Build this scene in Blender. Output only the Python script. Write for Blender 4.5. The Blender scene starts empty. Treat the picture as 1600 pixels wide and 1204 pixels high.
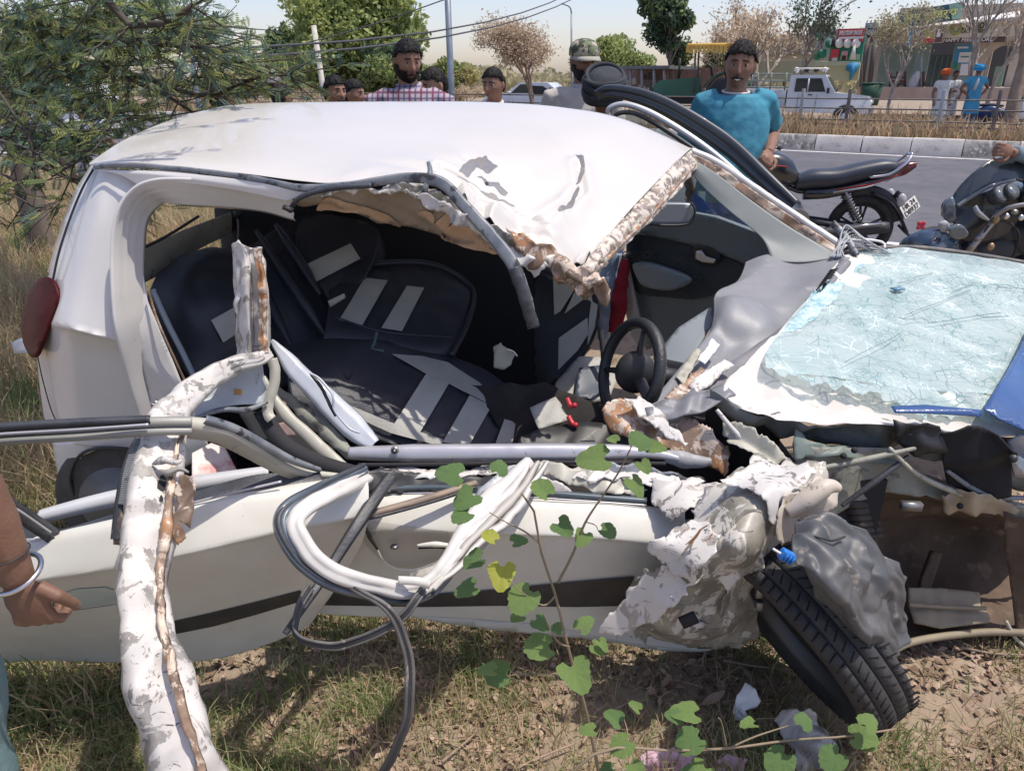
import bpy, bmesh, math, random
import numpy as np
from mathutils import Vector, Matrix, noise, geometry, Euler
random.seed(7); np.random.seed(7)
rad = math.radians
sc = bpy.context.scene
COL = sc.collection
# ---------------------------------------------------------------- camera, sky, sun, exposure
F = 1155.0; CX = 800.0; CY = 602.0; PITCH = rad(22.4); CAMZ = 1.75
cd = bpy.data.cameras.new('camera'); cam = bpy.data.objects.new('camera', cd); COL.objects.link(cam)
cam.location = (0, 0, CAMZ); cam.rotation_euler = (rad(90) - PITCH, 0, 0)
cd.sensor_width = 36.0; cd.sensor_fit = 'HORIZONTAL'; cd.lens = 36.0 * F / 1600.0
cd.clip_start = 0.05; cd.clip_end = 3000
sc.camera = cam
SUN_DIR = Vector((0.33, -0.06, 0.94)).normalized()
SUN_EL = math.asin(SUN_DIR.z); SUN_AZ = math.atan2(SUN_DIR.x, SUN_DIR.y)
w = bpy.data.worlds.new('World'); sc.world = w; w.use_nodes = True
nt = w.node_tree; nt.nodes.clear()
o_ = nt.nodes.new('ShaderNodeOutputWorld'); b_ = nt.nodes.new('ShaderNodeBackground')
s_ = nt.nodes.new('ShaderNodeTexSky'); s_.sky_type = 'NISHITA'; s_.sun_disc = False
s_.sun_elevation = SUN_EL; s_.sun_rotation = SUN_AZ
s_.air_density = 1.0; s_.dust_density = 1.6; s_.ozone_density = 1.0; s_.altitude = 200
tint = nt.nodes.new('ShaderNodeMix'); tint.data_type = 'RGBA'; tint.blend_type = 'MULTIPLY'
tint.inputs[0].default_value = 1.0; tint.inputs[7].default_value = (1.20, 1.07, 1.12, 1)
nt.links.new(s_.outputs[0], tint.inputs[6]); nt.links.new(tint.outputs[2], b_.inputs[0])
b_.inputs[1].default_value = 0.15
nt.links.new(b_.outputs[0], o_.inputs[0])
ld = bpy.data.lights.new('sun', 'SUN'); lo = bpy.data.objects.new('sun', ld); COL.objects.link(lo)
ld.energy = 4.0; ld.angle = rad(0.55); ld.color = (1.0, 0.93, 0.83)
lo.rotation_euler = SUN_DIR.to_track_quat('Z', 'Y').to_euler()
sc.view_settings.view_transform = 'Standard'; sc.view_settings.look = 'None'
sc.view_settings.exposure = 0.15; sc.view_settings.gamma = 1.0; sc.view_settings.use_curve_mapping = False
sc.cycles.max_bounces = 8; sc.cycles.transparent_max_bounces = 16; sc.cycles.diffuse_bounces = 4

# ---------------------------------------------------------------- picture pixel -> world point at a given distance
def ray(u, v):
    zu = (CY - v) / F
    return Vector(((u - CX) / F, math.cos(PITCH) + zu * math.sin(PITCH), -math.sin(PITCH) + zu * math.cos(PITCH)))
def P(u, v, Y):
    d = ray(u, v); t = Y / d.y
    return Vector((d.x * t, Y, CAMZ + d.z * t))
def PZ(u, v, z):
    d = ray(u, v); t = (z - CAMZ) / d.z
    return Vector((d.x * t, d.y * t, z))
def V(p):
    return p if isinstance(p, Vector) else P(*p)

# ---------------------------------------------------------------- materials
MATS = {}
def M(name, c1, c2=None, scale=6.0, rough=0.5, metal=0.0, bump=0.0, bscale=40.0, lo=0.35, hi=0.65,
      c3=None, scale3=30.0, lo3=0.6, hi3=0.66, stretch=(1, 1, 1), spec=0.5, coat=0.0, detail=6.0, alpha=1.0, sub=0.0, transl=0.0, rough2=None):
    if name in MATS: return MATS[name]
    m = bpy.data.materials.new(name); m.use_nodes = True; t = m.node_tree; N = t.nodes; L = t.links
    p = N['Principled BSDF']
    p.inputs['Roughness'].default_value = rough; p.inputs['Metallic'].default_value = metal
    p.inputs['Specular IOR Level'].default_value = spec; p.inputs['Coat Weight'].default_value = coat
    p.inputs['Base Color'].default_value = (*c1, 1); p.inputs['Alpha'].default_value = alpha
    tc = N.new('ShaderNodeTexCoord'); mp = N.new('ShaderNodeMapping'); mp.inputs['Scale'].default_value = stretch
    L.new(tc.outputs['Object'], mp.inputs[0])
    def nz(sc_, det=detail, r=0.6):
        n = N.new('ShaderNodeTexNoise'); n.inputs['Scale'].default_value = sc_; n.inputs['Detail'].default_value = det
        n.inputs['Roughness'].default_value = r; L.new(mp.outputs[0], n.inputs[0]); return n
    def ramp(src, a, b):
        r = N.new('ShaderNodeMapRange'); r.inputs[1].default_value = a; r.inputs[2].default_value = b
        L.new(src, r.inputs[0]); return r.outputs[0]
    out = None
    if c2 is not None:
        mx = N.new('ShaderNodeMix'); mx.data_type = 'RGBA'
        mx.inputs[6].default_value = (*c1, 1); mx.inputs[7].default_value = (*c2, 1)
        f = ramp(nz(scale).outputs[0], lo, hi); L.new(f, mx.inputs[0]); out = mx.outputs[2]
        if rough2 is not None:
            L.new(ramp(f, 0, 1), N.new('ShaderNodeMath').inputs[0])
    if c3 is not None:
        mx3 = N.new('ShaderNodeMix'); mx3.data_type = 'RGBA'; mx3.inputs[6].default_value = (*c1, 1)
        if out: L.new(out, mx3.inputs[6])
        mx3.inputs[7].default_value = (*c3, 1)
        L.new(ramp(nz(scale3).outputs[0], lo3, hi3), mx3.inputs[0]); out = mx3.outputs[2]
    if out: L.new(out, p.inputs['Base Color'])
    if bump:
        bn = N.new('ShaderNodeBump'); bn.inputs['Strength'].default_value = bump; bn.inputs['Distance'].default_value = 0.01
        L.new(nz(bscale, 5).outputs[0], bn.inputs['Height']); L.new(bn.outputs[0], p.inputs['Normal'])
    if transl:
        tr = N.new('ShaderNodeBsdfTranslucent'); ms = N.new('ShaderNodeMixShader'); ms.inputs[0].default_value = transl
        tr.inputs[0].default_value = (*[min(1, c * 1.6) for c in c1], 1)
        if out: L.new(out, tr.inputs[0])
        L.new(p.outputs[0], ms.inputs[1]); L.new(tr.outputs[0], ms.inputs[2])
        L.new(ms.outputs[0], N['Material Output'].inputs[0])
    m.diffuse_color = (*c1, 1)
    MATS[name] = m; return m

# ---------------------------------------------------------------- objects
def tag(o, label=None, cat=None, group=None, kind=None):
    if label: o['label'] = label
    if cat: o['category'] = cat
    if group: o['group'] = group
    if kind: o['kind'] = kind
    return o
def thing(name, label, cat, loc=(0, 0, 0), rz=0.0, group=None, parent=None):
    o = bpy.data.objects.new(name, None); COL.objects.link(o); o.empty_display_size = 0.1
    o.location = loc; o.rotation_euler = (0, 0, rz)
    return tag(o, label, cat, group)
def wparent(o, par):
    """parent a world-coordinate mesh to a thing without moving it"""
    o.parent = par
    if par is not None:
        mw = Matrix.Translation(par.location) @ par.rotation_euler.to_matrix().to_4x4() if par.type == 'EMPTY' else Matrix.Identity(4)
        o.matrix_parent_inverse = mw.inverted()
def link_mesh(name, me, mats, parent=None, world=True, smooth=True):
    o = bpy.data.objects.new(name, me); COL.objects.link(o)
    for m in (mats if isinstance(mats, (list, tuple)) else [mats]): me.materials.append(m)
    if smooth and len(me.polygons): me.polygons.foreach_set('use_smooth', [True] * len(me.polygons))
    if parent is not None:
        if world: wparent(o, parent)
        else: o.parent = parent
    return o
def solid(o, th, offset=0.0):
    s = o.modifiers.new('thickness', 'SOLIDIFY'); s.thickness = th; s.offset = offset; return o

class MB:
    """collects shapes, builds ONE mesh object"""
    def __init__(self): self.v = []; self.f = []; self.mi = []; self.cur = 0
    def add(self, vs, fs):
        b = len(self.v); self.v.extend([Vector(p) for p in vs]); self.f.extend([tuple(i + b for i in q) for q in fs]); self.mi.extend([self.cur] * len(fs)); return self
    def box(self, c, s, rot=None):
        c = Vector(c); hx, hy, hz = s[0] / 2, s[1] / 2, s[2] / 2
        R = rot.to_matrix() if rot is not None and isinstance(rot, Euler) else (rot if rot is not None else Matrix.Identity(3))
        vs = [c + R @ Vector((x * hx, y * hy, z * hz)) for x in (-1, 1) for y in (-1, 1) for z in (-1, 1)]
        return self.add(vs, [(0, 1, 3, 2), (4, 6, 7, 5), (0, 4, 5, 1), (2, 3, 7, 6), (0, 2, 6, 4), (1, 5, 7, 3)])
    def bar(self, a, b, wd, th):
        a = Vector(a); b = Vector(b); d = (b - a); l = d.length
        q = d.to_track_quat('Z', 'Y').to_matrix()
        return self.box((a + b) / 2, (wd, th, l), q)
    def tube(self, pts, r, n=8, closed=False, caps=True, flat=1.0, up=None):
        pts = [Vector(p) for p in pts]; k = len(pts)
        rs = r if isinstance(r, (list, tuple)) else [r] * k
        vs = []; prev = Vector(up) if up is not None else None
        for i, p in enumerate(pts):
            t = (pts[(i + 1) % k] - pts[i - 1]) if closed else (pts[min(i + 1, k - 1)] - pts[max(i - 1, 0)])
            if t.length < 1e-9: t = Vector((0, 0, 1))
            t.normalize()
            if prev is None: prev = Vector((0, 0, 1)) if abs(t.z) < 0.9 else Vector((1, 0, 0))
            a = prev - t * prev.dot(t)
            if a.length < 1e-6: a = t.orthogonal()
            a.normalize()
            if up is None: prev = a
            b = t.cross(a)
            for j in range(n):
                an = 2 * math.pi * j / n
                vs.append(p + (a * math.cos(an) * flat + b * math.sin(an)) * rs[i])
        fs = []
        for i in range(k if closed else k - 1):
            for j in range(n):
                i2 = (i + 1) % k; j2 = (j + 1) % n
                fs.append((i * n + j, i * n + j2, i2 * n + j2, i2 * n + j))
        if caps and not closed:
            fs.append(tuple(range(n - 1, -1, -1))); fs.append(tuple((k - 1) * n + j for j in range(n)))
        return self.add(vs, fs)
    def ell(self, c, r, nu=14, nv=10, rot=None):
        c = Vector(c); vs = []; fs = []
        R = rot if rot is not None else Matrix.Identity(3)
        for i in range(nv + 1):
            ph = math.pi * i / nv
            for j in range(nu):
                th = 2 * math.pi * j / nu
                vs.append(c + R @ Vector((r[0] * math.sin(ph) * math.cos(th), r[1] * math.sin(ph) * math.sin(th), r[2] * math.cos(ph))))
        for i in range(nv):
            for j in range(nu):
                fs.append((i * nu + j, (i + 1) * nu + j, (i + 1) * nu + (j + 1) % nu, i * nu + (j + 1) % nu))
        return self.add(vs, fs)
    def rings(self, rings, caps=True):
        n = len(rings[0]); vs = [p for r in rings for p in r]; fs = []
        for i in range(len(rings) - 1):
            for j in range(n): fs.append((i * n + j, i * n + (j + 1) % n, (i + 1) * n + (j + 1) % n, (i + 1) * n + j))
        if caps: fs.append(tuple(range(n - 1, -1, -1))); fs.append(tuple((len(rings) - 1) * n + j for j in range(n)))
        return self.add(vs, fs)
    def prism(self, poly, th, M4=None):
        """2D polygon (x,z) extruded along y by th, then M4"""
        n = len(poly); M4 = M4 or Matrix.Identity(4)
        vs = [M4 @ Vector((x, -th / 2, z)) for x, z in poly] + [M4 @ Vector((x, th / 2, z)) for x, z in poly]
        fs = [tuple(range(n)), tuple(range(2 * n - 1, n - 1, -1))] + [(i, i + n, (i + 1) % n + n, (i + 1) % n) for i in range(n)]
        return self.add(vs, fs)
    def build(self, name, mats, parent=None, world=False, smooth=True, bevel=0.0, auto=None):
        me = bpy.data.meshes.new(name); me.from_pydata([tuple(p) for p in self.v], [], self.f)
        me.polygons.foreach_set('material_index', self.mi)
        me.update()
        o = link_mesh(name, me, mats, parent, world, smooth and auto is None)
        if auto is not None:
            me.polygons.foreach_set('use_smooth', [True] * len(me.polygons))
            me.set_sharp_from_angle(angle=rad(auto))
        if bevel:
            b = o.modifiers.new('bevel', 'BEVEL'); b.width = bevel; b.segments = 2; b.limit_method = 'ANGLE'
        return o

def cr(pts, n, closed=False):
    """Catmull-Rom resample of points to n samples"""
    pts = [Vector(p) for p in pts]; k = len(pts)
    if k == 2: return [pts[0].lerp(pts[1], i / (n - 1)) for i in range(n)]
    out = []
    segs = k if closed else k - 1
    # spacing by chord length
    if closed: ch = [(pts[(i + 1) % k] - pts[i]).length for i in range(k)]
    else: ch = [(pts[i + 1] - pts[i]).length for i in range(k - 1)]
    tot = sum(ch) or 1; cum = [0]
    for c in ch: cum.append(cum[-1] + c)
    m = n if closed else n - 1
    for i in range(n):
        s = tot * i / m; j = 0
        while j < segs - 1 and cum[j + 1] < s: j += 1
        t = (s - cum[j]) / (ch[j] or 1); t = min(max(t, 0), 1)
        g = (lambda q: pts[q % k]) if closed else (lambda q: pts[min(max(q, 0), k - 1)])
        p0, p1, p2, p3 = g(j - 1), g(j), g(j + 1), g(j + 2)
        out.append(0.5 * ((2 * p1) + (p2 - p0) * t + (2 * p0 - 5 * p1 + 4 * p2 - p3) * t * t + (3 * p1 - p0 - 3 * p2 + p3) * t ** 3))
    return out

_cd = {}
def _tri(x):
    x = x - math.floor(x); return 4 * abs(x - 0.5) - 1
def crump(p, scale, seed):
    """folded sheet metal: flat facets meeting in straight sharp creases, plus a little softness"""
    if seed not in _cd:
        r = random.Random(seed * 17 + 3)
        _cd[seed] = [Vector((r.gauss(0, 1), r.gauss(0, 1), r.gauss(0, 1))).normalized() for _ in range(4)]
    d = _cd[seed]; q = p * scale * 0.55 + Vector((seed * 3.7, seed * 1.3, seed * 7.1))
    w = noise.noise(q * 0.9); w2 = noise.noise(q * 1.7 + Vector((9, 2, 4)))
    a = _tri(q.dot(d[0]) * 0.8 + w * 1.1); b = _tri(q.dot(d[1]) * 1.35 + w2 * 0.9 + .3); c = _tri(q.dot(d[2]) * 2.4 + w * 1.4 + .7)
    m = 0.5 + 0.5 * noise.noise(q * 0.8 + Vector((3, 8, 1)))
    return 0.46 * a + 0.34 * b * m + 0.18 * c * (1 - m) + 0.12 * w2
def loft(name, rows, mat, parent=None, nu=40, nv=20, amp=0.0, scale=6.0, seed=1, thick=0.0, fn=None, world=True, offset=0.0, sm=True):
    R = [cr([V(p) for p in r], nu) for r in rows]
    G = []
    cols = [cr([R[i][j] for i in range(len(R))], nv) for j in range(nu)]
    vs = [[cols[j][i] for j in range(nu)] for i in range(nv)]
    if amp or fn:
        nn = [[None] * nu for _ in range(nv)]
        for i in range(nv):
            for j in range(nu):
                a = vs[i][min(j + 1, nu - 1)] - vs[i][max(j - 1, 0)]; b = vs[min(i + 1, nv - 1)][j] - vs[max(i - 1, 0)][j]
                n = a.cross(b); nn[i][j] = n.normalized() if n.length > 1e-12 else Vector((0, 0, 1))
        nw = [[None] * nu for _ in range(nv)]
        for i in range(nv):
            for j in range(nu):
                p = vs[i][j]; d = 0.0
                if amp: d += amp * crump(p, scale, seed)
                q = p + nn[i][j] * d
                if fn: q = fn(q, j / (nu - 1), i / (nv - 1), nn[i][j])
                nw[i][j] = q
        vs = nw
    me = bpy.data.meshes.new(name)
    flat = [tuple(p) for r in vs for p in r]
    fs = [(i * nu + j, i * nu + j + 1, (i + 1) * nu + j + 1, (i + 1) * nu + j) for i in range(nv - 1) for j in range(nu - 1)]
    me.from_pydata(flat, [], fs); me.update()
    o = link_mesh(name, me, mat, parent, world, sm)
    if thick: solid(o, thick, offset)
    return o

from mathutils.bvhtree import BVHTree
_bv = {}
def bvh_of(o):
    if o.name not in _bv:
        me = o.data; _bv[o.name] = BVHTree.FromPolygons([v.co.copy() for v in me.vertices], [tuple(p.vertices) for p in me.polygons])
    return _bv[o.name]
def patch(name, outline, mat, parent=None, inner=(), step=7, amp=0.0, scale=8.0, seed=1, thick=0.002, jag=0.0, curve=False, world=True, sm=True, fn=None, on=None, off=.004):
    """free-form sheet: outline of (u, v, Y) points, depth carried smoothly inside, crumpled in 3D"""
    pts = [tuple(p) for p in outline]
    n = len(pts)
    if curve:
        pts = [tuple(p) for p in cr([Vector(p) for p in pts], n * 6, closed=True)]
    # densify
    dense = []
    for i in range(len(pts)):
        a = Vector(pts[i]); b = Vector(pts[(i + 1) % len(pts)])
        L2 = (a - b).xy.length; m = max(1, int(L2 / step))
        for k in range(m):
            q = a.lerp(b, k / m)
            if jag:
                ox, oy = q.x, q.y; q.x += jag * (2.4 * noise.noise(Vector((ox * .045, oy * .045, seed))) + .9 * _tri(ox * .035 + oy * .021 + seed) * noise.noise(Vector((ox * .2, oy * .2, seed)))); q.y += jag * (2.4 * noise.noise(Vector((ox * .05, oy * .05, seed + 9))) + 1.2 * noise.noise(Vector((ox * .17, oy * .17, seed + 4))))
            dense.append(q)
    ctrl = [Vector(p) for p in pts] + [Vector(p) for p in inner]
    poly = np.array([(p.x, p.y) for p in dense]); m = len(poly)
    x0, y0 = poly.min(0); x1, y1 = poly.max(0)
    gx, gy = np.meshgrid(np.arange(x0 + step * .5, x1, step), np.arange(y0 + step * .5, y1, step))
    gx = gx.copy(); gx[::2] += step * 0.5
    gx = gx.ravel(); gy = gy.ravel()
    ins = np.zeros(len(gx), bool); dmin = np.full(len(gx), 1e9)
    xj, yj = poly[-1]
    for xi, yi in poly:
        c = ((yi > gy) != (yj > gy))
        with np.errstate(divide='ignore', invalid='ignore'):
            cx = (xj - xi) * (gy - yi) / ((yj - yi) if yj != yi else 1e-9) + xi
        ins ^= c & (gx < cx); dmin = np.minimum(dmin, (gx - xi) ** 2 + (gy - yi) ** 2); xj, yj = xi, yi
    ok = ins & (dmin > (step * 0.5) ** 2)
    pin = [Vector((a, b)) for a, b in zip(gx[ok], gy[ok])]
    verts2 = [Vector((p.x, p.y)) for p in dense] + pin
    ed = [(i, (i + 1) % m) for i in range(m)]
    vo, eo, fo, *_ = geometry.delaunay_2d_cdt(verts2, ed, [], 1, 1e-5)
    A = np.array([(c.x, c.y) for c in ctrl]); Yc = np.array([c.z for c in ctrl])
    # thin-plate depth through the control points
    k = len(A); D = A[:, None, :] - A[None, :, :]; r2 = (D ** 2).sum(2) / 1e4
    K = np.where(r2 > 1e-12, r2 * np.log(r2 + 1e-12) * .5, 0) + np.eye(k) * 2e-3
    Pm = np.concatenate([np.ones((k, 1)), A / 100], 1); Z = np.zeros((k + 3, k + 3)); Z[:k, :k] = K; Z[:k, k:] = Pm; Z[k:, :k] = Pm.T
    Z[k:, k:] += np.eye(3) * -1e-9
    sol = np.linalg.lstsq(Z, np.concatenate([Yc, np.zeros(3)]), rcond=None)[0]
    Q = np.array([(q.x, q.y) for q in vo]); d2 = ((Q[:, None, :] - A[None, :, :]) ** 2).sum(2) / 1e4
    Kq = np.where(d2 > 1e-12, d2 * np.log(d2 + 1e-12) * .5, 0)
    Yq = np.clip(Kq @ sol[:k] + sol[k] + (Q / 100) @ sol[k + 1:], Yc.min() - .12, Yc.max() + .12)
    if on is not None:
        bv = bvh_of(on); last = None; hits = []
        for q in vo:
            dd = ray(q.x, q.y); dn = dd.normalized(); h = bv.ray_cast(Vector((0, 0, CAMZ)), dn)
            hits.append(h[0] - dn * off if h[0] is not None else None)
        ok_ = [h.y for h in hits if h is not None] or [float(Yc.mean())]
        med = sorted(ok_)[len(ok_) // 2]
        vs = [h if h is not None else P(q.x, q.y, min(ok_, key=lambda t: abs(t - med))) for h, q in zip(hits, vo)]
    else:
        vs = [P(q.x, q.y, float(y)) for q, y in zip(vo, Yq)]
    # mean normal
    nrm = Vector((0, 0, 0))
    for f in fo:
        a = (vs[f[1]] - vs[f[0]]).cross(vs[f[2]] - vs[f[0]]); nrm += a
    nrm = nrm.normalized() if nrm.length > 1e-9 else Vector((0, -1, 0))
    if nrm.y > 0.3: nrm = -nrm
    if amp:
        vs = [p + nrm * amp * crump(p, scale, seed) for p in vs]
    if fn: vs = [fn(p) for p in vs]
    me = bpy.data.meshes.new(name); me.from_pydata([tuple(p) for p in vs], [], [tuple(f) for f in fo]); me.update()
    o = link_mesh(name, me, mat, parent, world, sm)
    if thick: solid(o, thick, 0)
    return o

def ribbon(name, pts, wpx, mat, parent=None, n=60, prof=None, side=None, amp=0.0, scale=20, seed=1, world=True, thick=0.0, width=None):
    """a strip following 3D points; prof = list of (across -1..1, out m); width in metres (list or number)"""
    C = cr([V(p) for p in pts], n)
    wl = width if isinstance(width, (list, tuple)) else [width, width]
    prof = prof or [(-1, 0), (1, 0)]
    vs = []
    camp = Vector((0, 0, CAMZ))
    for i, p in enumerate(C):
        t = (C[min(i + 1, n - 1)] - C[max(i - 1, 0)]).normalized()
        toc = (camp - p).normalized() if side is None else Vector(side)
        s = t.cross(toc).normalized(); o_ = s.cross(t).normalized()
        f = i / (n - 1) * (len(wl) - 1); k = min(int(f), len(wl) - 2); wv = wl[k] + (wl[k + 1] - wl[k]) * (f - k)
        for (a, h) in prof:
            q = p + s * a * wv * 0.5 + o_ * h
            if amp: q += o_ * amp * crump(q, scale, seed) + s * amp * 0.6 * crump(q, scale, seed + 3)
            vs.append(q)
    m = len(prof)
    fs = [(i * m + j, i * m + j + 1, (i + 1) * m + j + 1, (i + 1) * m + j) for i in range(n - 1) for j in range(m - 1)]
    me = bpy.data.meshes.new(name); me.from_pydata([tuple(p) for p in vs], [], fs); me.update()
    o = link_mesh(name, me, mat, parent, world)
    if thick: solid(o, thick, 0)
    return o

def rtube(name, pts, r, mat, parent=None, n=40, sides=8, closed=False, flat=1.0, world=True):
    C = cr([V(p) for p in pts], n, closed)
    rr = r
    if isinstance(r, (list, tuple)):
        rr = []
        for i in range(n):
            f = i / (n - 1) * (len(r) - 1); k = min(int(f), len(r) - 2); rr.append(r[k] + (r[k + 1] - r[k]) * (f - k))
    mb = MB(); mb.tube(C, rr, sides, closed=closed, flat=flat)
    return mb.build(name, mat, parent, world)

def cards(name, centers, size, mats, parent=None, world=True, aspect=0.5, up=0.0, mi=None, nrm=None, fold=False):
    """many small leaf-sized faces as one mesh (numpy)"""
    n = len(centers); c = np.asarray(centers, float)
    a = np.random.normal(size=(n, 3)); a[:, 2] += up; a /= np.linalg.norm(a, axis=1)[:, None]
    b = np.random.normal(size=(n, 3)); b -= (a * b).sum(1)[:, None] * a; b /= np.linalg.norm(b, axis=1)[:, None]
    s = (np.asarray(size) * np.random.uniform(0.6, 1.3, n))[:, None]
    p0 = c - a * s * 0.5; p2 = c + a * s * 0.5; p1 = c + b * s * 0.5 * aspect - a * s * 0.1; p3 = c - b * s * 0.5 * aspect - a * s * 0.1
    v = np.stack([p0, p1, p2, p3], 1).reshape(-1, 3)
    return npmesh(name, v, np.arange(n * 4).reshape(-1, 4), mats, parent, world, mi)
def npmesh(name, v, f, mats, parent=None, world=True, mi=None, smooth=False):
    me = bpy.data.meshes.new(name); k = f.shape[1]
    me.vertices.add(len(v)); me.vertices.foreach_set('co', v.astype(np.float32).ravel())
    me.loops.add(f.size); me.loops.foreach_set('vertex_index', f.astype(np.int32).ravel())
    me.polygons.add(len(f)); me.polygons.foreach_set('loop_start', np.arange(0, f.size, k, dtype=np.int32))
    try: me.polygons.foreach_set('loop_total', np.full(len(f), k, dtype=np.int32))
    except Exception: pass
    o = bpy.data.objects.new(name, me); COL.objects.link(o)
    for m in (mats if isinstance(mats, (list, tuple)) else [mats]): me.materials.append(m)
    if mi is not None: me.polygons.foreach_set('material_index', np.asarray(mi, dtype=np.int32))
    me.update(calc_edges=True); me.validate()
    if parent is not None:
        if world: wparent(o, parent)
        else: o.parent = parent
    return o
def copy_tree(o, parent=None):
    c = o.copy(); COL.objects.link(c); c.parent = parent
    if parent is not None: c.matrix_parent_inverse = o.matrix_parent_inverse.copy()
    for ch in list(o.children): copy_tree(ch, c)
    return c
def text(name, body, size, mat, parent, M4, ext=0.003, align='CENTER', sx=1.0, bold=0.0):
    cu = bpy.data.curves.new(name, 'FONT'); cu.body = body; cu.size = size; cu.extrude = ext; cu.align_x = align; cu.align_y = 'CENTER'; cu.offset = bold
    t = bpy.data.objects.new(name + '_tmp', cu); COL.objects.link(t)
    dg = bpy.context.evaluated_depsgraph_get(); dg.update()
    me = bpy.data.meshes.new_from_object(t.evaluated_get(dg)); bpy.data.objects.remove(t, do_unlink=True)
    me.name = name
    S = Matrix.Diagonal((sx, 1, 1, 1)); me.transform(M4 @ Matrix.Rotation(rad(90), 4, 'X') @ S)
    me.materials.clear()
    o = bpy.data.objects.new(name, me); COL.objects.link(o); me.materials.append(mat); o.parent = parent
    return o
# ================================================================ SETTING
E = Vector((0.836, -0.549, 0)).normalized(); NV = Vector((0.549, 0.836, 0)).normalized()
def SW(s, a, z=0.0): return NV * s + E * a + Vector((0, 0, z))
def PS(u, v, s):
    d = ray(u, v); t = s / (d.x * NV.x + d.y * NV.y)
    return Vector((d.x * t, d.y * t, CAMZ + d.z * t))
def gz(x, y):
    s = x * NV.x + y * NV.y; a = x * E.x + y * E.y
    def st(t): t = min(max(t, 0), 1); return t * t * (3 - 2 * t)
    z = 0.25 * st((s - 3.2) / 1.2)
    if s > 29: z += 1.15 * st((s - 30) / 7.5) * st((a - 0) / 4)
    z += 0.02 * noise.noise(Vector((x * 1.7, y * 1.7, 0))) * (1 if s < 6.2 else 0)
    return z
soil = M('soil', (0.23, 0.175, 0.125), (0.33, 0.26, 0.19), scale=3, rough=0.95, bump=0.5, bscale=45, c3=(0.13, 0.09, 0.06), scale3=14, lo3=0.55, hi3=0.75)
def ground():
    xs = [-400, -200, -100, -60, -40, -28, -20] + [x * 0.5 for x in range(-30, -8)] + [x * 0.12 for x in range(-33, 34)] + [x * 0.5 for x in range(9, 60)] + [35, 45, 70, 120, 250, 500]
    ys = [-20, -10, -5, -2, 0] + [0.4 + y * 0.12 for y in range(0, 60)] + [8 + y * 0.8 for y in range(0, 50)] + [55, 70, 100, 160, 300, 600, 1200]
    mb = MB(); vs = []; 
    for y in ys:
        for x in xs:
            s = x * NV.x + y * NV.y
            z = gz(x, y)
            if 6.7 < s < 29.4: z = 0.22 if (s > 7.2 and s < 28.8) else z
            vs.append((x, y, z))
    n = len(xs)
    mb.add(vs, [(j * n + i, j * n + i + 1, (j + 1) * n + i + 1, (j + 1) * n + i) for j in range(len(ys) - 1) for i in range(n - 1)])
    return tag(mb.build('ground', soil, world=True), kind='structure')
ground()
asph = M('asphalt', (0.082, 0.083, 0.095), (0.115, 0.115, 0.125), scale=0.8, rough=0.8, bump=0.3, bscale=120, c3=(0.065, 0.065, 0.075), scale3=5, lo3=0.5, hi3=0.7)
def strip(name, s0, s1, z, m, a0=-300, a1=200, n=60, kind='structure', th=0.0):
    mb = MB(); vs = []
    for i in range(n + 1):
        a = a0 + (a1 - a0) * i / n; vs += [SW(s0, a, z), SW(s1, a, z)]
    mb.add(vs, [(2 * i, 2 * i + 2, 2 * i + 3, 2 * i + 1) for i in range(n)])
    o = mb.build(name, m, world=True)
    if th: solid(o, th, -1)
    return tag(o, kind=kind) if kind else o
rd = strip('road', 6.9, 19.02, 0.256, asph)
paint = M('road_paint', (0.72, 0.72, 0.70), (0.5, 0.5, 0.5), scale=9, rough=0.7)
o = strip('lane_marking', 18.30, 18.47, 0.262, paint, kind='structure')
k = 0
for a in range(-60, 20):
    a0 = a * 9.0 - 5.3
    mb = MB(); mb.add([SW(12.78, a0, .262), SW(12.78, a0 + 3.4, .262), SW(12.90, a0 + 3.4, .262), SW(12.90, a0, .262)], [(0, 1, 2, 3)])
    if -250 < a0 < 60: tag(mb.build('lane_marking', paint, world=True), kind='structure')
strip('lane_marking', 8.1, 8.24, 0.262, paint)
strip('far_road', 23.6, 28.6, 0.256, asph)
msoil = M('median_soil', (0.25, 0.19, 0.13), (0.36, 0.28, 0.19), scale=5, rough=0.95, bump=0.6)
strip('median', 19.3, 23.3, 0.5, msoil, th=0.3)
# kerb blocks, black and white, weathered
kw = M('kerb_white', (0.58, 0.55, 0.52), (0.45, 0.42, 0.39), scale=4, rough=0.9, bump=0.5, bscale=30, c3=(0.14, 0.13, 0.12), scale3=3.5, lo3=0.60, hi3=0.70)
kb = M('kerb_black', (0.42, 0.40, 0.37), (0.14, 0.13, 0.12), scale=4.5, rough=0.9, bump=0.5, bscale=30, c3=(0.5, 0.47, 0.44), scale3=5, lo3=0.56, hi3=0.6)
kerb = thing('median_kerb', 'weathered concrete kerb painted in black and white blocks along the median', 'kerb', tuple(SW(19.1, 0, 0.25)))
def kerb_mesh(l):
    mb = MB(); pr = [(-0.16, 0), (-0.09, 0.30), (-0.06, 0.335), (0.14, 0.335), (0.14, 0)]
    R = []
    for a in (0, l):
        R.append([Vector((0, 0, 0)) + NV * x + E * a + Vector((0, 0, z)) for x, z in pr])
    mb.rings(R); o = mb.build('kerb_block', kw, kerb, auto=30); return o
k0 = kerb_mesh(0.98); kme = [k0.data, k0.data.copy()]; kme[1].materials.clear(); kme[1].materials.append(kb)
for i in range(-34, 40):
    o = k0 if i == -34 else k0.copy()
    if i != -34: COL.objects.link(o); o.parent = kerb
    o.data = kme[(i // 1) % 2 if (i % 5) else 0]
    o.location = E * (i * 1.0 + 2 + random.uniform(-.004, .004)) + Vector((0, 0, random.uniform(-.006, .006))) + NV * random.uniform(-.006, .006)
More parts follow.
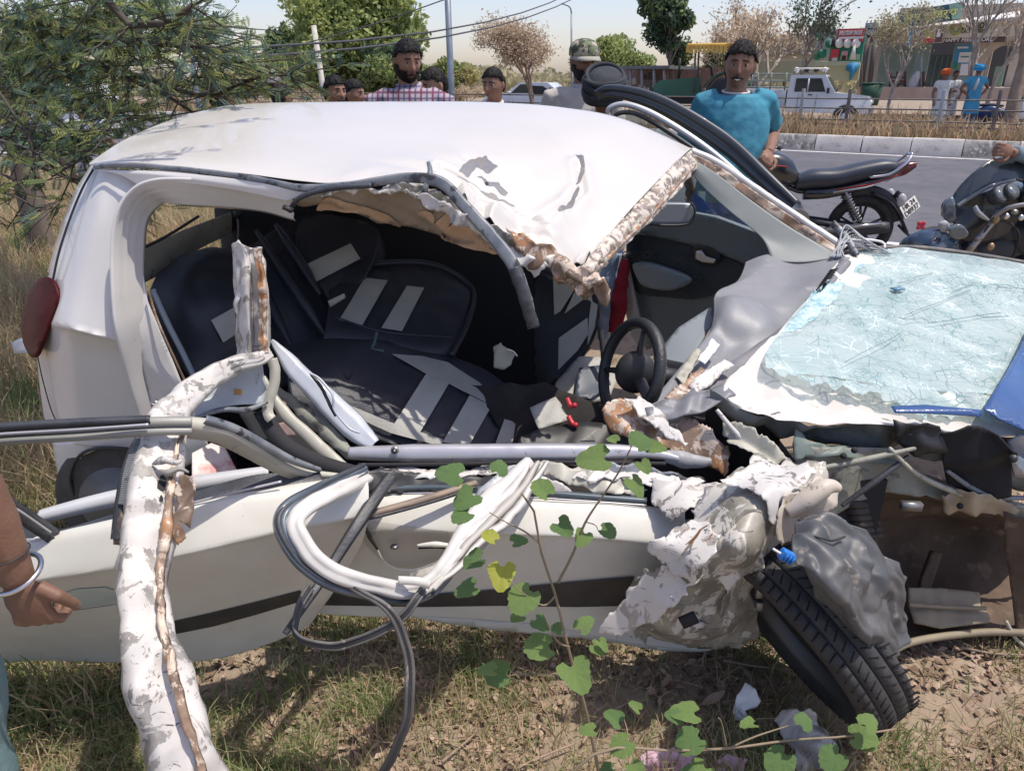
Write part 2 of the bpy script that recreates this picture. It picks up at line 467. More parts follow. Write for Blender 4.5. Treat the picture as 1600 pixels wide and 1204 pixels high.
# ---------------------------------------------------------------- railing on the median
galv = M('galvanised_steel', (0.42, 0.43, 0.44), (0.30, 0.29, 0.28), scale=12, rough=0.5, metal=0.4)
dsteel = M('dark_railing', (0.10, 0.10, 0.105), (0.2, 0.17, 0.15), scale=10, rough=0.6, metal=0.3)
ypaint = M('yellow_paint', (0.62, 0.45, 0.10), rough=0.6)
rail = thing('median_railing', 'long steel tube railing with posts standing in the dry median', 'railing', tuple(SW(20.6, 0, 0.5)))
for z in (0.25, 0.36, 0.62, 0.84):
    mb = MB(); mb.tube([SW(20.6, a, 0.5 + z) for a in (-80, -40, 0, 20, 40)], 0.017, 6); mb.build('rail', dsteel, rail, world=True)
def postat(u):
    k = (u - 800) / F / 1.07; Y = 20.6 / (NV.x * k + NV.y); return E.x * k * Y + E.y * Y
a1 = postat(1253); a2 = postat(1326); a3 = postat(1472)
pa = [a1, a2, a3, postat(1098), postat(1010), postat(930), postat(860), postat(1560)]
for i, a in enumerate(pa):
    mb = MB(); mb.box(SW(20.6, a, 0.5 + 0.48), (0.075, 0.075, 1.16), Euler((0, 0, math.atan2(E.y, E.x))))
    p_ = mb.build('post', galv if i in (0, 2) else dsteel, rail, world=True, bevel=0.005)
    mb = MB(); mb.box(SW(20.6, a, 0.5 + 0.12), (0.085, 0.085, 0.14), Euler((0, 0, math.atan2(E.y, E.x)))); b = mb.build('paint_band', ypaint, None, world=True); wparent(b, rail); b.parent = p_; b.matrix_parent_inverse = p_.matrix_parent_inverse.inverted() if False else Matrix.Identity(4)
# dry bushes on the median
drym = [M('dry_leaf_a', (0.46, 0.33, 0.21), rough=0.9, transl=0.3), M('dry_leaf_b', (0.33, 0.23, 0.15), rough=0.9, transl=0.3), M('dry_leaf_c', (0.27, 0.24, 0.14), rough=0.9, transl=0.2)]
def blades(name, base, h, wd, mats, lean=0.35, parent=None, curl=True, mi=None, kind='stuff'):
    """grass blades, two bent quads each narrowing"""
    n = len(base); b = np.asarray(base, float); h = (np.asarray(h) * np.random.uniform(.5, 1.25, n))[:, None]
    an = np.random.uniform(0, 2 * np.pi, n); d = np.stack([np.cos(an), np.sin(an), 0 * an], 1)
    a2_ = np.random.uniform(0, 2 * np.pi, n); s = np.stack([np.cos(a2_), np.sin(a2_), 0 * an], 1) * (np.asarray(wd) * np.random.uniform(.6, 1.3, n))[:, None] * .5
    L = np.random.uniform(0.1, 1.0, n)[:, None] * lean
    up = np.array([0, 0, 1.0])
    m1 = b + up * h * 0.55 + d * h * L * 0.35; m2 = b + up * h * (1 - L * 0.35) + d * h * L * 1.0
    v = np.stack([b - s, b + s, m1 + s * .8, m1 - s * .8, m2 + s * .15, m2 - s * .15], 1).reshape(-1, 3)
    i = np.arange(n)[:, None] * 6
    f = np.concatenate([i + np.array([[0, 1, 2, 3]]), i + np.array([[3, 2, 4, 5]])], 1).reshape(-1, 4)
    mi = np.repeat(np.random.randint(0, len(mats), n) if mi is None else mi, 2)
    o = npmesh(name, v, f, mats, parent, True, mi)
    return tag(o, kind=kind) if kind else o
pts = []; hh = []
for i in range(26000):
    s = random.uniform(19.35, 22.2); a = random.uniform(-34, 24)
    if noise.noise(Vector((a * .9, s * 1.2, 3))) < -0.22: continue
    pts.append(SW(s, a, 0.5)); hh.append(0.44 + 0.25 * noise.noise(Vector((a * .5, s, 0))) + (0.12 if s > 20.5 else 0))
blades('median_dry_shrubs', pts, hh, 0.035, drym, lean=0.8)

# ---------------------------------------------------------------- trees
bark = M('bark', (0.16, 0.125, 0.10), (0.24, 0.20, 0.16), scale=8, rough=0.95, bump=0.6, bscale=25, stretch=(1, 1, .3))
palebark = M('pale_bark', (0.42, 0.36, 0.31), (0.28, 0.235, 0.20), scale=6, rough=0.9, bump=0.4)
def lf(n, c, t=0.3): return M(n, c, rough=0.6, transl=t, spec=0.3)
def tree(label, box, Y, mats, n, size, seed, trunk_u=None, base_z=0.25, group=None, trunk=None, name='tree', clusters=26, trunk_r=0.12, dens=0.34, aspect=0.55, weights=None, bark_m=None):
    rng = random.Random(seed); u0, v0, u1, v1 = box
    c = P((u0 + u1) / 2, (v0 + v1) / 2, Y); rx = (P(u1, (v0 + v1) / 2, Y) - P(u0, (v0 + v1) / 2, Y)).x / 2; rz = (P(u0, v0, Y).z - P(u0, v1, Y).z) / 2
    bx = P(trunk_u if trunk_u else (u0 + u1) / 2, 130, Y).x
    t = thing(name, label, 'tree', (bx, Y, base_z), group=group)
    cc = []
    for i in range(clusters):
        while True:
            q = Vector((rng.uniform(-1, 1), rng.uniform(-1, 1), rng.uniform(-1, 1)))
            if 0.25 < q.length < 1: break
        q = q * (0.72 if rng.random() < .7 else .9)
        r = rng.uniform(.22, .42)
        cc.append((Vector((c.x + q.x * rx, c.y + q.y * rx * .8, c.z + q.z * rz)), r))
    ct = []; mi = []
    for i in range(n):
        k = rng.randrange(len(cc)); p, r = cc[k]
        d = Vector((rng.gauss(0, 1), rng.gauss(0, 1), rng.gauss(0, 1))).normalized() * rng.random() ** dens
        ct.append(p + Vector((d.x * rx * r, d.y * rx * r, d.z * rz * r * 1.05)))
        mi.append((k * 7 + (0 if rng.random() < .75 else 1)) % len(mats))
    cards('crown', ct, np.full(n, size), mats, t, True, aspect, 0.2, mi)
    mb = MB(); B = Vector((bx, Y, base_z)); top = Vector((c.x, c.y, c.z - rz * .2))
    fork = B.lerp(top, 0.5)
    tr = trunk_r
    mb.tube(cr([B, B.lerp(fork, .5) + Vector((rng.uniform(-.1, .1), 0, 0)), fork, top], 8), [tr * (1 - .08 * i) for i in range(8)], 7)
    for p, r in cc[:14]:
        st = fork.lerp(top, rng.random()); mid = st.lerp(p, .5) + Vector((0, 0, -rz * .05))
        mb.tube(cr([st, mid, p], 5), [tr * .4, tr * .33, tr * .25, tr * .17, tr * .08], 5)
    mb.build('trunk', bark_m or bark, t, world=True)
    return t
def bare_tree(label, u, vtop, Y, mat, seed, base_z=0.25, group=None, spread=0.55, levels=5, r0=0.09, twigs=None, lean=0.0, name='bare_tree', leaves=0, lmat=None, lsize=0.1, split=3, sub=None, forkat=0.3):
    rng = random.Random(seed); B = Vector((P(u, 130, Y).x, Y, base_z)); H = P(u, vtop, Y).z - base_z
    t = thing(name, label, 'tree', tuple(B), group=group); mb = MB(); tips = []
    def grow(p, d, l, r, lv):
        q = p + d * l * .5 + Vector((rng.uniform(-1, 1), rng.uniform(-1, 1), 0)) * l * .06; e = p + d * l
        mb.tube([p, q, e], [r, r * .85, r * .7], 6 if lv > 2 else 4, caps=False)
        if lv == 0: tips.append(e); return
        for i in range(split if lv > 1 else split + 1):
            a = rng.uniform(0, 2 * math.pi); s = spread * rng.uniform(.5, 1.3)
            nd = (d + Vector((math.cos(a) * s, math.sin(a) * s, rng.uniform(-.1, .35)))).normalized()
            grow(p.lerp(e, rng.uniform(.6, 1)), nd, l * rng.uniform(.6, .85), r * .6, lv - 1)
        if lv < 3: tips.append(e)
    grow(B, Vector((lean, 0, 1)).normalized(), H * forkat, r0, levels)
    mb.build('trunk', mat, t, world=True)
    if leaves:
        ct = []
        for i in range(leaves):
            p = rng.choice(tips); ct.append(p + Vector((rng.gauss(0, 1), rng.gauss(0, 1), rng.gauss(0, 1))) * H * .035)
        cards('crown', ct, np.full(leaves, lsize), lmat, t, True, .5)
    return t
g1 = lf('leaf_neem_light', (0.33, 0.37, 0.13)); g2 = lf('leaf_neem_mid', (0.22, 0.28, 0.11)); g3 = lf('leaf_dark', (0.07, 0.115, 0.07)); g4 = lf('leaf_yellow_green', (0.40, 0.38, 0.17)); g5 = lf('leaf_olive', (0.33, 0.30, 0.18))  # backlight and haze on the far trees are brightened into these leaf colours
G = 'trees across the road'
tree('broad bright green tree, the tallest behind the heads of the watching boys', (425, -60, 672, 158), 42, [g1, g2, g1, g2], 42000, 0.30, 3, trunk_u=550, group=G, clusters=70, trunk_r=.35)
tree('dark green tree peeking out left of the broad bright green tree', (415, 30, 480, 140), 50, [g3, g2], 6000, 0.3, 4, trunk_u=450, group=G)
tree('olive yellow shrub tree right of the triangular road sign', (395, 85, 500, 165), 46, [g4, g5, g2], 9000, 0.24, 5, trunk_u=450, group=G)
tree('low olive tree beneath the left side, beyond the thorny branches', (300, 100, 420, 165), 50, [g5, g2, g4], 9000, 0.26, 6, group=G)
tree('bushy green tree close behind the plaid shirt man', (545, 60, 680, 165), 39, [g2, g1, g3], 14000, 0.24, 7, group=G)
tree('pale green tree between capped man and tractor', (905, 45, 1020, 130), 42, [g1, g2], 9000, 0.22, 8, trunk_u=960, group=G)
tree('tall dark leaved tree rising above the tractor canopy', (990, -35, 1095, 85), 34, [g3, g3, g2], 7500, 0.24, 9, trunk_u=1058, group=G, clusters=30, dens=.5)
tree('small green tree behind the tractor canopy and thatch stalls', (1035, 55, 1085, 112), 36, [g2, g3], 4000, 0.15, 10, group=G)
tree('small dark tree just left of the blue shirt man', (1095, 60, 1150, 120), 44, [g3, g2], 3500, 0.2, 11, group=G)
tree('low hazy shrub by the grey steel pole', (660, 80, 760, 165), 42, [g5, g2, g4], 7000, 0.22, 12, group=G)
tree('dark bush over the billboard top edge', (1265, 32, 1300, 62), 44, [g3, g2], 1800, 0.2, 13, group=G)
tw = M('twig_brown', (0.36, 0.27, 0.20), (0.25, 0.18, 0.13), rough=0.9)
dl = [M('leaf_dry_tan', (0.50, 0.40, 0.29), rough=.9, transl=.25), M('leaf_dry_brown', (0.28, 0.2, 0.13), rough=.9, transl=.25)]
bare_tree('leafless brown thicket tree right of the grey steel pole', 832, 0, 25.5, tw, 21, r0=.085, spread=.75, levels=6, leaves=12000, lmat=dl, lsize=.085, group='bare trees across the road', forkat=.29)
bare_tree('sparse tan tree with thin trunk above the blue shirt man', 1180, -60, 30, palebark, 22, r0=.16, spread=.6, levels=5, leaves=1500, lmat=[dl[0], g5], lsize=.15, group='bare trees across the road')
bare_tree('sparse tan tree behind the blue shirt man head', 1140, -30, 33, palebark, 23, r0=.1, spread=.7, levels=5, leaves=1300, lmat=[dl[0], g5], lsize=.14, group='bare trees across the road')
bare_tree('slender young tree standing before the cream billboard', 1250, -50, 28.2, bark, 24, r0=.075, spread=.55, levels=5, leaves=1500, lmat=[g3, g5], lsize=.13, group='bare trees across the road', forkat=.36)
bare_tree('pale barked young tree in front of the green walled shop', 1397, -45, 26.5, palebark, 25, r0=.07, spread=.6, levels=5, leaves=1900, lmat=[g5, g4, dl[0]], lsize=.10, group='bare trees across the road', forkat=.30)
bare_tree('pale forked tree left of the feed shop arch', 1512, -70, 25, palebark, 26, r0=.09, spread=.5, levels=5, leaves=450, lmat=[dl[0], g5], lsize=.09, lean=.05, group='bare trees across the road', forkat=.32)
bare_tree('pale forked tree right before the feed shop arch', 1545, -70, 26, palebark, 27, r0=.09, spread=.45, levels=5, leaves=500, lmat=[dl[0], g5], lsize=.09, lean=.12, group='bare trees across the road', forkat=.32)
bare_tree('rough thick brown tree at the right edge of the photo', 1592, -120, 24, tw, 28, r0=.22, spread=.4, levels=5, leaves=2500, lmat=[dl[0], dl[1]], lsize=.09, group='bare trees across the road', forkat=.4)
bare_tree('dry bare shrub between olive tree and white leaning pole', 480, 75, 31, tw, 29, r0=.03, spread=.8, levels=5, leaves=1500, lmat=dl, lsize=.05, group='bare trees across the road', forkat=.2)
bare_tree('low dry bush behind the grey pole and short haired boy', 730, 85, 38, tw, 30, r0=.04, spread=.8, levels=5, leaves=2500, lmat=dl, lsize=.07, group='bare trees across the road', forkat=.2)
# far tree line on the horizon
ct = []
for i in range(26000):
    k = random.uniform(-1.1, 1.1); Y = random.uniform(75, 120); h = 2.2 + 1.8 * noise.noise(Vector((k * 14, 0, 2))) + .8 * noise.noise(Vector((k * 55, 1, 2)))
    ct.append((k * Y, Y, 0.2 + random.random() ** .8 * max(h, .8) * Y / 90))
tag(cards('far_tree_line', ct, np.full(len(ct), .9), [g5, g2, g3], None, True, .8), kind='stuff')

# ---------------------------------------------------------------- poles, wires, sign
bluesteel = M('grey_blue_pole', (0.25, 0.29, 0.34), (0.18, 0.21, 0.25), scale=3, rough=0.45, metal=0.3)
concp = M('concrete_pole', (0.62, 0.60, 0.54), (0.45, 0.43, 0.38), scale=6, rough=0.9)
def pole(label, pts, Y, r, m, name='utility_pole', z0=None):
    a = P(pts[0][0], pts[0][1], Y); b = P(pts[1][0], pts[1][1], Y); t = thing(name, label, 'pole', (b.x, Y, .25))
    d = (a - b); base = b - d * ((b.z - .25) / d.z); mb = MB(); mb.tube([base, b, a], [r * 1.1, r, r * .9], 10); mb.build('shaft', m, t, world=True)
    mb = MB(); mb.box((base.x, base.y, .27), (r * 5, r * 5, .06)); mb.build('foot', M('concrete', (.4, .39, .37), rough=.9), t, world=True)
    return t, base, a
pole('grey blue steel pole rising out of the photo behind the boys', ((697, -60), (706, 160)), 27, .11, bluesteel)
pole('white weathered concrete pole leaning beside the olive shrub', ((490, 40), (508, 160)), 31, .11, concp)
pole('thin grey pole seen through the thorny tree top', ((286, -20), (310, 165)), 10, .03, bluesteel)
t, b0, a0 = pole('distant curved street lamp above the leafless thicket', ((893, 22), (893, 130)), 40, .05, bluesteel, 'street_lamp')
mb = MB(); mb.tube(cr([a0, a0 + Vector((-.1, 0, .3)), a0 + Vector((-.5, 0, .45))], 8), .035, 6); mb.build('lamp_arm', bluesteel, t, world=True)
wire = M('wire_black', (.06, .06, .065), rough=.6)
for lb, (p, q) in zip(('upper black overhead wire crossing the sky by the pole', 'lower black overhead wire crossing the sky by the pole', 'thin overhead wire in the sky left of the broad tree'),
                  (((640, 40, 16), (870, -8, 30)), ((650, 50, 16), (880, -2, 30)), ((330, 88, 25), (640, 10, 25)))):
    A = P(*p); B = P(*q); d = B - A; pts = [A + d * (i / 11 * 3 - 1) + Vector((0, 0, -1.2 * (1 - (2 * i / 11 - 1) ** 2) + .9)) for i in range(12)]
    mb = MB(); mb.tube(pts, .018, 5); tag(mb.build('overhead_wire', wire, world=True), lb, 'wire')
sg = thing('warning_sign', 'triangular white road sign with dark border on a thin post', 'road sign', tuple(P(430, 140, 32).xy) + (.25,))
c = P(428, 118, 32); hw = .24
mb = MB(); mb.prism([(-hw * 1.45, -hw * 1.1), (hw * 1.45, -hw * 1.1), (0, hw * 1.5)], .02, Matrix.Translation(c)); mb.build('sign_plate', M('sign_white', (.75, .74, .70), rough=.5), sg, world=True)
for ang in range(3):
    T = [(-hw * 1.45, -hw * 1.1), (hw * 1.45, -hw * 1.1), (0, hw * 1.5)]; p, q = T[ang], T[(ang + 1) % 3]
    mb = MB(); mb.bar(c + Vector((p[0], -.014, p[1])), c + Vector((q[0], -.014, q[1])), .035, .01); mb.build('border', M('sign_border', (.16, .10, .09), rough=.5), sg, world=True)
mb = MB(); mb.box(c + Vector((0, -.014, 0)), (.04, .006, .22)); mb.build('symbol', M('sign_border', (.1, .1, .1)), sg, world=True)
mb = MB(); mb.tube([Vector((c.x, 32.03, .25)), c + Vector((0, .03, .1))], .02, 8); mb.build('post', dsteel, sg, world=True)
# ================================================================ SHOPS AND BOARDS across the road
GB = 1.36
gwall = M('green_plaster', (0.27, 0.36, 0.31), (0.22, 0.30, 0.26), scale=2, rough=0.9)
beige = M('beige_plaster', (0.52, 0.46, 0.38), (0.42, 0.37, 0.30), scale=2, rough=0.9)
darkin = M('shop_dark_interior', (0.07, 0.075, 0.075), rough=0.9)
navy = M('sign_navy', (0.025, 0.04, 0.10), rough=0.5); cream = M('cream_board', (0.62, 0.56, 0.44), (0.55, 0.49, 0.38), scale=1.5, rough=0.7)
whitep = M('white_plain', (0.75, 0.74, 0.72), rough=0.6); redp = M('red_print', (0.55, 0.05, 0.07), rough=0.6); greenp = M('green_print', (0.03, 0.24, 0.15), rough=0.6)
bluep = M('blue_print', (0.05, 0.28, 0.52), rough=0.6); yellowp = M('yellow_print', (0.62, 0.52, 0.12), rough=0.6); tealp = M('teal_print', (0.06, 0.22, 0.24), rough=0.6)
orangep = M('orange_print', (0.55, 0.27, 0.05), rough=0.6); blackp = M('black_print', (0.03, 0.03, 0.03), rough=0.6); olivep = M('olive_print', (.30, .34, .10), rough=.6)
SHOPROT = Matrix.Rotation(math.atan2(E.y, E.x), 4, 'Z')
def frame(u, v, s):
    p = PS(u, v, s); return Matrix.Translation(p) @ SHOPROT
def sz(u0, v0, u1, v1, s):
    a = PS(u0, (v0 + v1) / 2, s); b = PS(u1, (v0 + v1) / 2, s); um = (u0 + u1) / 2
    return (b - a).length, PS(um, v0, s).z - PS(um, v1, s).z
def fbox(mb, u0, v0, u1, v1, s, th):
    w_, h = sz(u0, v0, u1, v1, s); p = PS((u0 + u1) / 2, (v0 + v1) / 2, s)
    mb.box(p + NV * th / 2, (w_, th, h), SHOPROT.to_3x3()); return mb
def fpart(name, r, s, th, m, par, bevel=0):
    return fbox(MB(), *r, s, th).build(name, m, par, world=True, bevel=bevel, smooth=False)
def ftext(name, body, u, v, s, hpx, m, par, wpx=None, bold=0.0, ext=.01):
    """lettering standing on a board; fitted to wpx wide"""
    w1, h1 = sz(u - 10, v - hpx / 2, u + 10, v + hpx / 2, s)
    o = text(name, body, 1.0, m, None, Matrix.Identity(4), ext=ext, bold=bold)
    xs = [q.co.x for q in o.data.vertices]; zs = [q.co.z for q in o.data.vertices]
    W_ = (max(xs) - min(xs)) or 1; Z_ = (max(zs) - min(zs)) or 1; kz = h1 / Z_
    kx = (w1 / 20 * wpx / W_) if wpx else kz
    o.data.transform(frame(u, v, s) @ Matrix.Diagonal((kx, 1, kz, 1)) @ Matrix.Translation((-(max(xs) + min(xs)) / 2, 0, -(max(zs) + min(zs)) / 2)))
    wparent(o, par); return o
S0 = 38.0
b = PS(1460, 135, S0)
shop = thing('shop_building', 'green walled feed shop with sloping sign boards and open dark doorways', 'shop', (b.x, b.y, GB))
def fwall(name, r, s, th, m): return fpart(name, r, s, th, m, shop)
# walls with openings: back wall and piers
fwall('wall', (1343, 58, 1372, 140, ), S0, .25, beige); fwall('wall', (1372, 66, 1430, 139), S0 + .8, .2, gwall)
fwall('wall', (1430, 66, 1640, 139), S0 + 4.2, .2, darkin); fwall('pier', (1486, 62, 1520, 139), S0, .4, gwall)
fwall('pier', (1428, 64, 1449, 139), S0 + .1, .35, gwall); fwall('wall', (1575, 62, 1640, 150), S0, .3, beige)
fwall('lintel', (1345, 44, 1640, 66), S0, .4, beige); fwall('upper_wall', (1400, 8, 1640, 46), S0 + .3, .3, beige)
fwall('pier', (1516, 62, 1546, 145), S0 + .6, .3, beige)
fpart('shutter', (1450, 86, 1486, 139), S0 + .9, .06, M('shutter_grey', (.10, .14, .15), rough=.6), shop)
for i, u in enumerate((1459, 1468, 1477)): fpart('shutter_bar', (u - .8, 88, u + .8, 138), S0 + .84, .05, M('shutter_bar', (.2, .25, .25), rough=.6), shop)
fpart('poster', (1492, 70, 1516, 100), S0 - .02, .03, bluep, shop); fpart('poster', (1498, 82, 1517, 98), S0 - .05, .03, whitep, shop)
fpart('poster_print', (1496, 73, 1513, 76), S0 - .04, .02, whitep, shop)
fpart('poster_print', (1501, 88, 1514, 90), S0 - .07, .02, tealp, shop)
fpart('poster', (1500, 100, 1514, 118), S0 - .05, .03, whitep, shop); fpart('poster', (1490, 96, 1496, 108), S0 - .05, .03, greenp, shop)
fpart('cabinet', (1552, 104, 1567, 138), S0 + 2.2, .6, M('green_cabinet', (.16, .28, .22), rough=.6), shop)
# arch over the right hand room
mb = MB(); AF = frame(1556, 139, S0 + .3); w_, h_ = sz(1530, 70, 1582, 139, S0 + .3)
prof = [(-w_ / 2 - .6, 0), (-w_ / 2 - .6, h_ + .3), (w_ / 2 + .6, h_ + .3), (w_ / 2 + .6, 0), (w_ / 2, 0)] + [(w_ / 2 * math.cos(a), h_ * .5 + h_ * .48 * math.sin(a)) for a in [math.pi * i / 12 for i in range(13)]] + [(-w_ / 2, 0)]
mb.prism(prof, .25, AF); mb.build('arch_wall', beige, shop, world=True, smooth=False)
# sign boards
fpart('sign_board', (1350, 42, 1422, 58), S0 - .35, .06, navy, shop); ftext('lettering', 'VISHAL KIRYANA STORE', 1386, 50, S0 - .36, 8.5, whitep, shop, 66, bold=.01)
fpart('round_sign_top', (1352, 36, 1372, 44), S0 - .4, .05, M('sign_grey_blue', (.20, .25, .36), rough=.5), shop)
mb = MB()
def quadboard(name, q, s, m, th=.08):
    mb = MB(); p = [PS(u, v, s) for u, v in q]; n = len(p)
    mb.add([a - NV * 0 for a in p] + [a + NV * th for a in p], [tuple(range(n)), tuple(range(2 * n - 1, n - 1, -1))] + [(i, i + n, (i + 1) % n + n, (i + 1) % n) for i in range(n)])
    return mb.build(name, m, shop, world=True, smooth=False)
quadboard('sign_board', [(1402, 20), (1505, 3), (1503, 30), (1402, 44)], S0 - .5, M('sign_teal', (.05, .14, .17), (.03, .09, .16), scale=.6, rough=.5))
quadboard('sign_corner', [(1482, 7), (1504, 4), (1502, 29), (1488, 31)], S0 - .58, M('sign_pale_green', (.22, .38, .32), rough=.5))
t_ = ftext('lettering', '\u092a\u093e\u0938 \u091f\u094d\u0930\u0947\u0921\u0930\u094d\u0938', 1452, 25, S0 - .6, 19, M('letter_yellow', (.62, .64, .20), rough=.5), shop, 84, bold=.012, ext=.03)
t_.data.transform(Matrix.Translation(PS(1452, 25, S0)) @ SHOPROT @ Matrix.Rotation(rad(-5.5), 4, 'Y') @ SHOPROT.inverted() @ Matrix.Translation(-PS(1452, 25, S0)))
# awning sheet
mb = MB(); A = [PS(1430, 42, S0 - .6), PS(1592, 26, S0 - .6), PS(1592, 17, S0 - 2.6), PS(1435, 38.5, S0 - 2.6)]
A[2].z = A[1].z - .25; A[3].z = A[0].z - .25
A = [PS(1430, 42, S0 - .2), PS(1594, 17, S0 - .2), PS(1594, 26, S0 - 1.5), PS(1430, 42.5, S0 - 1.5)]
mb.add(A + [a - Vector((0, 0, .04)) for a in A], [(0, 1, 2, 3), (7, 6, 5, 4), (3, 2, 6, 7), (0, 4, 5, 1)]); mb.build('awning', M('awning_sheet', (.72, .69, .66), rough=.7), shop, world=True, smooth=False)
fpart('sign_board', (1472, 36, 1592, 58), S0 - 1.2, .07, cream, shop)
ftext('lettering', 'UNITED', 1520, 40.5, S0 - 1.22, 9.5, M('letter_grey', (.025, .025, .025), rough=.6), shop, 36, bold=.025)
ftext('lettering', 'CATTLE FEED', 1520, 49, S0 - 1.22, 5.5, M('letter_brown', (.12, .08, .04), rough=.6), shop, 37, bold=.02)
mb = MB(); Q = frame(1494, 45, S0 - 1.24); mb.tube([Q @ Vector((.15 * math.cos(a), 0, .18 * math.sin(a))) for a in [math.pi * (1 + i / 10) for i in range(11)]], .06, 6); mb.build('emblem', olivep, shop, world=True)
for qx in (-.15, .15):
    mb = MB(); mb.tube([Q @ Vector((qx, 0, 0)), Q @ Vector((qx + .03, 0, .26))], .05, 6); mb.build('emblem_stroke', olivep, shop, world=True)
fpart('sign_board', (1473, 58, 1570, 67), S0 - 1.1, .06, M('sign_dark_brown', (.10, .06, .05), rough=.6), shop)
ftext('lettering', 'HAPPY FEED STORE', 1512, 62, S0 - 1.12, 6.5, whitep, shop, 76, bold=.02)
for r, m_ in (((1418, 41, 1428, 72), bluep), ((1427, 44, 1440, 68), M('banner_maroon', (.22, .08, .09), rough=.7)), ((1440, 42, 1462, 68), M('banner_tan', (.45, .35, .22), rough=.7)), ((1462, 42, 1473, 66), M('banner_dark', (.14, .08, .09), rough=.7))):
    fpart('banner', r, S0 - 1.45, .03, m_, shop)
fpart('banner_print', (1446, 46, 1455, 60), S0 - 1.5, .02, yellowp, shop); fpart('banner_print', (1443, 60, 1458, 67), S0 - 1.5, .02, redp, shop); fpart('banner_print', (1430, 47, 1438, 56), S0 - 1.5, .02, M('pale_grey', (.5, .48, .46)), shop)
fpart('banner_print', (1464, 46, 1470, 58), S0 - 1.5, .02, whitep, shop)
mb = MB(); mb.tube([PS(1437, 136, S0 - .8), PS(1442, 70, S0 - .8)], .05, 6); mb.build('awning_post', galv, shop, world=True)
for u in (1348, 1360): 
    mb = MB(); mb.tube([PS(u - 2, 136, S0 - .5), PS(u + 8, 60, S0 - .5)], .11, 6); mb.build('leaning_plank', M('dark_wood', (.10, .09, .08), rough=.8), shop, world=True)
fpart('plinth', (1330, 137, 1640, 156), S0 - 1.6, 6.0, M('pink_concrete', (.50, .38, .33), (.42, .33, .28), scale=3, rough=.9), shop)
mb = MB(); mb.ell(PS(1428, 127, S0 - 1), (.18, .18, .42), rot=Matrix.Rotation(rad(18), 3, 'Y')); tag(mb.build('sack', M('sack_white', (.55, .53, .52), (.42, .40, .42), scale=4, rough=.8), world=True), 'tall white filled sack leaning at the green shop post', 'sack')
bench = thing('wooden_bench', 'dark red wooden bench in front of the green shop wall', 'bench', tuple(PS(1405, 136, S0 - 1)))
for u in (1391, 1402, 1414, 1443): 
    mb = MB(); mb.bar(PS(u, 136, S0 - 1), PS(u, 112, S0 - 1), .09, .09); mb.build('post', M('dark_red_wood', (.13, .045, .045), rough=.7), bench, world=True)
for v in (121, 127, 131):
    mb = MB(); mb.bar(PS(1391, v, S0 - 1), PS(1416, v, S0 - 1), .12, .08); mb.build('rail', MATS['dark_red_wood'], bench, world=True)
# forecourt slope
pk = M('pink_sand', (.50, .37, .29), (.40, .30, .23), scale=2, rough=.95)
o = strip('forecourt', 29.2, 36.3, 0, pk, a0=2.2, a1=60, n=20)
for q in o.data.vertices: q.co.z = gz(q.co.x, q.co.y) + (.03 if (q.co.x * NV.x + q.co.y * NV.y) < 33 else 0)
# rebuild as finer ramp
me = o.data; bm = bmesh.new(); bm.from_mesh(me); bmesh.ops.subdivide_edges(bm, edges=bm.edges[:], cuts=7, use_grid_fill=True)
for q in bm.verts: q.co.z = max(gz(q.co.x, q.co.y), .24) + .05
bm.to_mesh(me); bm.free()
# billboards
bb = thing('billboard', 'wide cream billboard with an orange header and three small pictures', 'billboard', tuple(PS(1240, 130, 34)))
fpart('panel', (1183, 56, 1272, 96), 34, .1, cream, bb); fpart('header', (1199, 55, 1246, 67), 33.9, .08, M('tan_orange', (.52, .36, .16), rough=.6), bb)
fpart('header_print', (1211, 59, 1225, 62), 33.88, .02, whitep, bb)
for r in ((1200, 72, 1222, 86), (1224, 72, 1247, 86), (1250, 64, 1270, 86)):
    fpart('picture', r, 33.88, .08, M('picture_brown', (.30, .26, .19), (.42, .40, .34), scale=2.5, rough=.6, lo=.45, hi=.55), bb)
fpart('panel', (1273, 50, 1300, 96), 34, .1, M('pale_green_board', (.50, .54, .48), rough=.7), bb)
for u, v in ((1281, 57), (1277, 87), (1286, 84), (1296, 68)):
    mb = MB(); mb.ell(PS(u, v, 33.95), (.17, .05, .17)); mb.build('printed_leaf', greenp, bb, world=True)
for u in (1190, 1225, 1262, 1296):
    mb = MB(); mb.tube([PS(u, 150, 34.3), PS(u, 50, 34.3)], .05, 6); mb.build('post', dsteel, bb, world=True)
b2 = thing('billboard', 'red and green traders billboard with white headline and round pictures', 'billboard', tuple(PS(1322, 130, 33.5)))
fpart('panel', (1298, 46, 1349, 96), 33.5, .1, greenp, b2); fpart('header', (1308, 45, 1349, 65), 33.4, .08, redp, b2)
ftext('lettering', 'SHREE KISSAN TRADERS', 1329, 51.5, 33.38, 7, whitep, b2, 36, bold=.03); fpart('header_line', (1310, 57.5, 1348, 61), 33.36, .03, whitep, b2)
fpart('portrait', (1298, 46, 1307, 70), 33.4, .06, whitep, b2)
mb = MB(); mb.ell(PS(1303, 53, 33.36), (.1, .04, .14)); mb.build('portrait_head', blackp, b2, world=True)
mb = MB(); mb.prism([(-.07, -.3), (.07, -.3), (.04, .1), (-.04, .1)], .03, frame(1303, 60, 33.36)); mb.build('portrait_coat', blackp, b2, world=True)
for u in (1312, 1325, 1338):
    mb = MB(); mb.ell(PS(u, 68, 33.38), (.17, .04, .17)); mb.build('round_picture', whitep, b2, world=True)
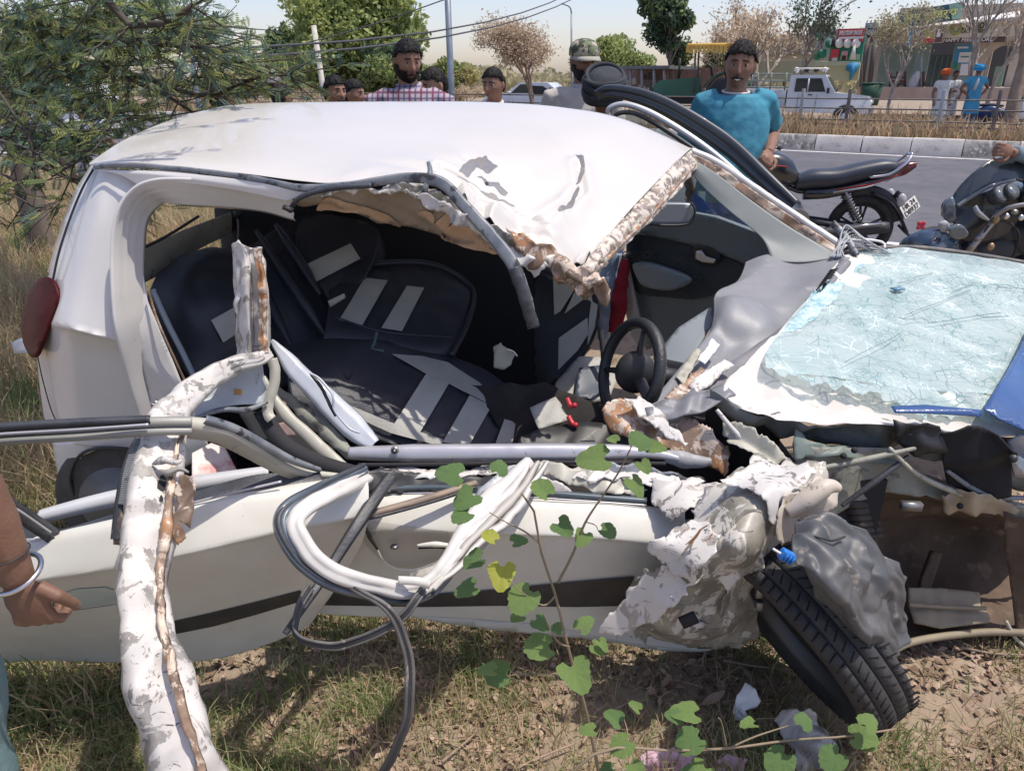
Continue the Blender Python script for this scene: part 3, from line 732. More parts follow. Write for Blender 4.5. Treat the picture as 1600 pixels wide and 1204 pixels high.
for r, m_ in (((1298, 77, 1310, 93), redp), ((1300, 90, 1308, 95), whitep), ((1314, 80, 1324, 94), M('sack_pink', (.55, .3, .3))), ((1315, 87, 1322, 94), blackp), ((1331, 85, 1343, 94), M('pale_green_sack', (.35, .5, .35)))):
    fpart('product_print', r, 33.38, .04, m_, b2)
mb = MB(); mb.prism([(-.12, -.3), (.12, -.3), (0, .35)], .04, frame(1334, 80, 33.34)); mb.build('product_print', whitep, b2, world=True)
for u in (1300, 1346):
    mb = MB(); mb.tube([PS(u, 150, 33.8), PS(u, 46, 33.8)], .05, 6); mb.build('post', dsteel, b2, world=True)
b3 = thing('low_painted_board', 'yellow green painted low board with a blue map behind the pickup', 'billboard', tuple(PS(1320, 130, 32.5)))
fpart('panel', (1272, 98, 1342, 126), 32.5, .1, M('yellow_green_board', (.50, .52, .28), (.55, .50, .36), scale=1, rough=.7), b3)
fpart('header', (1272, 96, 1342, 103), 32.4, .08, M('pale_olive', (.50, .53, .38)), b3)
mb = MB(); mb.prism([(-.32, .28), (0, .36), (.36, .34), (.30, -.02), (.12, -.2), (.05, -.46), (-.06, -.44), (-.1, -.1), (-.36, .02)], .04, frame(1331, 110, 32.36) @ Matrix.Diagonal((.62, 1, .75, 1))); mb.build('map_print', bluep, b3, world=True)
fpart('left_panel', (1176, 96, 1272, 128), 33.0, .1, M('banner_pale', (.48, .47, .36), (.40, .45, .30), scale=1.2, rough=.7), b3)
# green bushes and bins in front of shop
tub = thing('plant_tub', 'round dark green bin standing under the pale young tree', 'bin', tuple(PS(1361, 158, 30.5)))
mb = MB(); c = PS(1361, 147, 30.5); mb.tube([c + Vector((0, 0, -.38)), c + Vector((0, 0, .35))], [.28, .36], 14); mb.build('body', M('dark_green_plastic', (.03, .09, .06), rough=.6), tub, world=True)
mb = MB(); mb.tube([c + Vector((.36 * math.cos(a), .36 * math.sin(a), .35)) for a in [2 * math.pi * i / 16 for i in range(16)]], .03, 5, closed=True); mb.build('rim', MATS['dark_green_plastic'], tub, world=True)
# thatch / tin stalls left of the tractor
stall = thing('roadside_stall', 'dark tin roofed stall crowded with goods left of the tractor', 'stall', tuple(PS(1005, 140, 31)))
tin = M('dark_tin', (.10, .12, .13), (.17, .17, .17), scale=3, rough=.6); 
fpart('roof', (955, 103, 1045, 108), 30.5, 3.2, tin, stall); fpart('back_wall', (958, 108, 1040, 150), 33, .1, M('brick_pink', (.30, .19, .16), (.24, .15, .13), scale=5, rough=.9), stall)
for u in (962, 985, 1003, 1022, 1038):
    mb = MB(); mb.tube([PS(u, 152, 30.6), PS(u, 105, 30.6)], .06, 6); mb.build('post', M('grey_post', (.22, .22, .22)), stall, world=True)
rngs = random.Random(5)
for i in range(16):
    u = rngs.uniform(962, 1036); v = rngs.uniform(122, 150); mb = MB(); mb.box(PS(u, v, 31 + rngs.random()), (rngs.uniform(.2, .6), .3, rngs.uniform(.15, .5)), Euler((rngs.uniform(-.3, .3), rngs.uniform(-.3, .3), 0)))
    mb.build('goods', [tin, M('goods_brown', (.25, .17, .12)), M('goods_pale', (.45, .43, .40)), dsteel][i % 4], stall, world=True, smooth=False)
wall2 = fpart('boundary_wall', (1040, 106, 1140, 150), 35, .25, MATS['brick_pink'], None); tag(wall2, 'long dull brick wall behind the tractor', 'wall')
# ================================================================ VEHICLES
carw = M('far_car_white', (0.62, 0.62, 0.63), rough=0.25, coat=0.5); glassd = M('dark_glass', (0.02, 0.03, 0.035), rough=0.08, spec=0.8)
tyrem = M('tyre_far', (0.03, 0.03, 0.032), rough=0.8); steelm = M('bright_steel', (0.6, 0.6, 0.6), rough=0.3, metal=0.9)
def vthing(name, label, cat, u, v, s, yaw):
    p = PZ(u, v, .25) if s is None else PS(u, 130, s); return thing(name, label, cat, (p.x, p.y, .25), yaw)
def wheel_parts(par, c, r, wd, rimm):
    mb = MB(); mb.tube([c + Vector((0, -wd / 2, 0)), c + Vector((0, -wd / 2 * .9, 0)), c + Vector((0, wd / 2 * .9, 0)), c + Vector((0, wd / 2, 0))], [r * .88, r, r, r * .88], 20)
    w_ = mb.build('wheel', tyrem, par)
    mb = MB(); mb.tube([c + Vector((0, -wd / 2 - .01, 0)), c + Vector((0, -wd / 2 + .05, 0))], r * .62, 16); x = mb.build('rim', rimm, w_)
    return w_
def side_body(prof, width, taper=0.0):
    """profile (x,z) extruded along y, edges narrowing at the top"""
    mb = MB(); n = len(prof); zs = [z for x, z in prof]; z1 = max(zs); rings = []
    for y, k in ((-1, 0), (-.97, .5), (.97, .5), (1, 0)):
        rings.append([Vector((x * (1 if k else .985), y * width / 2 * (1 - taper * max(0, (z - .8)) / max(z1 - .8, .01)), z)) for x, z in prof])
    mb.rings(rings); return mb
# --- white pickup (facing right)
pk_ = vthing('pickup_truck', 'white pickup with spare roof lamps and painted cargo side on the far road', 'pickup truck', 1268, 0, 28.4, math.atan2(E.y, E.x) + .12)
cab = [(-.75, .55), (-.75, 1.25), (-.70, 1.86), (.55, 1.86), (.98, 1.25), (2.15, 1.12), (2.25, .95), (2.25, .55)]
pk_.scale = (.88, .88, .9)
side_body(cab, 1.7, .12).build('body', carw, pk_, auto=40)
mb = MB(); mb.prism([(-.50, 1.28), (-.48, 1.74), (.42, 1.74), (.62, 1.28)], .03, Matrix.Translation((0, -.80, 0))); mb.build('side_window', glassd, pk_, smooth=False)
mb = MB(); mb.box((-.02, -.83, 1.5), (.05, .03, .46)); mb.build('window_pillar', carw, pk_)
mb = MB(); mb.add([(.60, -.70, 1.80), (.60, .70, 1.80), (.98, .78, 1.29), (.98, -.78, 1.29)], [(0, 1, 2, 3)]); mb.build('windscreen', glassd, pk_, smooth=False)
for x in (-.33, .33):
    mb = MB(); mb.box((x, -.85, .9), (.012, .012, .62)); mb.build('door_line', blackp, pk_)
mb = MB(); mb.box((.1, -.86, 1.18), (.16, .03, .04)); mb.build('door_handle', blackp, pk_)
mb = MB(); mb.box((.72, -.95, 1.33), (.09, .16, .2)); mb.build('wing_mirror', blackp, pk_, bevel=.02)
for y in (-.85, .85): wheel_parts(pk_, Vector((1.45, y * .93, .36)), .36, .22, steelm); wheel_parts(pk_, Vector((-2.0, y * .93, .36)), .36, .22, steelm)
for y in (-.86,):
    mb = MB(); mb.tube([Vector((1.45 + .43 * math.cos(a), y, .38 + .43 * math.sin(a))) for a in [math.pi * i / 12 for i in range(13)]], .05, 6); mb.build('wheel_arch', blackp, pk_)
mb = MB(); mb.box((2.27, 0, .62), (.12, 1.7, .25)); mb.build('front_bumper', M('bumper_grey', (.2, .2, .21), rough=.6), pk_, bevel=.03)
for i in range(7):
    mb = MB(); mb.box((2.27, -.36 + i * .12, .93), (.03, .05, .2)); mb.build('grille_bar', M('bumper_grey', (.2, .2, .21)), pk_)
for y in (-.66, .66):
    mb = MB(); mb.ell((2.22, y, .93), (.08, .13, .12)); mb.build('headlight', M('lamp_glass', (.7, .7, .7), rough=.1), pk_)
mb = MB(); mb.box((-1.85, 0, 1.05), (2.1, 1.72, .62)); mb.build('cargo_box', M('cargo_paint', (.50, .52, .54), rough=.5), pk_, bevel=.01)
for x, m_ in ((-2.2, bluep), (-1.75, M('grey_mauve', (.35, .33, .38))), (-1.3, orangep)):
    mb = MB(); mb.prism([(x - .18, .85), (x + .2, .85), (x + .22, 1.08), (x + .12, 1.28), (x + .05, 1.08), (x - .02, 1.3), (x - .08, 1.05), (x - .16, 1.15)], .012, Matrix.Translation((0, -.868, .02))); mb.build('painted_flower', m_, pk_, smooth=False)
for z in (1.42, 1.66, 1.9):
    for y in (-.84, .84):
        mb = MB(); mb.box((-1.85, y, z), (2.1, .04, .045)); mb.build('cargo_rail', M('green_grey_rail', (.20, .24, .22)), pk_)
for x in (-2.88, -2.4, -1.9, -1.4, -.85):
    for y in (-.84, .84):
        mb = MB(); mb.box((x, y, 1.63), (.05, .045, .62)); mb.build('cargo_post', M('green_grey_rail', (.20, .24, .22)), pk_)
for x in (-.6, -.1, .45):
    mb = MB(); mb.box((x, 0, 1.95), (.04, 1.3, .05)); mb.build('roof_bar', dsteel, pk_)
for k, x in enumerate((-.55, -.2, .15, .45)):
    mb = MB(); mb.ell((x, -.5 + .05 * k, 2.03), (.1, .12, .1)); mb.build('roof_lamp', M('lamp_glass', (.7, .7, .7)) if k % 3 == 0 else blackp, pk_)
mb = MB(); mb.tube([(-.6, -.62, 2.08), (.5, -.62, 2.08), (.5, .62, 2.08), (-.6, .62, 2.08)], .022, 6, closed=True); mb.build('roof_rack', whitep, pk_)
# --- tractor
tr = vthing('tractor', 'green tractor with a faded yellow canopy facing left', 'tractor', 1100, 0, 29.5, math.atan2(E.y, E.x) + math.pi * .08 + math.pi)
tr.scale = (1.2, 1.2, 1.2)
tg = M('tractor_green', (.035, .12, .075), rough=.5); ty = M('canopy_yellow', (.66, .43, .10), (.60, .36, .08), scale=3, rough=.7)
mb = MB(); mb.cur = 0
mb = side_body([(.1, .75), (.1, 1.35), (1.35, 1.25), (1.55, 1.1), (1.55, .75)], .62); mb.build('hood', tg, tr, auto=40)
mb = MB(); mb.box((.1, 0, .7), (2.2, .45, .3)); mb.build('chassis', blackp, tr, bevel=.03)
for y in (-.55, .55):
    wheel_parts(tr, Vector((1.25, y, .38)), .38, .2, M('rim_cream', (.6, .42, .25), rough=.5)); wheel_parts(tr, Vector((-.75, y * 1.15, .68)), .68, .36, M('rim_cream', (.6, .42, .25)))
    mb = MB(); mb.tube([Vector((-.75 + .78 * math.cos(a), y * 1.15, .7 + .78 * math.sin(a))) for a in [math.pi * (.1 + .75 * i / 10) for i in range(11)]], .17, 6, flat=.15); mb.build('mudguard', tg, tr)
for x in (-1.15, .25):
    for y in (-.5, .5):
        mb = MB(); mb.tube([(x, y, .9), (x + .05, y, 2.18)], .03, 6); mb.build('canopy_post', dsteel, tr)
mb = MB(); mb.box((-.42, 0, 2.24), (1.95, 1.35, .12)); mb.build('canopy', ty, tr, bevel=.04)
mb = MB()
for i in range(16): mb.box((-1.36 + i * .125, .69, 2.14 - .02 * (i % 3)), (.10, .02, .17 + .04 * (i % 2)))
mb.build('canopy_fringe', ty, tr, smooth=False)
mb = MB(); mb.ell((-.7, 0, 1.1), (.28, .26, .2)); mb.build('seat', blackp, tr)
mb = MB(); mb.tube([Vector((-.2 + .05 * math.sin(a), .2 * math.cos(a), 1.5 + .17 * math.sin(a))) for a in [2 * math.pi * i / 14 for i in range(14)]], .02, 6, closed=True); mb.build('steering_wheel', blackp, tr)
mb = MB(); mb.tube([(.8, .1, 1.3), (.8, .1, 1.9)], .035, 8); mb.build('exhaust', blackp, tr)
mb = MB(); mb.box((1.58, 0, .95), (.08, .5, .3)); mb.build('grille', blackp, tr)
# --- white sedan in the distance
sd = vthing('parked_car', 'white saloon car seen between the bare thicket and capped man', 'car', 838, 0, 27.6, math.atan2(E.y, E.x) + math.pi + .25)
side_body([(-2.1, .35), (-2.15, .8), (-1.9, .95), (-1.3, 1.0), (-.7, 1.42), (.45, 1.44), (1.05, 1.02), (1.9, .88), (2.15, .7), (2.15, .35)], 1.7, .18).build('body', M('sedan_white', (.66, .67, .70), rough=.25, coat=.5), sd, auto=40)
for y in (.83, -.83):
    mb = MB(); mb.prism([(-1.1, 1.02), (-.62, 1.34), (-.12, 1.36), (-.12, 1.02)], .03, Matrix.Translation((0, y * .94, 0)) @ Matrix.Rotation(-.25 if y > 0 else .25, 4, 'X').to_4x4()); mb.build('side_window', glassd, sd, smooth=False)
    mb = MB(); mb.prism([(-.04, 1.02), (-.04, 1.36), (.42, 1.36), (.85, 1.02)], .03, Matrix.Translation((0, y * .94, 0))); mb.build('side_window', glassd, sd, smooth=False)
    for x in (-1.35, 1.35): wheel_parts(sd, Vector((x, y * .93, .31)), .31, .2, steelm)
mb = MB(); mb.add([(.48, -.62, 1.40), (.48, .62, 1.40), (1.03, .7, 1.04), (1.03, -.7, 1.04)], [(0, 1, 2, 3)]); mb.build('windscreen', glassd, sd, smooth=False)
mb = MB(); mb.box((.85, .92, 1.05), (.14, .14, .1)); mb.build('wing_mirror', carw, sd, bevel=.03)
crate = fpart('crate_stack', (860, 138, 889, 162), 24, .4, M('crate_black', (.05, .06, .07), (.12, .14, .16), scale=12, rough=.7), None); tag(crate, 'dark plastic crate stack right of the white saloon car', 'crate')
# under the thorny tree: parked vehicles and a person (small)
van = thing('parked_car', 'white hatchback mostly hidden behind the thorny tree trunk', 'car', (-12.5, 22, .25), 2.6)
side_body([(-1.7, .3), (-1.75, .9), (-1.3, 1.4), (.5, 1.42), (1.0, .98), (1.75, .8), (1.75, .3)], 1.5, .15).build('body', carw, van, auto=40)
for y in (.76, -.76):
    mb = MB(); mb.prism([(-1.2, .95), (-1.0, 1.32), (.4, 1.32), (.8, .95)], .03, Matrix.Translation((0, y * .93, 0))); mb.build('side_window', glassd, van, smooth=False)
    for x in (-1.15, 1.15): wheel_parts(van, Vector((x, y * .9, .28)), .28, .18, steelm)

# ================================================================ MOTORCYCLES
blk = M('bike_black', (.018, .02, .024), rough=.22, coat=.6, spec=.6); seatm = M('seat_vinyl', (.034, .043, .062), (.026, .033, .048), scale=9, rough=.42, bump=.15, bscale=160); chrome = M('chrome', (.62, .62, .63), rough=.22, metal=1.0)
dullal = M('dull_alloy', (.30, .30, .30), rough=.45, metal=.8); rub = M('rubber', (.022, .022, .022), (.05, .045, .04), scale=14, rough=.85, bump=.3, bscale=80); redl = M('red_stripe', (.35, .03, .02), rough=.3)
platem = M('number_plate', (.72, .70, .64), rough=.5); skyplastic = M('plastic_dark', (.035, .038, .042), rough=.55)
def loopt(c, r, rt, n=36, sides=10):
    mb = MB(); mb.tube([c + Vector((r * math.cos(a), 0, r * math.sin(a))) for a in [2 * math.pi * i / n for i in range(n)]], rt, sides, closed=True); return mb
bk = thing('motorcycle', 'black commuter motorcycle with long seat parked behind the wreck, number plate to the right', 'motorcycle', tuple(PZ(1334, 404, .25)), rad(-9)); bk.scale = (.95, .95, .95)
H_ = Vector((0, 0, .30))
w_ = loopt(H_, .255, .047).build('rear_wheel', rub, bk)
loopt(H_, .205, .012, sides=6).build('rim', skyplastic, w_)
for i in range(5):
    a = 2 * math.pi * i / 5 + .3
    for da in (-.13, .13):
        mb = MB(); mb.bar(H_ + Vector((.04 * math.cos(a), 0, .04 * math.sin(a))), H_ + Vector((.2 * math.cos(a + da), 0, .2 * math.sin(a + da))), .016, .02); mb.build('spoke', skyplastic, w_)
mb = MB(); mb.tube([H_ + Vector((0, -.05, 0)), H_ + Vector((0, .05, 0))], .055, 14); mb.build('hub', dullal, w_)
Hf = Vector((-1.27, 0, .30)); w2 = loopt(Hf, .255, .042).build('front_wheel', rub, bk); loopt(Hf, .205, .012, sides=6).build('rim', skyplastic, w2)
# seat (loft of cross sections along x)
def xloft(st, name, m, par, n=16, sq=2.6):
    """stations (x, zc, half width, half height)"""
    mb = MB(); R = []
    C = cr([Vector((x, z, w__)) for x, z, w__, h in st], 26); Hh = cr([Vector((x, h, 0)) for x, z, w__, h in st], 26)
    for q, h in zip(C, Hh):
        R.append([Vector((q.x, q.z * math.copysign(abs(math.cos(a)) ** (2 / sq), math.cos(a)), q.y + h.y * math.copysign(abs(math.sin(a)) ** (2 / sq), math.sin(a)))) for a in [2 * math.pi * i / n for i in range(n)]])
    mb.rings(R); return mb.build(name, m, par)
xloft([(-.64, .70, .10, .06), (-.5, .735, .13, .085), (-.3, .75, .14, .085), (-.1, .80, .135, .085), (.1, .845, .12, .075), (.22, .855, .09, .045)], 'seat', seatm, bk)
tk = xloft([(-1.12, .84, .07, .05), (-1.02, .84, .135, .12), (-.85, .83, .15, .145), (-.7, .79, .12, .12), (-.62, .74, .08, .06)], 'fuel_tank', blk, bk)
mb = MB(); mb.tube([(-1.05, -.143, .84), (-.9, -.155, .865), (-.75, -.135, .85)], .006, 5); mb.build('stripe', redl, tk)
xloft([(-.55, .60, .06, .06), (-.35, .62, .13, .06), (-.1, .68, .13, .05), (.15, .77, .10, .045), (.33, .85, .05, .03)], 'tail_panel', blk, bk)
mb = MB(); mb.tube([(-.3, -.135, .655), (0, -.13, .71), (.25, -.09, .80)], .006, 5); mb.build('tail_stripe', redl, bk)
mb = MB(); mb.tube([(-.32, -.138, .63), (-.05, -.135, .68), (.15, -.115, .745)], .009, 5); mb.build('tail_lettering', M('silver_decal', (.35, .36, .38), rough=.4), bk)
mb = MB()
for y in (-.12, .12): mb.tube(cr([Vector((-.02, y, .77)), Vector((.14, y, .80)), Vector((.27, y * .9, .90)), Vector((.32, y * .5, .965))], 12), .014, 8)
mb.tube([(.32, -.06, .965), (.32, .06, .965)], .014, 8); mb.build('grab_rail', chrome, bk)
xloft([(.18, .80, .08, .05), (.30, .84, .07, .06), (.38, .875, .05, .03)], 'tail_lamp', M('lamp_red_dark', (.10, .02, .02), rough=.2), bk)
mb = MB(); mb.tube(cr([Vector((.05, 0, .62)), Vector((.22, 0, .54)), Vector((.34, 0, .40)), Vector((.42, 0, .27))], 12), [.07] * 6 + [.065] * 6, 10, flat=.2, up=(0, 0, 1)); mb.build('rear_mudguard', skyplastic, bk)
mb = MB(); mb.tube(cr([H_ + Vector((.33 * math.cos(a), 0, .33 * math.sin(a))) for a in [.2 + i * .35 for i in range(6)]], 14), .06, 8, flat=.25, up=(0, 1, 0)); mb.build('wheel_hugger', skyplastic, bk)
mb = MB(); mb.tube(cr([Vector((.34, 0, .33)), Vector((.45, 0, .24)), Vector((.56, 0, .22)), Vector((.60, 0, .27))], 8), .013, 6); mb.build('mudguard_stay', skyplastic, bk)
MP = Matrix.Translation((.40, -.03, .50)) @ Matrix.Rotation(rad(38), 4, 'Z') @ Matrix.Rotation(rad(-28), 4, 'Y') @ Matrix.Rotation(rad(-22), 4, 'X')
mb = MB(); mb.prism([(-.105, -.06), (.105, -.06), (.105, .06), (-.105, .06)], .006, MP); pl = mb.build('number_plate', platem, bk, smooth=False, bevel=.002)
text('plate_text', 'HR 24', .062, blackp, pl, MP @ Matrix.Translation((0, -.006, .028)), ext=.001, bold=.0008); text('plate_text', 'D8937', .068, blackp, pl, MP @ Matrix.Translation((0, -.006, -.03)), ext=.001, bold=.0008)
mb = MB(); mb.ell((.52, -.05, .34), (.03, .008, .03)); mb.build('red_flower_tag', M('flower_red', (.6, .05, .07), rough=.5), bk)
for a in range(4):
    mb = MB(); mb.ell((.52 + .028 * math.cos(a * 1.57 + .8), -.055, .34 + .028 * math.sin(a * 1.57 + .8)), (.02, .006, .02)); mb.build('flower_petal', MATS['flower_red'], bk)
mb = MB(); mb.tube([(.26, 0, .62), (.33, -.02, .58)], .03, 8); mb.build('tail_bracket', skyplastic, bk)
for y in (-.17, .17):
    mb = MB(); mb.ell((.27, y, .58), (.04, .03, .06)); mb.build('indicator', M('lamp_grey', (.4, .4, .4), rough=.25), bk)
# shock, swing arm, silencer, engine, frame
for y in (-.12, .12):
    mb = MB(); mb.tube([(-.02, y, .34), (-.22, y, .66)], .018, 8); sh = mb.build('shock_absorber', dullal, bk)
    pts = [Vector((-.04 - .15 * t, y, .37 + .24 * t)) + Vector((.02, 0, .012)) * math.cos(t * 60) * 1.2 + Vector((0, .026, 0)) * math.sin(t * 60) for t in [i / 80 for i in range(81)]]
    mb = MB(); mb.tube(pts, .006, 5); mb.build('spring', dullal, sh)
    mb = MB(); mb.bar((0, y * .8, .3), (-.5, y * .8, .36), .035, .05); mb.build('swing_arm', skyplastic, bk)
mb = MB(); mb.tube(cr([Vector((-.95, -.15, .25)), Vector((-.6, -.17, .22)), Vector((-.3, -.17, .27)), Vector((.2, -.18, .34))], 14), [.025] * 5 + [.04, .05, .055, .058, .058, .058, .058, .056, .05], 12); mb.build('silencer', skyplastic, bk)
mb = MB(); mb.tube([(-.22, -.235, .33), (.12, -.24, .38)], .012, 6); mb.build('heat_shield', chrome, bk)
mb = MB(); mb.ell((-.72, 0, .42), (.2, .15, .17)); mb.box((-.85, 0, .58), (.16, .18, .2)); mb.tube([(-.6, -.14, .38), (-.6, -.19, .38)], .1, 16); mb.build('engine', dullal, bk, auto=40)
mb = MB(); mb.tube([(-1.05, 0, .78), (-.6, 0, .62), (-.3, 0, .6), (.1, 0, .72)], .025, 8); mb.tube([(-1.05, 0, .78), (-1.0, 0, .4), (-.6, 0, .25)], .025, 8); mb.build('frame', blk, bk)
mb = MB()
for y in (-.09, .09): mb.tube([(-1.27, y, .3), (-1.08, y, .92)], .02, 8)
mb.build('front_fork', dullal, bk)
mb = MB(); mb.tube(cr([Vector((-.90, -.36, 1.03)), Vector((-1.0, -.2, 1.02)), Vector((-1.08, 0, .95)), Vector((-1.0, .2, 1.02)), Vector((-.90, .36, 1.03))], 18), .011, 8); hb = mb.build('handlebar', dullal, bk)
for y in (-1, 1):
    mb = MB(); mb.tube([(-.93, y * .26, 1.035), (-.88, y * .38, 1.03)], .018, 8); mb.build('grip', rub, hb)
    mb = MB(); mb.tube([(-1.0, y * .22, 1.03), (-1.0, y * .36, 1.02)], .006, 6); mb.build('lever', dullal, hb)
mb = MB(); mb.ell((-1.17, 0, .92), (.1, .09, .1)); mb.build('headlamp', skyplastic, bk)
mb = MB(); mb.bar((-.45, -.1, .2), (-.35, -.28, .22), .02, .02); mb.build('footpeg', rub, bk)

# --- nearer dark motorcycle / rider hand on the right edge
b4 = thing('motorcycle', 'dark faired motorcycle at the right edge with round twin gauges and folded lever', 'motorcycle', tuple(P(1530, 400, 4.9).xy) + (.24,))
Y4 = 4.5
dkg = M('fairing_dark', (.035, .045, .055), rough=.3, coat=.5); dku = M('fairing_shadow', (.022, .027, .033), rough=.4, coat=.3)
patch('windscreen_cowl', [(1487, 312, Y4), (1500, 290, Y4), (1530, 262, Y4), (1562, 243, Y4 + .05), (1590, 240, Y4 + .1), (1640, 235, Y4 + .2), (1640, 300, Y4 + .15), (1590, 282, Y4 + .02), (1555, 290, Y4 - .02), (1520, 306, Y4 - .03), (1498, 322, Y4 - .03)], dkg, b4, step=5, thick=.02, curve=True)
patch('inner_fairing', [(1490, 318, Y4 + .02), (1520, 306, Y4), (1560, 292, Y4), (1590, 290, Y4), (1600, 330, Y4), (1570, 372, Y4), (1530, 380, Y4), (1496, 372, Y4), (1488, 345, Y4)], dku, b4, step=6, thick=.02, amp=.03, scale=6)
rtube('cowl_edge', [(1496, 322, Y4 - .05), (1520, 306, Y4 - .05), (1550, 290, Y4 - .05), (1585, 281, Y4 - .03)], .012, M('edge_grey', (.16, .18, .2), rough=.3), b4)
patch('headlight_cowl', [(1474, 318, Y4), (1486, 308, Y4), (1492, 325, Y4 - .02), (1490, 343, Y4), (1480, 346, Y4), (1472, 335, Y4)], M('lens_grey', (.10, .13, .15), rough=.15, coat=1), b4, step=5, thick=.05, curve=True)
rtube('fork_tube', [(1514, 392, Y4 - .1), (1556, 340, Y4 - .05)], .020, M('fork_tan', (.36, .32, .28), rough=.35, metal=.5), b4, n=6, sides=12)
for u, v, r in ((1562, 304, .055), (1580, 299, .05)):
    c = P(u, v, Y4 - .12); mb = MB(); ax = (Vector((0.25, -.8, .55))).normalized(); mb.tube([c - ax * .05, c, c + ax * .012], [r * .8, r, r * .95], 20); gg = mb.build('gauge', dku, b4, world=True, auto=40)
    mb = MB(); mb.tube([c + ax * .013, c + ax * .016], r * .82, 20); x = mb.build('gauge_face', M('gauge_face', (.15, .17, .18), rough=.1, coat=1), None, world=True); x.parent = gg; x.matrix_parent_inverse = gg.matrix_parent_inverse.copy(); x.matrix_parent_inverse = Matrix.Identity(4); 
rtube('handlebar', [(1553, 338, Y4 - .12), (1575, 325, Y4 - .16), (1610, 318, Y4 - .2), (1660, 310, Y4 - .25)], .014, dullal, b4)
rtube('lever', [(1523, 322, Y4 - .15), (1530, 334, Y4 - .17), (1545, 344, Y4 - .17)], [.012, .016, .006], M('lever_grey', (.30, .31, .33), rough=.4, metal=.4), b4)
rtube('brake_hose', [(1560, 345, Y4 - .1), (1580, 350, Y4 - .1), (1592, 372, Y4 - .1), (1575, 420, Y4)], .007, rub, b4)
rtube('brake_hose', [(1545, 352, Y4 - .08), (1530, 375, Y4 - .08), (1520, 400, Y4)], .006, rub, b4)
for i, (u, v) in enumerate(((1560, 330), (1572, 338), (1556, 343), (1585, 331), (1595, 340), (1548, 385), (1528, 372))):
    mb = MB(); mb.ell(P(u, v, Y4 - .1), (.022, .02, .017 + .004 * (i % 3)), 8, 6); mb.build('bolt_fitting', [dullal, chrome, M('brass_dirty', (.35, .25, .15), rough=.5, metal=.5)][i % 3], b4, world=True)
patch('front_mudguard', [(1405, 384, Y4 + .1), (1430, 365, Y4 + .05), (1465, 358, Y4), (1490, 362, Y4), (1500, 385, Y4 - .02), (1490, 420, Y4), (1420, 420, Y4 + .1)], M('mudguard_navy', (.03, .05, .085), rough=.2, coat=.8), b4, step=6, thick=.02, curve=True, inner=[(1455, 385, Y4 - .12)])
patch('mirror', [(1482, 358, Y4 - .15), (1500, 350, Y4 - .15), (1512, 364, Y4 - .15), (1500, 372, Y4 - .14), (1486, 370, Y4 - .14)], M('lens_grey', (.10, .13, .15)), b4, step=4, thick=.03, curve=True)
patch('indicator', [(1468, 350, Y4 - .1), (1478, 345, Y4 - .1), (1482, 358, Y4 - .1), (1472, 362, Y4 - .1)], M('lamp_grey', (.4, .4, .4)), b4, step=4, thick=.03, curve=True)
patch('engine_block', [(1500, 378, Y4 + .15), (1560, 360, Y4 + .1), (1660, 330, Y4 + .1), (1680, 470, Y4 + .1), (1500, 470, Y4 + .1)], skyplastic, b4, step=7, thick=.15, amp=.09, scale=8, seed=4)
patch('fuel_tank', [(1590, 300, Y4), (1640, 280, Y4), (1700, 285, Y4), (1700, 350, Y4), (1610, 345, Y4)], blk, b4, step=8, thick=.2, curve=True)
c = PZ(1452, 470, .25); Hc = P(1452, 418, Y4 + .12)
mb = MB(); mb.tube([Hc + Vector((.22 * math.cos(a), .05 * math.cos(a), .22 * math.sin(a))) for a in [2 * math.pi * i / 30 for i in range(30)]], .045, 8, closed=True); mb.build('front_wheel', rub, b4, world=True)
# scooter at far right
sc2 = thing('scooter', 'small dark blue scooter parked by the right hand tree across the road', 'scooter', tuple(PS(1577, 130, 28.8).xy) + (.25,), math.atan2(E.y, E.x))
for x in (-.6, .6): loopt(Vector((x, 0, .25)), .2, .06, 18, 6).build('wheel', rub, sc2)
xloft([(-.8, .5, .1, .1), (-.4, .6, .2, .2), (0, .55, .16, .15), (.3, .4, .1, .1)], 'body', M('scooter_blue', (.03, .06, .16), rough=.3), sc2)
xloft([(.35, .55, .12, .3), (.5, .7, .16, .32), (.6, .6, .1, .25)], 'front_shield', whitep, sc2)
mb = MB(); mb.tube([(.45, -.3, 1.0), (.5, 0, 1.05), (.45, .3, 1.0)], .02, 6); mb.ell((.5, 0, 1.0), (.09, .09, .1)); mb.build('handlebar', blk, sc2)
xloft([(-.75, .78, .1, .04), (-.3, .8, .13, .05), (0, .78, .1, .04)], 'seat', seatm, sc2)
# ================================================================ THE WRECKED CAR
car = thing('wrecked_car', 'crushed white hatchback with torn roof, stripped doors and shattered windscreen on the verge', 'car', (-0.2, 2.7, 0.0))
white = M('car_white', (0.62, 0.59, 0.545), (0.575, 0.55, 0.505), scale=2.2, rough=0.28, coat=0.5, spec=0.5, c3=(0.55, 0.50, 0.44), scale3=55, lo3=0.70, hi3=0.78, bump=.02, bscale=8)
whitebody = M('car_white_side', (0.70, 0.68, 0.65), (0.64, 0.62, 0.59), scale=2.0, rough=0.28, coat=0.6, c3=(0.50, 0.46, 0.40), scale3=38, lo3=0.68, hi3=0.80)
doorw = M('door_white_dusty', (0.68, 0.67, 0.61), (0.58, 0.57, 0.50), scale=2.5, rough=0.38, coat=0.35, c3=(0.36, 0.31, 0.25), scale3=34, lo3=0.66, hi3=0.82)
innerw = M('inner_shell_paint', (0.44, 0.43, 0.36), (0.34, 0.33, 0.27), scale=4, rough=0.55, c3=(0.16, 0.14, 0.11), scale3=16, lo3=0.58, hi3=0.72)
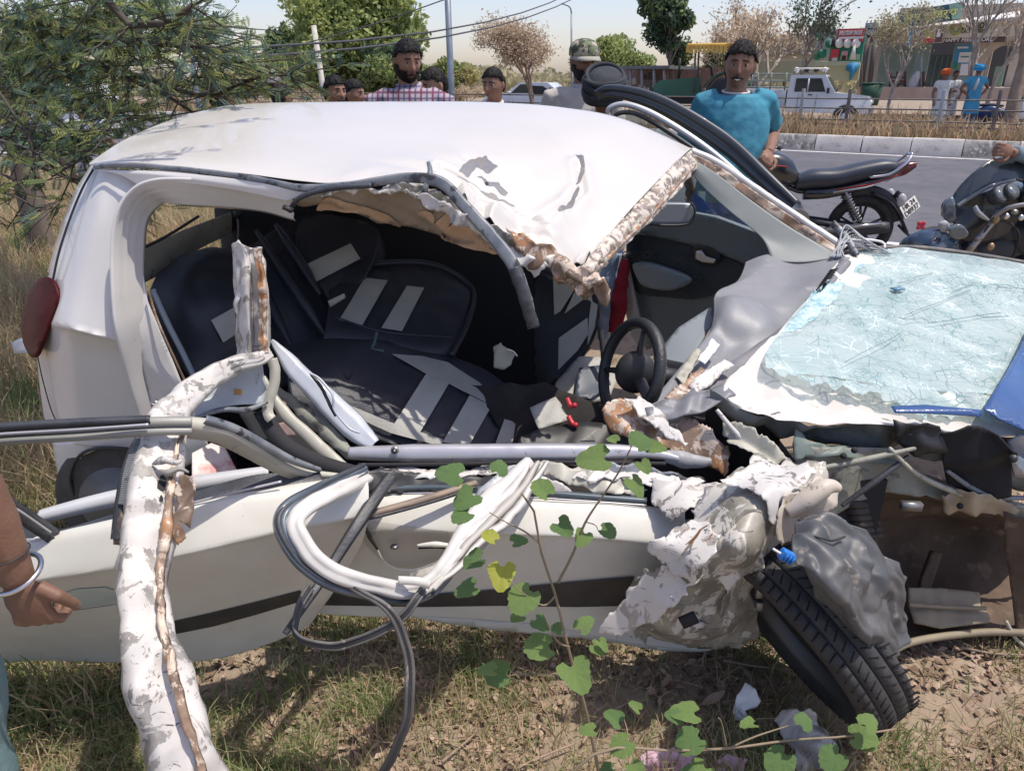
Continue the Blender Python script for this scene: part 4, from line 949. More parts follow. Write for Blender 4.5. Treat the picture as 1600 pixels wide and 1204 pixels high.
def tornmat(name, seed_scale=9, thr=.56, base=(0.60, 0.575, 0.54), under=(0.27, 0.24, 0.20), rust=(0.30, 0.17, 0.09), rthr=.66, st=(1, 1, 1), dark=(.07, .065, .06)):
    """torn panel: paint flaking off in sharp edged patches over primer, with scratches and a little rust"""
    m = bpy.data.materials.new(name); m.use_nodes = True; t = m.node_tree; N = t.nodes; L = t.links; p = N['Principled BSDF']
    tc = N.new('ShaderNodeTexCoord'); mp = N.new('ShaderNodeMapping'); mp.inputs['Scale'].default_value = st; L.new(tc.outputs['Object'], mp.inputs[0])
    def nz(s, d=8, r=.62, dist=0.0, src=mp):
        n = N.new('ShaderNodeTexNoise'); n.inputs['Scale'].default_value = s; n.inputs['Detail'].default_value = d; n.inputs['Roughness'].default_value = r; n.inputs['Distortion'].default_value = dist; L.new(src.outputs[0], n.inputs[0]); return n.outputs[0]
    def rmp(s, a, b):
        r = N.new('ShaderNodeMapRange'); r.inputs[1].default_value = a; r.inputs[2].default_value = b; L.new(s, r.inputs[0]); return r.outputs[0]
    def mix(f, a, b):
        x = N.new('ShaderNodeMix'); x.data_type = 'RGBA'
        for i, c in ((6, a), (7, b)):
            if isinstance(c, tuple): x.inputs[i].default_value = (*c, 1)
            else: L.new(c, x.inputs[i])
        L.new(f, x.inputs[0]); return x.outputs[2]
    flake = rmp(nz(seed_scale, 10, .66, .6), thr, thr + .02)
    c = mix(rmp(nz(3, 4), .4, .65), base, tuple(k * .86 for k in base))
    un = mix(rmp(nz(14, 5), .4, .6), under, tuple(k * .55 for k in under))
    un = mix(rmp(nz(6, 6), rthr, rthr + .08), un, rust)
    c = mix(flake, c, un)
    ms = N.new('ShaderNodeMapping'); ms.inputs['Scale'].default_value = (7, 30, 70); ms.inputs['Rotation'].default_value = (.5, .4, .9); L.new(tc.outputs['Object'], ms.inputs[0])
    c = mix(rmp(nz(1.2, 7, .72, .5, ms), .61, .65), c, dark)
    L.new(c, p.inputs['Base Color']); p.inputs['Roughness'].default_value = .45; p.inputs['Coat Weight'].default_value = .15
    b = N.new('ShaderNodeBump'); b.inputs['Strength'].default_value = .28; b.inputs['Distance'].default_value = .004
    ad = N.new('ShaderNodeMath'); ad.operation = 'ADD'; L.new(nz(22, 6, .6, 1.0), ad.inputs[0]); L.new(flake, ad.inputs[1]); 
    iv = N.new('ShaderNodeMath'); iv.operation = 'SUBTRACT'; L.new(nz(22, 6, .6, 1.0), iv.inputs[0]); L.new(flake, iv.inputs[1]); L.new(iv.outputs[0], b.inputs['Height'])
    L.new(b.outputs[0], p.inputs['Normal']); m.diffuse_color = (*base, 1); return m
torn = tornmat('torn_white_metal', 17, .545, under=(.40, .38, .35), st=(1, 1, .55))
torn2 = tornmat('torn_white_scraped', 15, .47, base=(.62, .59, .53), under=(.36, .34, .285), st=(1, 1, .6))
tornlight = tornmat('torn_white_light', 20, .57, under=(.38, .34, .30), st=(1, 1, .6))
glue = tornmat('glue_residue_edge', 26, .50, base=(0.62, 0.55, 0.47), under=(.30, .24, .19), rust=(.34, .2, .12), dark=(.10, .08, .07))
rusty = tornmat('rust_scraped_edge', 16, .46, base=(0.55, 0.45, 0.36), under=(.28, .19, .13), rust=(.36, .18, .08), rthr=.5)
rubber = M('black_weatherstrip', (.030, .032, .036), (.06, .065, .075), scale=10, rough=.45, bump=.2, bscale=90, c3=(.22, .21, .2), scale3=40, lo3=.70, hi3=.78)
rubdusty = M('grey_blue_moulding', (.13, .15, .175), (.28, .29, .30), scale=9, rough=.5, c3=(.05, .05, .055), scale3=20, lo3=.55, hi3=.62, metal=.2)
silver = M('silver_sill_trim', (.50, .50, .53), (.42, .42, .45), scale=5, rough=.35, metal=.35, c3=(.25, .23, .21), scale3=30, lo3=.66, hi3=.75)
innertrim = M('grey_pillar_trim', (.20, .225, .22), (.25, .27, .26), scale=3, rough=.6)
headl = M('headliner_fabric', (.42, .34, .26), (.33, .27, .20), scale=7, rough=.95, bump=.6, bscale=120, c3=(.20, .15, .11), scale3=9, lo3=.62, hi3=.74)
lit_foam = M('foam_tan_sunlit', (.60, .42, .27), (.50, .32, .19), scale=14, rough=.95, bump=.8, bscale=50)  # bright tan carries the sunlight on the headliner's lower, torn parts
navyv = M('seat_navy_vinyl', (.021, .024, .032), (.028, .032, .044), scale=5, rough=.42, bump=.25, bscale=180)
greyv = M('seat_grey_vinyl', (.40, .395, .355), (.34, .335, .30), scale=6, rough=.5, bump=.25, bscale=200)
dark = M('interior_black', (.022, .022, .025), rough=.85)
carpet = M('carpet_dark', (.02, .019, .018), (.035, .03, .028), scale=12, rough=1)
dashm = M('dashboard_grey', (.225, .235, .25), (.185, .19, .205), scale=3, rough=.45, bump=.15, bscale=200, c3=(.40, .38, .36), scale3=14, lo3=.62, hi3=.8)
panelg = M('door_card_grey', (.18, .215, .22), (.21, .245, .245), scale=3, rough=.55); panelb = M('door_card_dark', (.055, .065, .072), (.065, .077, .082), scale=5, rough=.8, bump=.2, bscale=200)
blktrim = M('black_plastic_trim', (.02, .021, .023), (.035, .035, .036), scale=8, rough=.5)
stripe = M('black_side_moulding', (.035, .034, .034), (.06, .055, .05), scale=10, rough=.6)

# ---- roof
dent_c = P(790, 300, 2.45); fold = [V(p) for p in ((905, 243, 2.80), (912, 275, 2.66), (885, 318, 2.52), (840, 350, 2.42), (790, 375, 2.36))]
fold2 = [V(p) for p in ((690, 275, 2.50), (735, 300, 2.48), (790, 330, 2.42), (850, 352, 2.36))]
fold3 = [V(p) for p in ((730, 250, 2.65), (775, 268, 2.58), (800, 300, 2.50))]
def pld(p, L):
    best = 9
    for a, b in zip(L, L[1:]):
        ab = (b - a).xy; t = max(0, min(1, (p.xy - a.xy).dot(ab) / ab.dot(ab))); best = min(best, (p.xy - (a.xy + ab * t)).length)
    return best
def roof_fn(p, fu, fv, n):
    d = ((p.x - dent_c.x) / .24) ** 2 + ((p.y - dent_c.y) / .17) ** 2
    if p.x > -.75:
        w_ = math.exp(-d); q = p.copy()
        dz = -.035 * w_ + .075 * w_ * crump(p, 6.5, 4)
        edge = math.exp(-((p.y - 2.3) / .10) ** 2) * (1 / (1 + math.exp(-(p.x + .35) * 16)))
        dz += edge * .07 * crump(p, 11, 8)
        dz += -.016 * math.exp(-(pld(p, fold) / .012) ** 2) + .010 * math.exp(-((pld(p, fold) - .03) / .02) ** 2)
        dz += -.020 * math.exp(-(pld(p, fold2) / .010) ** 2) + .012 * math.exp(-((pld(p, fold2) - .025) / .018) ** 2)
        dz += -.014 * math.exp(-(pld(p, fold3) / .012) ** 2)
        q.z += dz; q.y += edge * .02 * noise.noise(p * 14); p = q
    p = p.copy(); p.z += .0025 * noise.noise(p * 2.5)
    return p
loft('roof', [
    [(140, 258, 2.42), (180, 258, 2.39), (250, 262, 2.36), (370, 270, 2.33), (500, 285, 2.30), (620, 283, 2.30), (690, 292, 2.29), (760, 340, 2.26), (840, 385, 2.24), (905, 420, 2.22)],
    [(146, 250, 2.50), (185, 246, 2.48), (260, 246, 2.46), (380, 250, 2.44), (505, 262, 2.42), (620, 262, 2.42), (695, 272, 2.42), (768, 312, 2.38), (850, 352, 2.36), (918, 403, 2.32)],
    [(205, 213, 2.80), (240, 211, 2.80), (300, 208, 2.79), (420, 210, 2.78), (530, 216, 2.77), (640, 222, 2.76), (710, 228, 2.75), (800, 244, 2.74), (890, 272, 2.72), (985, 328, 2.68)],
    [(280, 183, 3.10), (310, 181, 3.10), (350, 180, 3.10), (440, 180, 3.09), (550, 182, 3.08), (660, 186, 3.07), (740, 191, 3.06), (840, 200, 3.06), (930, 219, 3.05), (1040, 270, 3.05)],
    [(350, 166, 3.38), (370, 164, 3.39), (400, 162, 3.40), (480, 160, 3.40), (580, 159, 3.40), (680, 159, 3.40), (770, 161, 3.40), (870, 168, 3.40), (970, 187, 3.40), (1078, 234, 3.40)],
    [(352, 172, 3.50), (372, 170, 3.52), (402, 168, 3.54), (482, 167, 3.54), (582, 167, 3.54), (682, 167, 3.54), (772, 169, 3.54), (872, 176, 3.54), (972, 194, 3.54), (1080, 240, 3.52)],
], white, car, nu=300, nv=110, fn=roof_fn, thick=.0012)
reflection_scratch = M('painted_reflection_scratch', (.52, .53, .54), (.60, .57, .54), scale=24, rough=.3, metal=.35, lo=.45, hi=.55, bump=.8, bscale=30, c3=(.10, .10, .10), scale3=40, lo3=.62, hi3=.67, stretch=(1, 2.4, 1))  # silvery reflections of the dents painted as grey patches, plus an arc scratch
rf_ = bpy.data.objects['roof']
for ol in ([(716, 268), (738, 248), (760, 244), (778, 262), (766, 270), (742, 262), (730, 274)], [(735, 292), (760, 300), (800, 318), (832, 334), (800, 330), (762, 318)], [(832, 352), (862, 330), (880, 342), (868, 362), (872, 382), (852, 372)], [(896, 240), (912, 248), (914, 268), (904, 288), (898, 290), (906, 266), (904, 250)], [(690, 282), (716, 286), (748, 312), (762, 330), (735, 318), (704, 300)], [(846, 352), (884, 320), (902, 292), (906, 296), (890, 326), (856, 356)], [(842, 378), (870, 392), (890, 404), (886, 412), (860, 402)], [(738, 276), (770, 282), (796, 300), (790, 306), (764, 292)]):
    q = patch('reflection_scratch', [(a, b, 2.5) for a, b in ol], reflection_scratch, None, step=3, jag=2.5, on=rf_, off=.0025, thick=0); q.parent = rf_; q.matrix_parent_inverse = Matrix.Identity(4)
# far side cant rail behind the roof edge
rtube('far_cant_rail', [(352, 176, 3.55), (582, 171, 3.58), (872, 180, 3.58), (1080, 243, 3.52)], .03, whitebody, car)
# long roof moulding that peels off and hangs into the cabin
ribbon('roof_moulding', [(148, 262, 2.40), (200, 258, 2.37), (300, 266, 2.34), (400, 280, 2.31), (480, 294, 2.29), (560, 288, 2.285), (640, 278, 2.28), (690, 286, 2.27), (722, 318, 2.24), (765, 365, 2.19), (800, 410, 2.15), (818, 455, 2.13), (834, 512, 2.12)], 0, rubdusty, car, n=120, width=[.012, .014, .016, .02, .026, .036, .038, .034], prof=[(-1, -.002), (-.6, .002), (0, .0), (.6, .002), (1, -.002)], amp=.004, scale=14, thick=.003)
ribbon('moulding_end', [(803, 418, 2.135), (815, 450, 2.118), (824, 480, 2.112), (834, 511, 2.11)], 0, rubber, car, n=30, width=[.036, .04, .037, .034], prof=[(-1, -.002), (-.4, .006), (.4, .004), (1, -.002)], amp=.007, scale=34, thick=.002)
ribbon('torn_clip', [(669, 253, 2.34), (672, 268, 2.30), (666, 290, 2.27), (658, 308, 2.27)], 0, rubdusty, car, n=16, width=[.010, .018, .012], thick=.003)
# torn lower edge of the roof (drip rail, crumpled)
for i, (o_l, th, mt, am) in enumerate((
    ([(455, 300, 2.30), (560, 291, 2.29), (640, 288, 2.29), (690, 300, 2.28), (742, 335, 2.26), (800, 368, 2.24), (850, 390, 2.23), (905, 420, 2.22), (900, 433, 2.215), (850, 415, 2.22), (790, 388, 2.235), (740, 358, 2.25), (690, 322, 2.27), (640, 302, 2.28), (560, 300, 2.29), (470, 312, 2.30)], .002, torn2, .03),
    ([(620, 286, 2.27), (700, 318, 2.24), (770, 362, 2.22), (800, 392, 2.21), (860, 412, 2.20), (840, 432, 2.20), (790, 402, 2.21), (735, 362, 2.23), (680, 330, 2.26)], .002, torn, .035),
    ([(790, 358, 2.23), (830, 372, 2.22), (870, 398, 2.21), (930, 428, 2.19), (945, 452, 2.20), (915, 470, 2.21), (870, 440, 2.21), (820, 402, 2.22)], .002, rusty, .05))):
    patch('torn_roof_rail', o_l, mt, car, step=5, amp=am, scale=15, seed=i + 3, jag=4, thick=th)
# windscreen header, with old glue along it
loft('windscreen_header', [
    [(905, 420, 2.225), (960, 355, 2.55), (1010, 303, 2.85), (1052, 258, 3.15), (1078, 236, 3.42)],
    [(918, 425, 2.205), (972, 362, 2.53), (1022, 312, 2.83), (1062, 268, 3.13), (1086, 248, 3.41)],
    [(912, 446, 2.20), (972, 388, 2.52), (1026, 336, 2.82), (1066, 290, 3.12), (1088, 262, 3.41)]], glue, car, nu=110, nv=16, amp=.014, scale=22, seed=5, thick=.004)
rtube('header_lip', [(914, 440, 2.19), (972, 380, 2.51), (1024, 328, 2.81), (1064, 282, 3.11), (1088, 256, 3.40)], .006, rusty, car)
patch('hanging_scrap', [(915, 436, 2.19), (945, 430, 2.2), (955, 455, 2.2), (950, 478, 2.2), (938, 474, 2.2), (928, 448, 2.2), (905, 462, 2.19), (898, 445, 2.19)], rusty, car, step=4, amp=.02, scale=30, jag=3)
# headliner torn and sagging below the roof
hl = patch('headliner', [(452, 322, 2.36), (480, 300, 2.33), (560, 294, 2.32), (640, 298, 2.31), (700, 330, 2.29), (760, 372, 2.27), (820, 408, 2.25), (880, 425, 2.24), (915, 445, 2.24), (900, 460, 2.26), (860, 425, 2.28), (815, 402, 2.3), (770, 394, 2.33), (735, 382, 2.38), (690, 368, 2.44), (655, 362, 2.46), (610, 345, 2.46), (570, 332, 2.45), (520, 322, 2.42), (470, 330, 2.39)], headl, car, inner=[(560, 315, 2.36), (640, 330, 2.38), (720, 355, 2.34)], step=6, amp=.035, scale=7, seed=2, thick=.006)
for o_l in ([(494, 328, 2.36), (512, 308, 2.34), (545, 318, 2.38), (585, 328, 2.41), (610, 340, 2.44), (625, 356, 2.46), (575, 338, 2.46), (530, 330, 2.42)],
            [(690, 372, 2.42), (705, 350, 2.36), (735, 340, 2.32), (760, 358, 2.30), (765, 378, 2.32), (780, 396, 2.34), (735, 388, 2.38)],
            [(802, 378, 2.24), (820, 372, 2.22), (836, 382, 2.22), (842, 402, 2.22), (846, 415, 2.24), (815, 408, 2.25), (802, 398, 2.25)],
            [(652, 336, 2.33), (664, 328, 2.31), (676, 336, 2.31), (678, 352, 2.33), (668, 346, 2.34)],
            [(680, 350, 2.32), (696, 335, 2.30), (708, 334, 2.30), (700, 352, 2.32), (690, 364, 2.35)]):
    pf = patch('sunlit_foam_patch', o_l, lit_foam, None, step=4, curve=True, jag=1, thick=.0, on=hl, off=.014); pf.parent = hl; pf.matrix_parent_inverse = Matrix.Identity(4)
rtube('door_seal_edge', [(452, 330, 2.30), (470, 308, 2.28), (520, 294, 2.27), (580, 290, 2.27)], .008, rubber, car)
mb = MB(); mb.box(P(450, 326, 2.27), (.03, .02, .012), Euler((0, .4, 0))); mb.build('seal_clip', blktrim, car, world=True)

# ---- rear body side
loft('quarter_panel', [
    [(144, 262, 2.50), (165, 260, 2.435), (190, 266, 2.415), (226, 282, 2.42)],
    [(124, 295, 2.48), (152, 298, 2.40), (176, 302, 2.385), (204, 308, 2.38)],
    [(104, 345, 2.46), (140, 348, 2.36), (168, 352, 2.35), (206, 356, 2.37)],
    [(80, 420, 2.45), (115, 424, 2.32), (150, 430, 2.305), (196, 436, 2.32)],
    [(62, 490, 2.43), (98, 498, 2.275), (140, 510, 2.26), (200, 524, 2.28)],
    [(59, 505, 2.43), (97, 510, 2.27), (140, 521, 2.252), (202, 535, 2.28)],
    [(58, 514, 2.44), (98, 518, 2.29), (141, 528, 2.275), (204, 542, 2.29)],
    [(57, 545, 2.45), (99, 548, 2.33), (142, 556, 2.315), (212, 567, 2.32)],
    [(66, 630, 2.48), (110, 632, 2.38), (152, 636, 2.36), (232, 644, 2.36)],
    [(78, 690, 2.50), (118, 694, 2.40), (158, 698, 2.38), (248, 702, 2.38)]], whitebody, car, nu=60, nv=110, thick=.0012, fn=lambda p, a, b, n: p + n * .003 * noise.noise(p * 5))
rtube('hatch_gap', [(146, 264, 2.46), (128, 296, 2.435), (108, 345, 2.405), (92, 395, 2.38), (83, 436, 2.365)], .0035, blktrim, car)
rtube('bumper_gap', [(58, 552, 2.41), (66, 590, 2.42), (80, 640, 2.43), (92, 665, 2.43)], .002, blktrim, car)
patch('hatch_edge', [(144, 256, 2.52), (120, 292, 2.52), (98, 345, 2.52), (74, 425, 2.52), (84, 430, 2.44), (105, 355, 2.44), (128, 300, 2.46), (150, 262, 2.48)], whitebody, car, step=7, thick=.002)
# tail lamp
patch('tail_light', [(64, 436, 2.42), (82, 437, 2.37), (93, 462, 2.33), (88, 488, 2.325), (74, 520, 2.335), (56, 558, 2.36), (40, 538, 2.47), (36, 505, 2.5), (42, 470, 2.48)], M('tail_lamp_red', (.10, .008, .008), (.06, .006, .007), scale=9, rough=.5, spec=.2), car, inner=[(64, 490, 2.36), (60, 465, 2.40), (55, 520, 2.38)], step=5, curve=True, thick=.012)
patch('bumper_corner', [(20, 535, 2.62), (42, 525, 2.55), (46, 552, 2.5), (24, 552, 2.6)], M('pale_blue_plastic', (.45, .50, .55), rough=.4), car, step=6, thick=.01)
patch('rear_bumper_end', [(82, 690, 2.44), (90, 735, 2.44), (96, 762, 2.44), (112, 778, 2.43), (122, 782, 2.43), (117, 740, 2.41), (128, 712, 2.40), (152, 702, 2.39), (150, 690, 2.39), (118, 688, 2.4)], whitebody, car, step=5, curve=False, thick=.004)
rtube('wheel_arch_edge', [(120, 782, 2.41), (110, 745, 2.39), (124, 712, 2.38), (152, 700, 2.37), (190, 700, 2.36), (216, 704, 2.35)], .006, blktrim, car)
# roof side panel and the pressed door aperture
loft('side_roof_rail', [
    [(148, 266, 2.40), (250, 268, 2.345), (370, 280, 2.315), (484, 298, 2.29)],
    [(185, 272, 2.375), (260, 275, 2.335), (370, 290, 2.31), (470, 306, 2.295)],
    [(215, 288, 2.36), (270, 285, 2.335), (370, 298, 2.315), (448, 314, 2.30)]], whitebody, car, nu=80, nv=12, thick=.001)
prof = [(-1, .012), (-.8, .012), (-.7, .002), (-.45, .0), (-.38, -.014), (-.1, -.016), (-.02, -.028), (.35, -.032), (.45, -.046), (.8, -.05), (.9, -.065), (1, -.085)]
ribbon('door_aperture', [(455, 322, 2.32), (400, 309, 2.325), (300, 301, 2.33), (248, 302, 2.335), (222, 315, 2.34), (205, 345, 2.33), (200, 400, 2.31), (202, 470, 2.28), (208, 520, 2.27), (225, 590, 2.30), (242, 650, 2.33), (262, 740, 2.36)], 0, whitebody, car, n=150, width=[.085, .085, .09, .10, .10, .10, .10, .11], prof=[(-a, h) for a, h in prof], thick=.001)
patch('aperture_sill', [(224, 430, 2.36), (232, 470, 2.35), (250, 520, 2.34), (282, 590, 2.34), (312, 650, 2.34), (330, 705, 2.35), (262, 745, 2.36), (242, 680, 2.34), (228, 600, 2.33), (216, 520, 2.32)], whitebody, car, step=6, amp=.012, scale=6, thick=.001)
rtube('aperture_seal', [(232, 452, 2.335), (246, 500, 2.325), (275, 565, 2.325), (302, 622, 2.325)], .004, rusty, car)
rtube('inner_seal_bar', [(238, 452, 2.40), (262, 505, 2.39), (285, 550, 2.39), (308, 598, 2.39)], .014, M('blue_grey_trim', (.30, .35, .40), rough=.5), car, flat=.6)
mb = MB(); c = P(246, 628, 2.30); mb.tube([c, c + Vector((0, -.02, 0))], .012, 10); mb.build('door_striker', dullal, car, world=True); mb = MB(); mb.tube([c + Vector((-.015, -.01, 0)), c + Vector((0, -.04, .01)), c + Vector((.018, -.01, -.02))], .005, 6); mb.build('striker_loop', dullal, car, world=True)
# far side rear window surround, seen through the cabin
loft('rear_window_trim', [[(222, 392, 2.70), (290, 358, 3.0), (368, 330, 3.42)], [(222, 412, 2.68), (290, 375, 2.98), (366, 342, 3.40)], [(222, 445, 2.66), (290, 402, 2.98), (362, 362, 3.38)]], innerw, car, nu=30, nv=10, amp=.01, scale=8, thick=.004)
rtube('rear_window_seal', [(222, 388, 2.69), (262, 368, 2.86), (310, 338, 3.08)], .006, blktrim, car)
patch('far_rear_pillar', [(366, 300, 3.40), (520, 300, 3.42), (520, 400, 3.42), (372, 405, 3.40), (358, 345, 3.38)], dark, car, step=18, thick=.01)
rtube('seat_belt', [(368, 332, 3.30), (372, 350, 3.30), (371, 395, 3.28)], .010, M('belt_grey', (.45, .45, .43), rough=.7), car, flat=.2)
mb = MB(); mb.ell(P(371, 334, 3.28), (.018, .015, .022)); mb.build('belt_guide', blktrim, car, world=True)
# cabin shell
def wbox(name, x0, x1, y0, y1, z0, z1, m):
    mb = MB(); mb.box(((x0 + x1) / 2, (y0 + y1) / 2, (z0 + z1) / 2), (x1 - x0, y1 - y0, z1 - z0)); return mb.build(name, m, car, world=True, smooth=False)
wbox('far_side_trim', -1.28, .36, 3.50, 3.54, .22, 1.36, dark); wbox('floor_pan', -1.30, 1.25, 2.16, 3.5, .17, .20, carpet); wbox('rear_bulkhead', -1.32, -1.29, 2.55, 3.52, .2, .98, dark)
wbox('sill_inner', -1.25, .9, 2.14, 2.2, .16, .34, innerw); wbox('under_dash_panel', .95, .99, 2.45, 3.3, .2, .7, dark)
# rear seats
patch('rear_backrest', [(232, 470, 2.60), (250, 430, 2.68), (285, 402, 2.76), (330, 392, 2.80), (368, 400, 2.82), (400, 380, 2.9), (450, 345, 3.05), (530, 345, 3.2), (590, 360, 3.3), (600, 400, 3.25), (560, 470, 3.0), (510, 550, 2.75), (455, 600, 2.62), (370, 620, 2.5), (300, 600, 2.45), (262, 545, 2.5)], navyv, car, inner=[(330, 470, 2.58), (420, 450, 2.78), (500, 420, 2.95), (400, 540, 2.62)], step=7, amp=.045, scale=4.5, seed=6, thick=.03)
def onseat(name, ol, m, par, step=7, amp=0.0, snap=True, **k):
    k['thick'] = .0
    o = patch(name, ol, m, None, step=step, amp=amp, on=par if snap else None, off=(max([m_.thickness for m_ in par.modifiers if m_.type == 'SOLIDIFY'] + [0]) * 1.0 + .008) if snap else 0, **k); o.parent = par; o.matrix_parent_inverse = Matrix.Identity(4); return o
rb = bpy.data.objects['rear_backrest']
bolster = patch('rear_backrest_bolster', [(470, 345, 3.0), (500, 338, 3.05), (560, 345, 3.1), (592, 372, 3.05), (575, 430, 2.92), (540, 475, 2.82), (515, 470, 2.80), (480, 420, 2.88), (462, 380, 2.95)], navyv, car, step=7, amp=.02, scale=6, seed=3, curve=True, thick=.03)
onseat('seat_stripe', [(478, 413, 2.78), (548, 380, 2.84), (563, 404, 2.80), (494, 440, 2.74)], greyv, bolster)
onseat('care_label', [(330, 500, 2.38), (366, 480, 2.40), (372, 520, 2.39), (349, 535, 2.37)], greyv, rb)
patch('belt_tab', [(512, 470, 2.70), (538, 458, 2.72), (540, 465, 2.72), (516, 480, 2.70)], greyv, car, step=5)
for i, cl in enumerate(([(400, 360, 2.88), (440, 420, 2.80), (480, 480, 2.72), (520, 540, 2.66)], [(430, 350, 2.92), (470, 410, 2.84), (500, 460, 2.76)], [(385, 400, 2.82), (420, 470, 2.72), (455, 540, 2.60)])):
    rtube('seat_fold', cl, [.006, .02, .02, .006], navyv, car, n=24)
loft('rear_cushion', [
    [(520, 425, 2.95), (600, 412, 3.02), (680, 415, 3.06), (735, 445, 3.05)],
    [(515, 470, 2.78), (590, 470, 2.80), (670, 480, 2.84), (730, 490, 2.88)],
    [(508, 520, 2.62), (580, 528, 2.64), (660, 540, 2.66), (715, 540, 2.72)],
    [(500, 545, 2.60), (580, 565, 2.62), (650, 575, 2.64), (705, 575, 2.68)],
    [(500, 600, 2.64), (580, 620, 2.66), (650, 630, 2.66), (700, 620, 2.7)]], navyv, car, nu=50, nv=44, amp=.008, scale=8, seed=2, thick=.02)
for ol in ([(570, 434, 2.86), (606, 438, 2.87), (566, 508, 2.61), (530, 500, 2.60)], [(636, 446, 2.86), (663, 449, 2.87), (628, 517, 2.62), (596, 512, 2.61)]):
    onseat('seat_stripe', ol, greyv, bpy.data.objects['rear_cushion'], amp=.002, thick=.002)
rtube('stitch_line', [(524, 495, 2.60), (600, 518, 2.59), (706, 527, 2.66)], .004, navyv, car)
rtube('cushion_piping', [(520, 425, 2.93), (600, 411, 3.0), (680, 414, 3.04), (737, 450, 3.02), (732, 500, 2.82), (705, 555, 2.65)], .012, navyv, car)
rtube('green_strap', [(589, 518, 2.58), (585, 535, 2.55), (582, 545, 2.54), (600, 548, 2.54)], .006, M('dull_green', (.06, .10, .08), rough=.7), car, flat=.3)
# the driver seat back, flattened rearwards
loft('driver_seat_back', [
    [(455, 545, 2.55), (540, 535, 2.62), (640, 548, 2.66), (720, 570, 2.68), (790, 610, 2.66), (818, 650, 2.60)],
    [(450, 580, 2.40), (530, 575, 2.42), (620, 590, 2.46), (700, 608, 2.48), (770, 635, 2.48), (812, 665, 2.46)],
    [(452, 610, 2.30), (520, 625, 2.30), (600, 645, 2.32), (680, 660, 2.34), (750, 675, 2.36), (808, 685, 2.38)],
    [(465, 640, 2.26), (530, 665, 2.26), (600, 690, 2.26), (680, 705, 2.27), (750, 710, 2.28), (805, 708, 2.30)]], navyv, car, nu=70, nv=46, amp=.010, scale=6, seed=9, thick=.05)
ds = bpy.data.objects['driver_seat_back']
for i, ol in enumerate(([(666, 583, 2.53), (702, 598, 2.53), (651, 684, 2.27), (612, 668, 2.27)], [(734, 617, 2.53), (768, 634, 2.53), (732, 697, 2.30), (692, 690, 2.28)], [(790, 650, 2.50), (806, 660, 2.49), (800, 696, 2.34), (772, 698, 2.31)],
                        [(612, 553, 2.58), (660, 556, 2.61), (700, 566, 2.61), (748, 596, 2.59), (780, 630, 2.54), (770, 634, 2.52), (734, 616, 2.54), (700, 598, 2.55), (666, 584, 2.55)],
                        [(535, 628, 2.27), (612, 660, 2.25), (692, 686, 2.25), (690, 697, 2.24), (610, 676, 2.24), (545, 646, 2.24)])):
    onseat('seat_stripe', ol, greyv, ds, step=6, amp=.002, scale=12, thick=.003)
rtube('seat_piping', [(530, 572, 2.40), (545, 590, 2.35), (560, 560, 2.46), (575, 545, 2.55)], .003, navyv, car)
# upright front passenger seat
patch('passenger_seat_back', [(842, 430, 2.92), (862, 424, 2.86), (920, 440, 2.84), (938, 466, 2.84), (935, 510, 2.84), (915, 552, 2.84), (868, 600, 2.84), (850, 612, 2.88), (838, 560, 2.92)], navyv, car, step=6, thick=.06, curve=True)
ps = bpy.data.objects['passenger_seat_back']
for ol in ([(864, 430, 2.79), (890, 436, 2.79), (898, 452, 2.785), (876, 486, 2.785), (866, 492, 2.785)], [(905, 440, 2.79), (922, 447, 2.79), (926, 472, 2.785), (914, 466, 2.785), (882, 490, 2.785)], [(873, 528, 2.785), (918, 496, 2.785), (919, 522, 2.785), (902, 548, 2.785), (872, 578, 2.785)], [(924, 470, 2.785), (934, 476, 2.79), (930, 510, 2.79), (918, 540, 2.79), (920, 500, 2.785)]):
    onseat('seat_stripe', ol, greyv, ps, step=5, thick=.003)
patch('passenger_cushion', [(868, 602, 2.75), (905, 560, 2.82), (940, 562, 2.84), (965, 590, 2.8), (950, 625, 2.66), (900, 632, 2.6), (868, 620, 2.65)], greyv, car, step=6, amp=.012, scale=9, thick=.03)
patch('seat_stripe', [(905, 575, 2.74), (945, 570, 2.78), (955, 600, 2.70), (925, 622, 2.60), (898, 620, 2.60)], M('vinyl_blue_grey', (.06, .075, .10), rough=.45), car, step=6, amp=.012, scale=9)
rtube('seat_hinge', [(935, 500, 2.78), (942, 540, 2.74), (944, 575, 2.7)], .012, blktrim, car)
patch('rear_footwell', [(735, 600, 2.5), (850, 600, 2.5), (950, 640, 2.4), (1000, 690, 2.3), (800, 700, 2.3)], carpet, car, step=9, amp=.03, scale=8)
patch('loose_cloth', [(768, 540, 2.60), (782, 536, 2.60), (796, 548, 2.60), (806, 552, 2.6), (800, 570, 2.58), (786, 580, 2.56), (772, 572, 2.56)], M('cloth_cream', (.45, .42, .33), rough=.9), car, step=4, amp=.02, scale=30, jag=2)
rtube('white_sliver', [(792, 545, 2.58), (802, 549, 2.57), (808, 556, 2.57)], .003, whitep, car)
rtube('seat_rail_glint', [(636, 414, 3.2), (668, 418, 3.2), (706, 424, 3.2)], .005, silver, car)
patch('door_pocket_flap', [(828, 636, 2.35), (868, 620, 2.4), (892, 655, 2.32), (842, 672, 2.28)], greyv, car, step=6, amp=.01, scale=14)
for pl_ in ([(886, 622, 2.36), (892, 634, 2.34), (900, 632, 2.33)], [(888, 650, 2.30), (895, 662, 2.28), (902, 664, 2.27)]):
    rtube('belt_buckle', pl_, .009, M('buckle_red', (.5, .03, .04), rough=.4), car, n=8)
patch('centre_console', [(812, 682, 2.22), (870, 665, 2.3), (960, 662, 2.3), (1010, 690, 2.2), (1000, 710, 2.15), (810, 705, 2.18)], blktrim, car, step=7, amp=.02, scale=9, thick=.02)
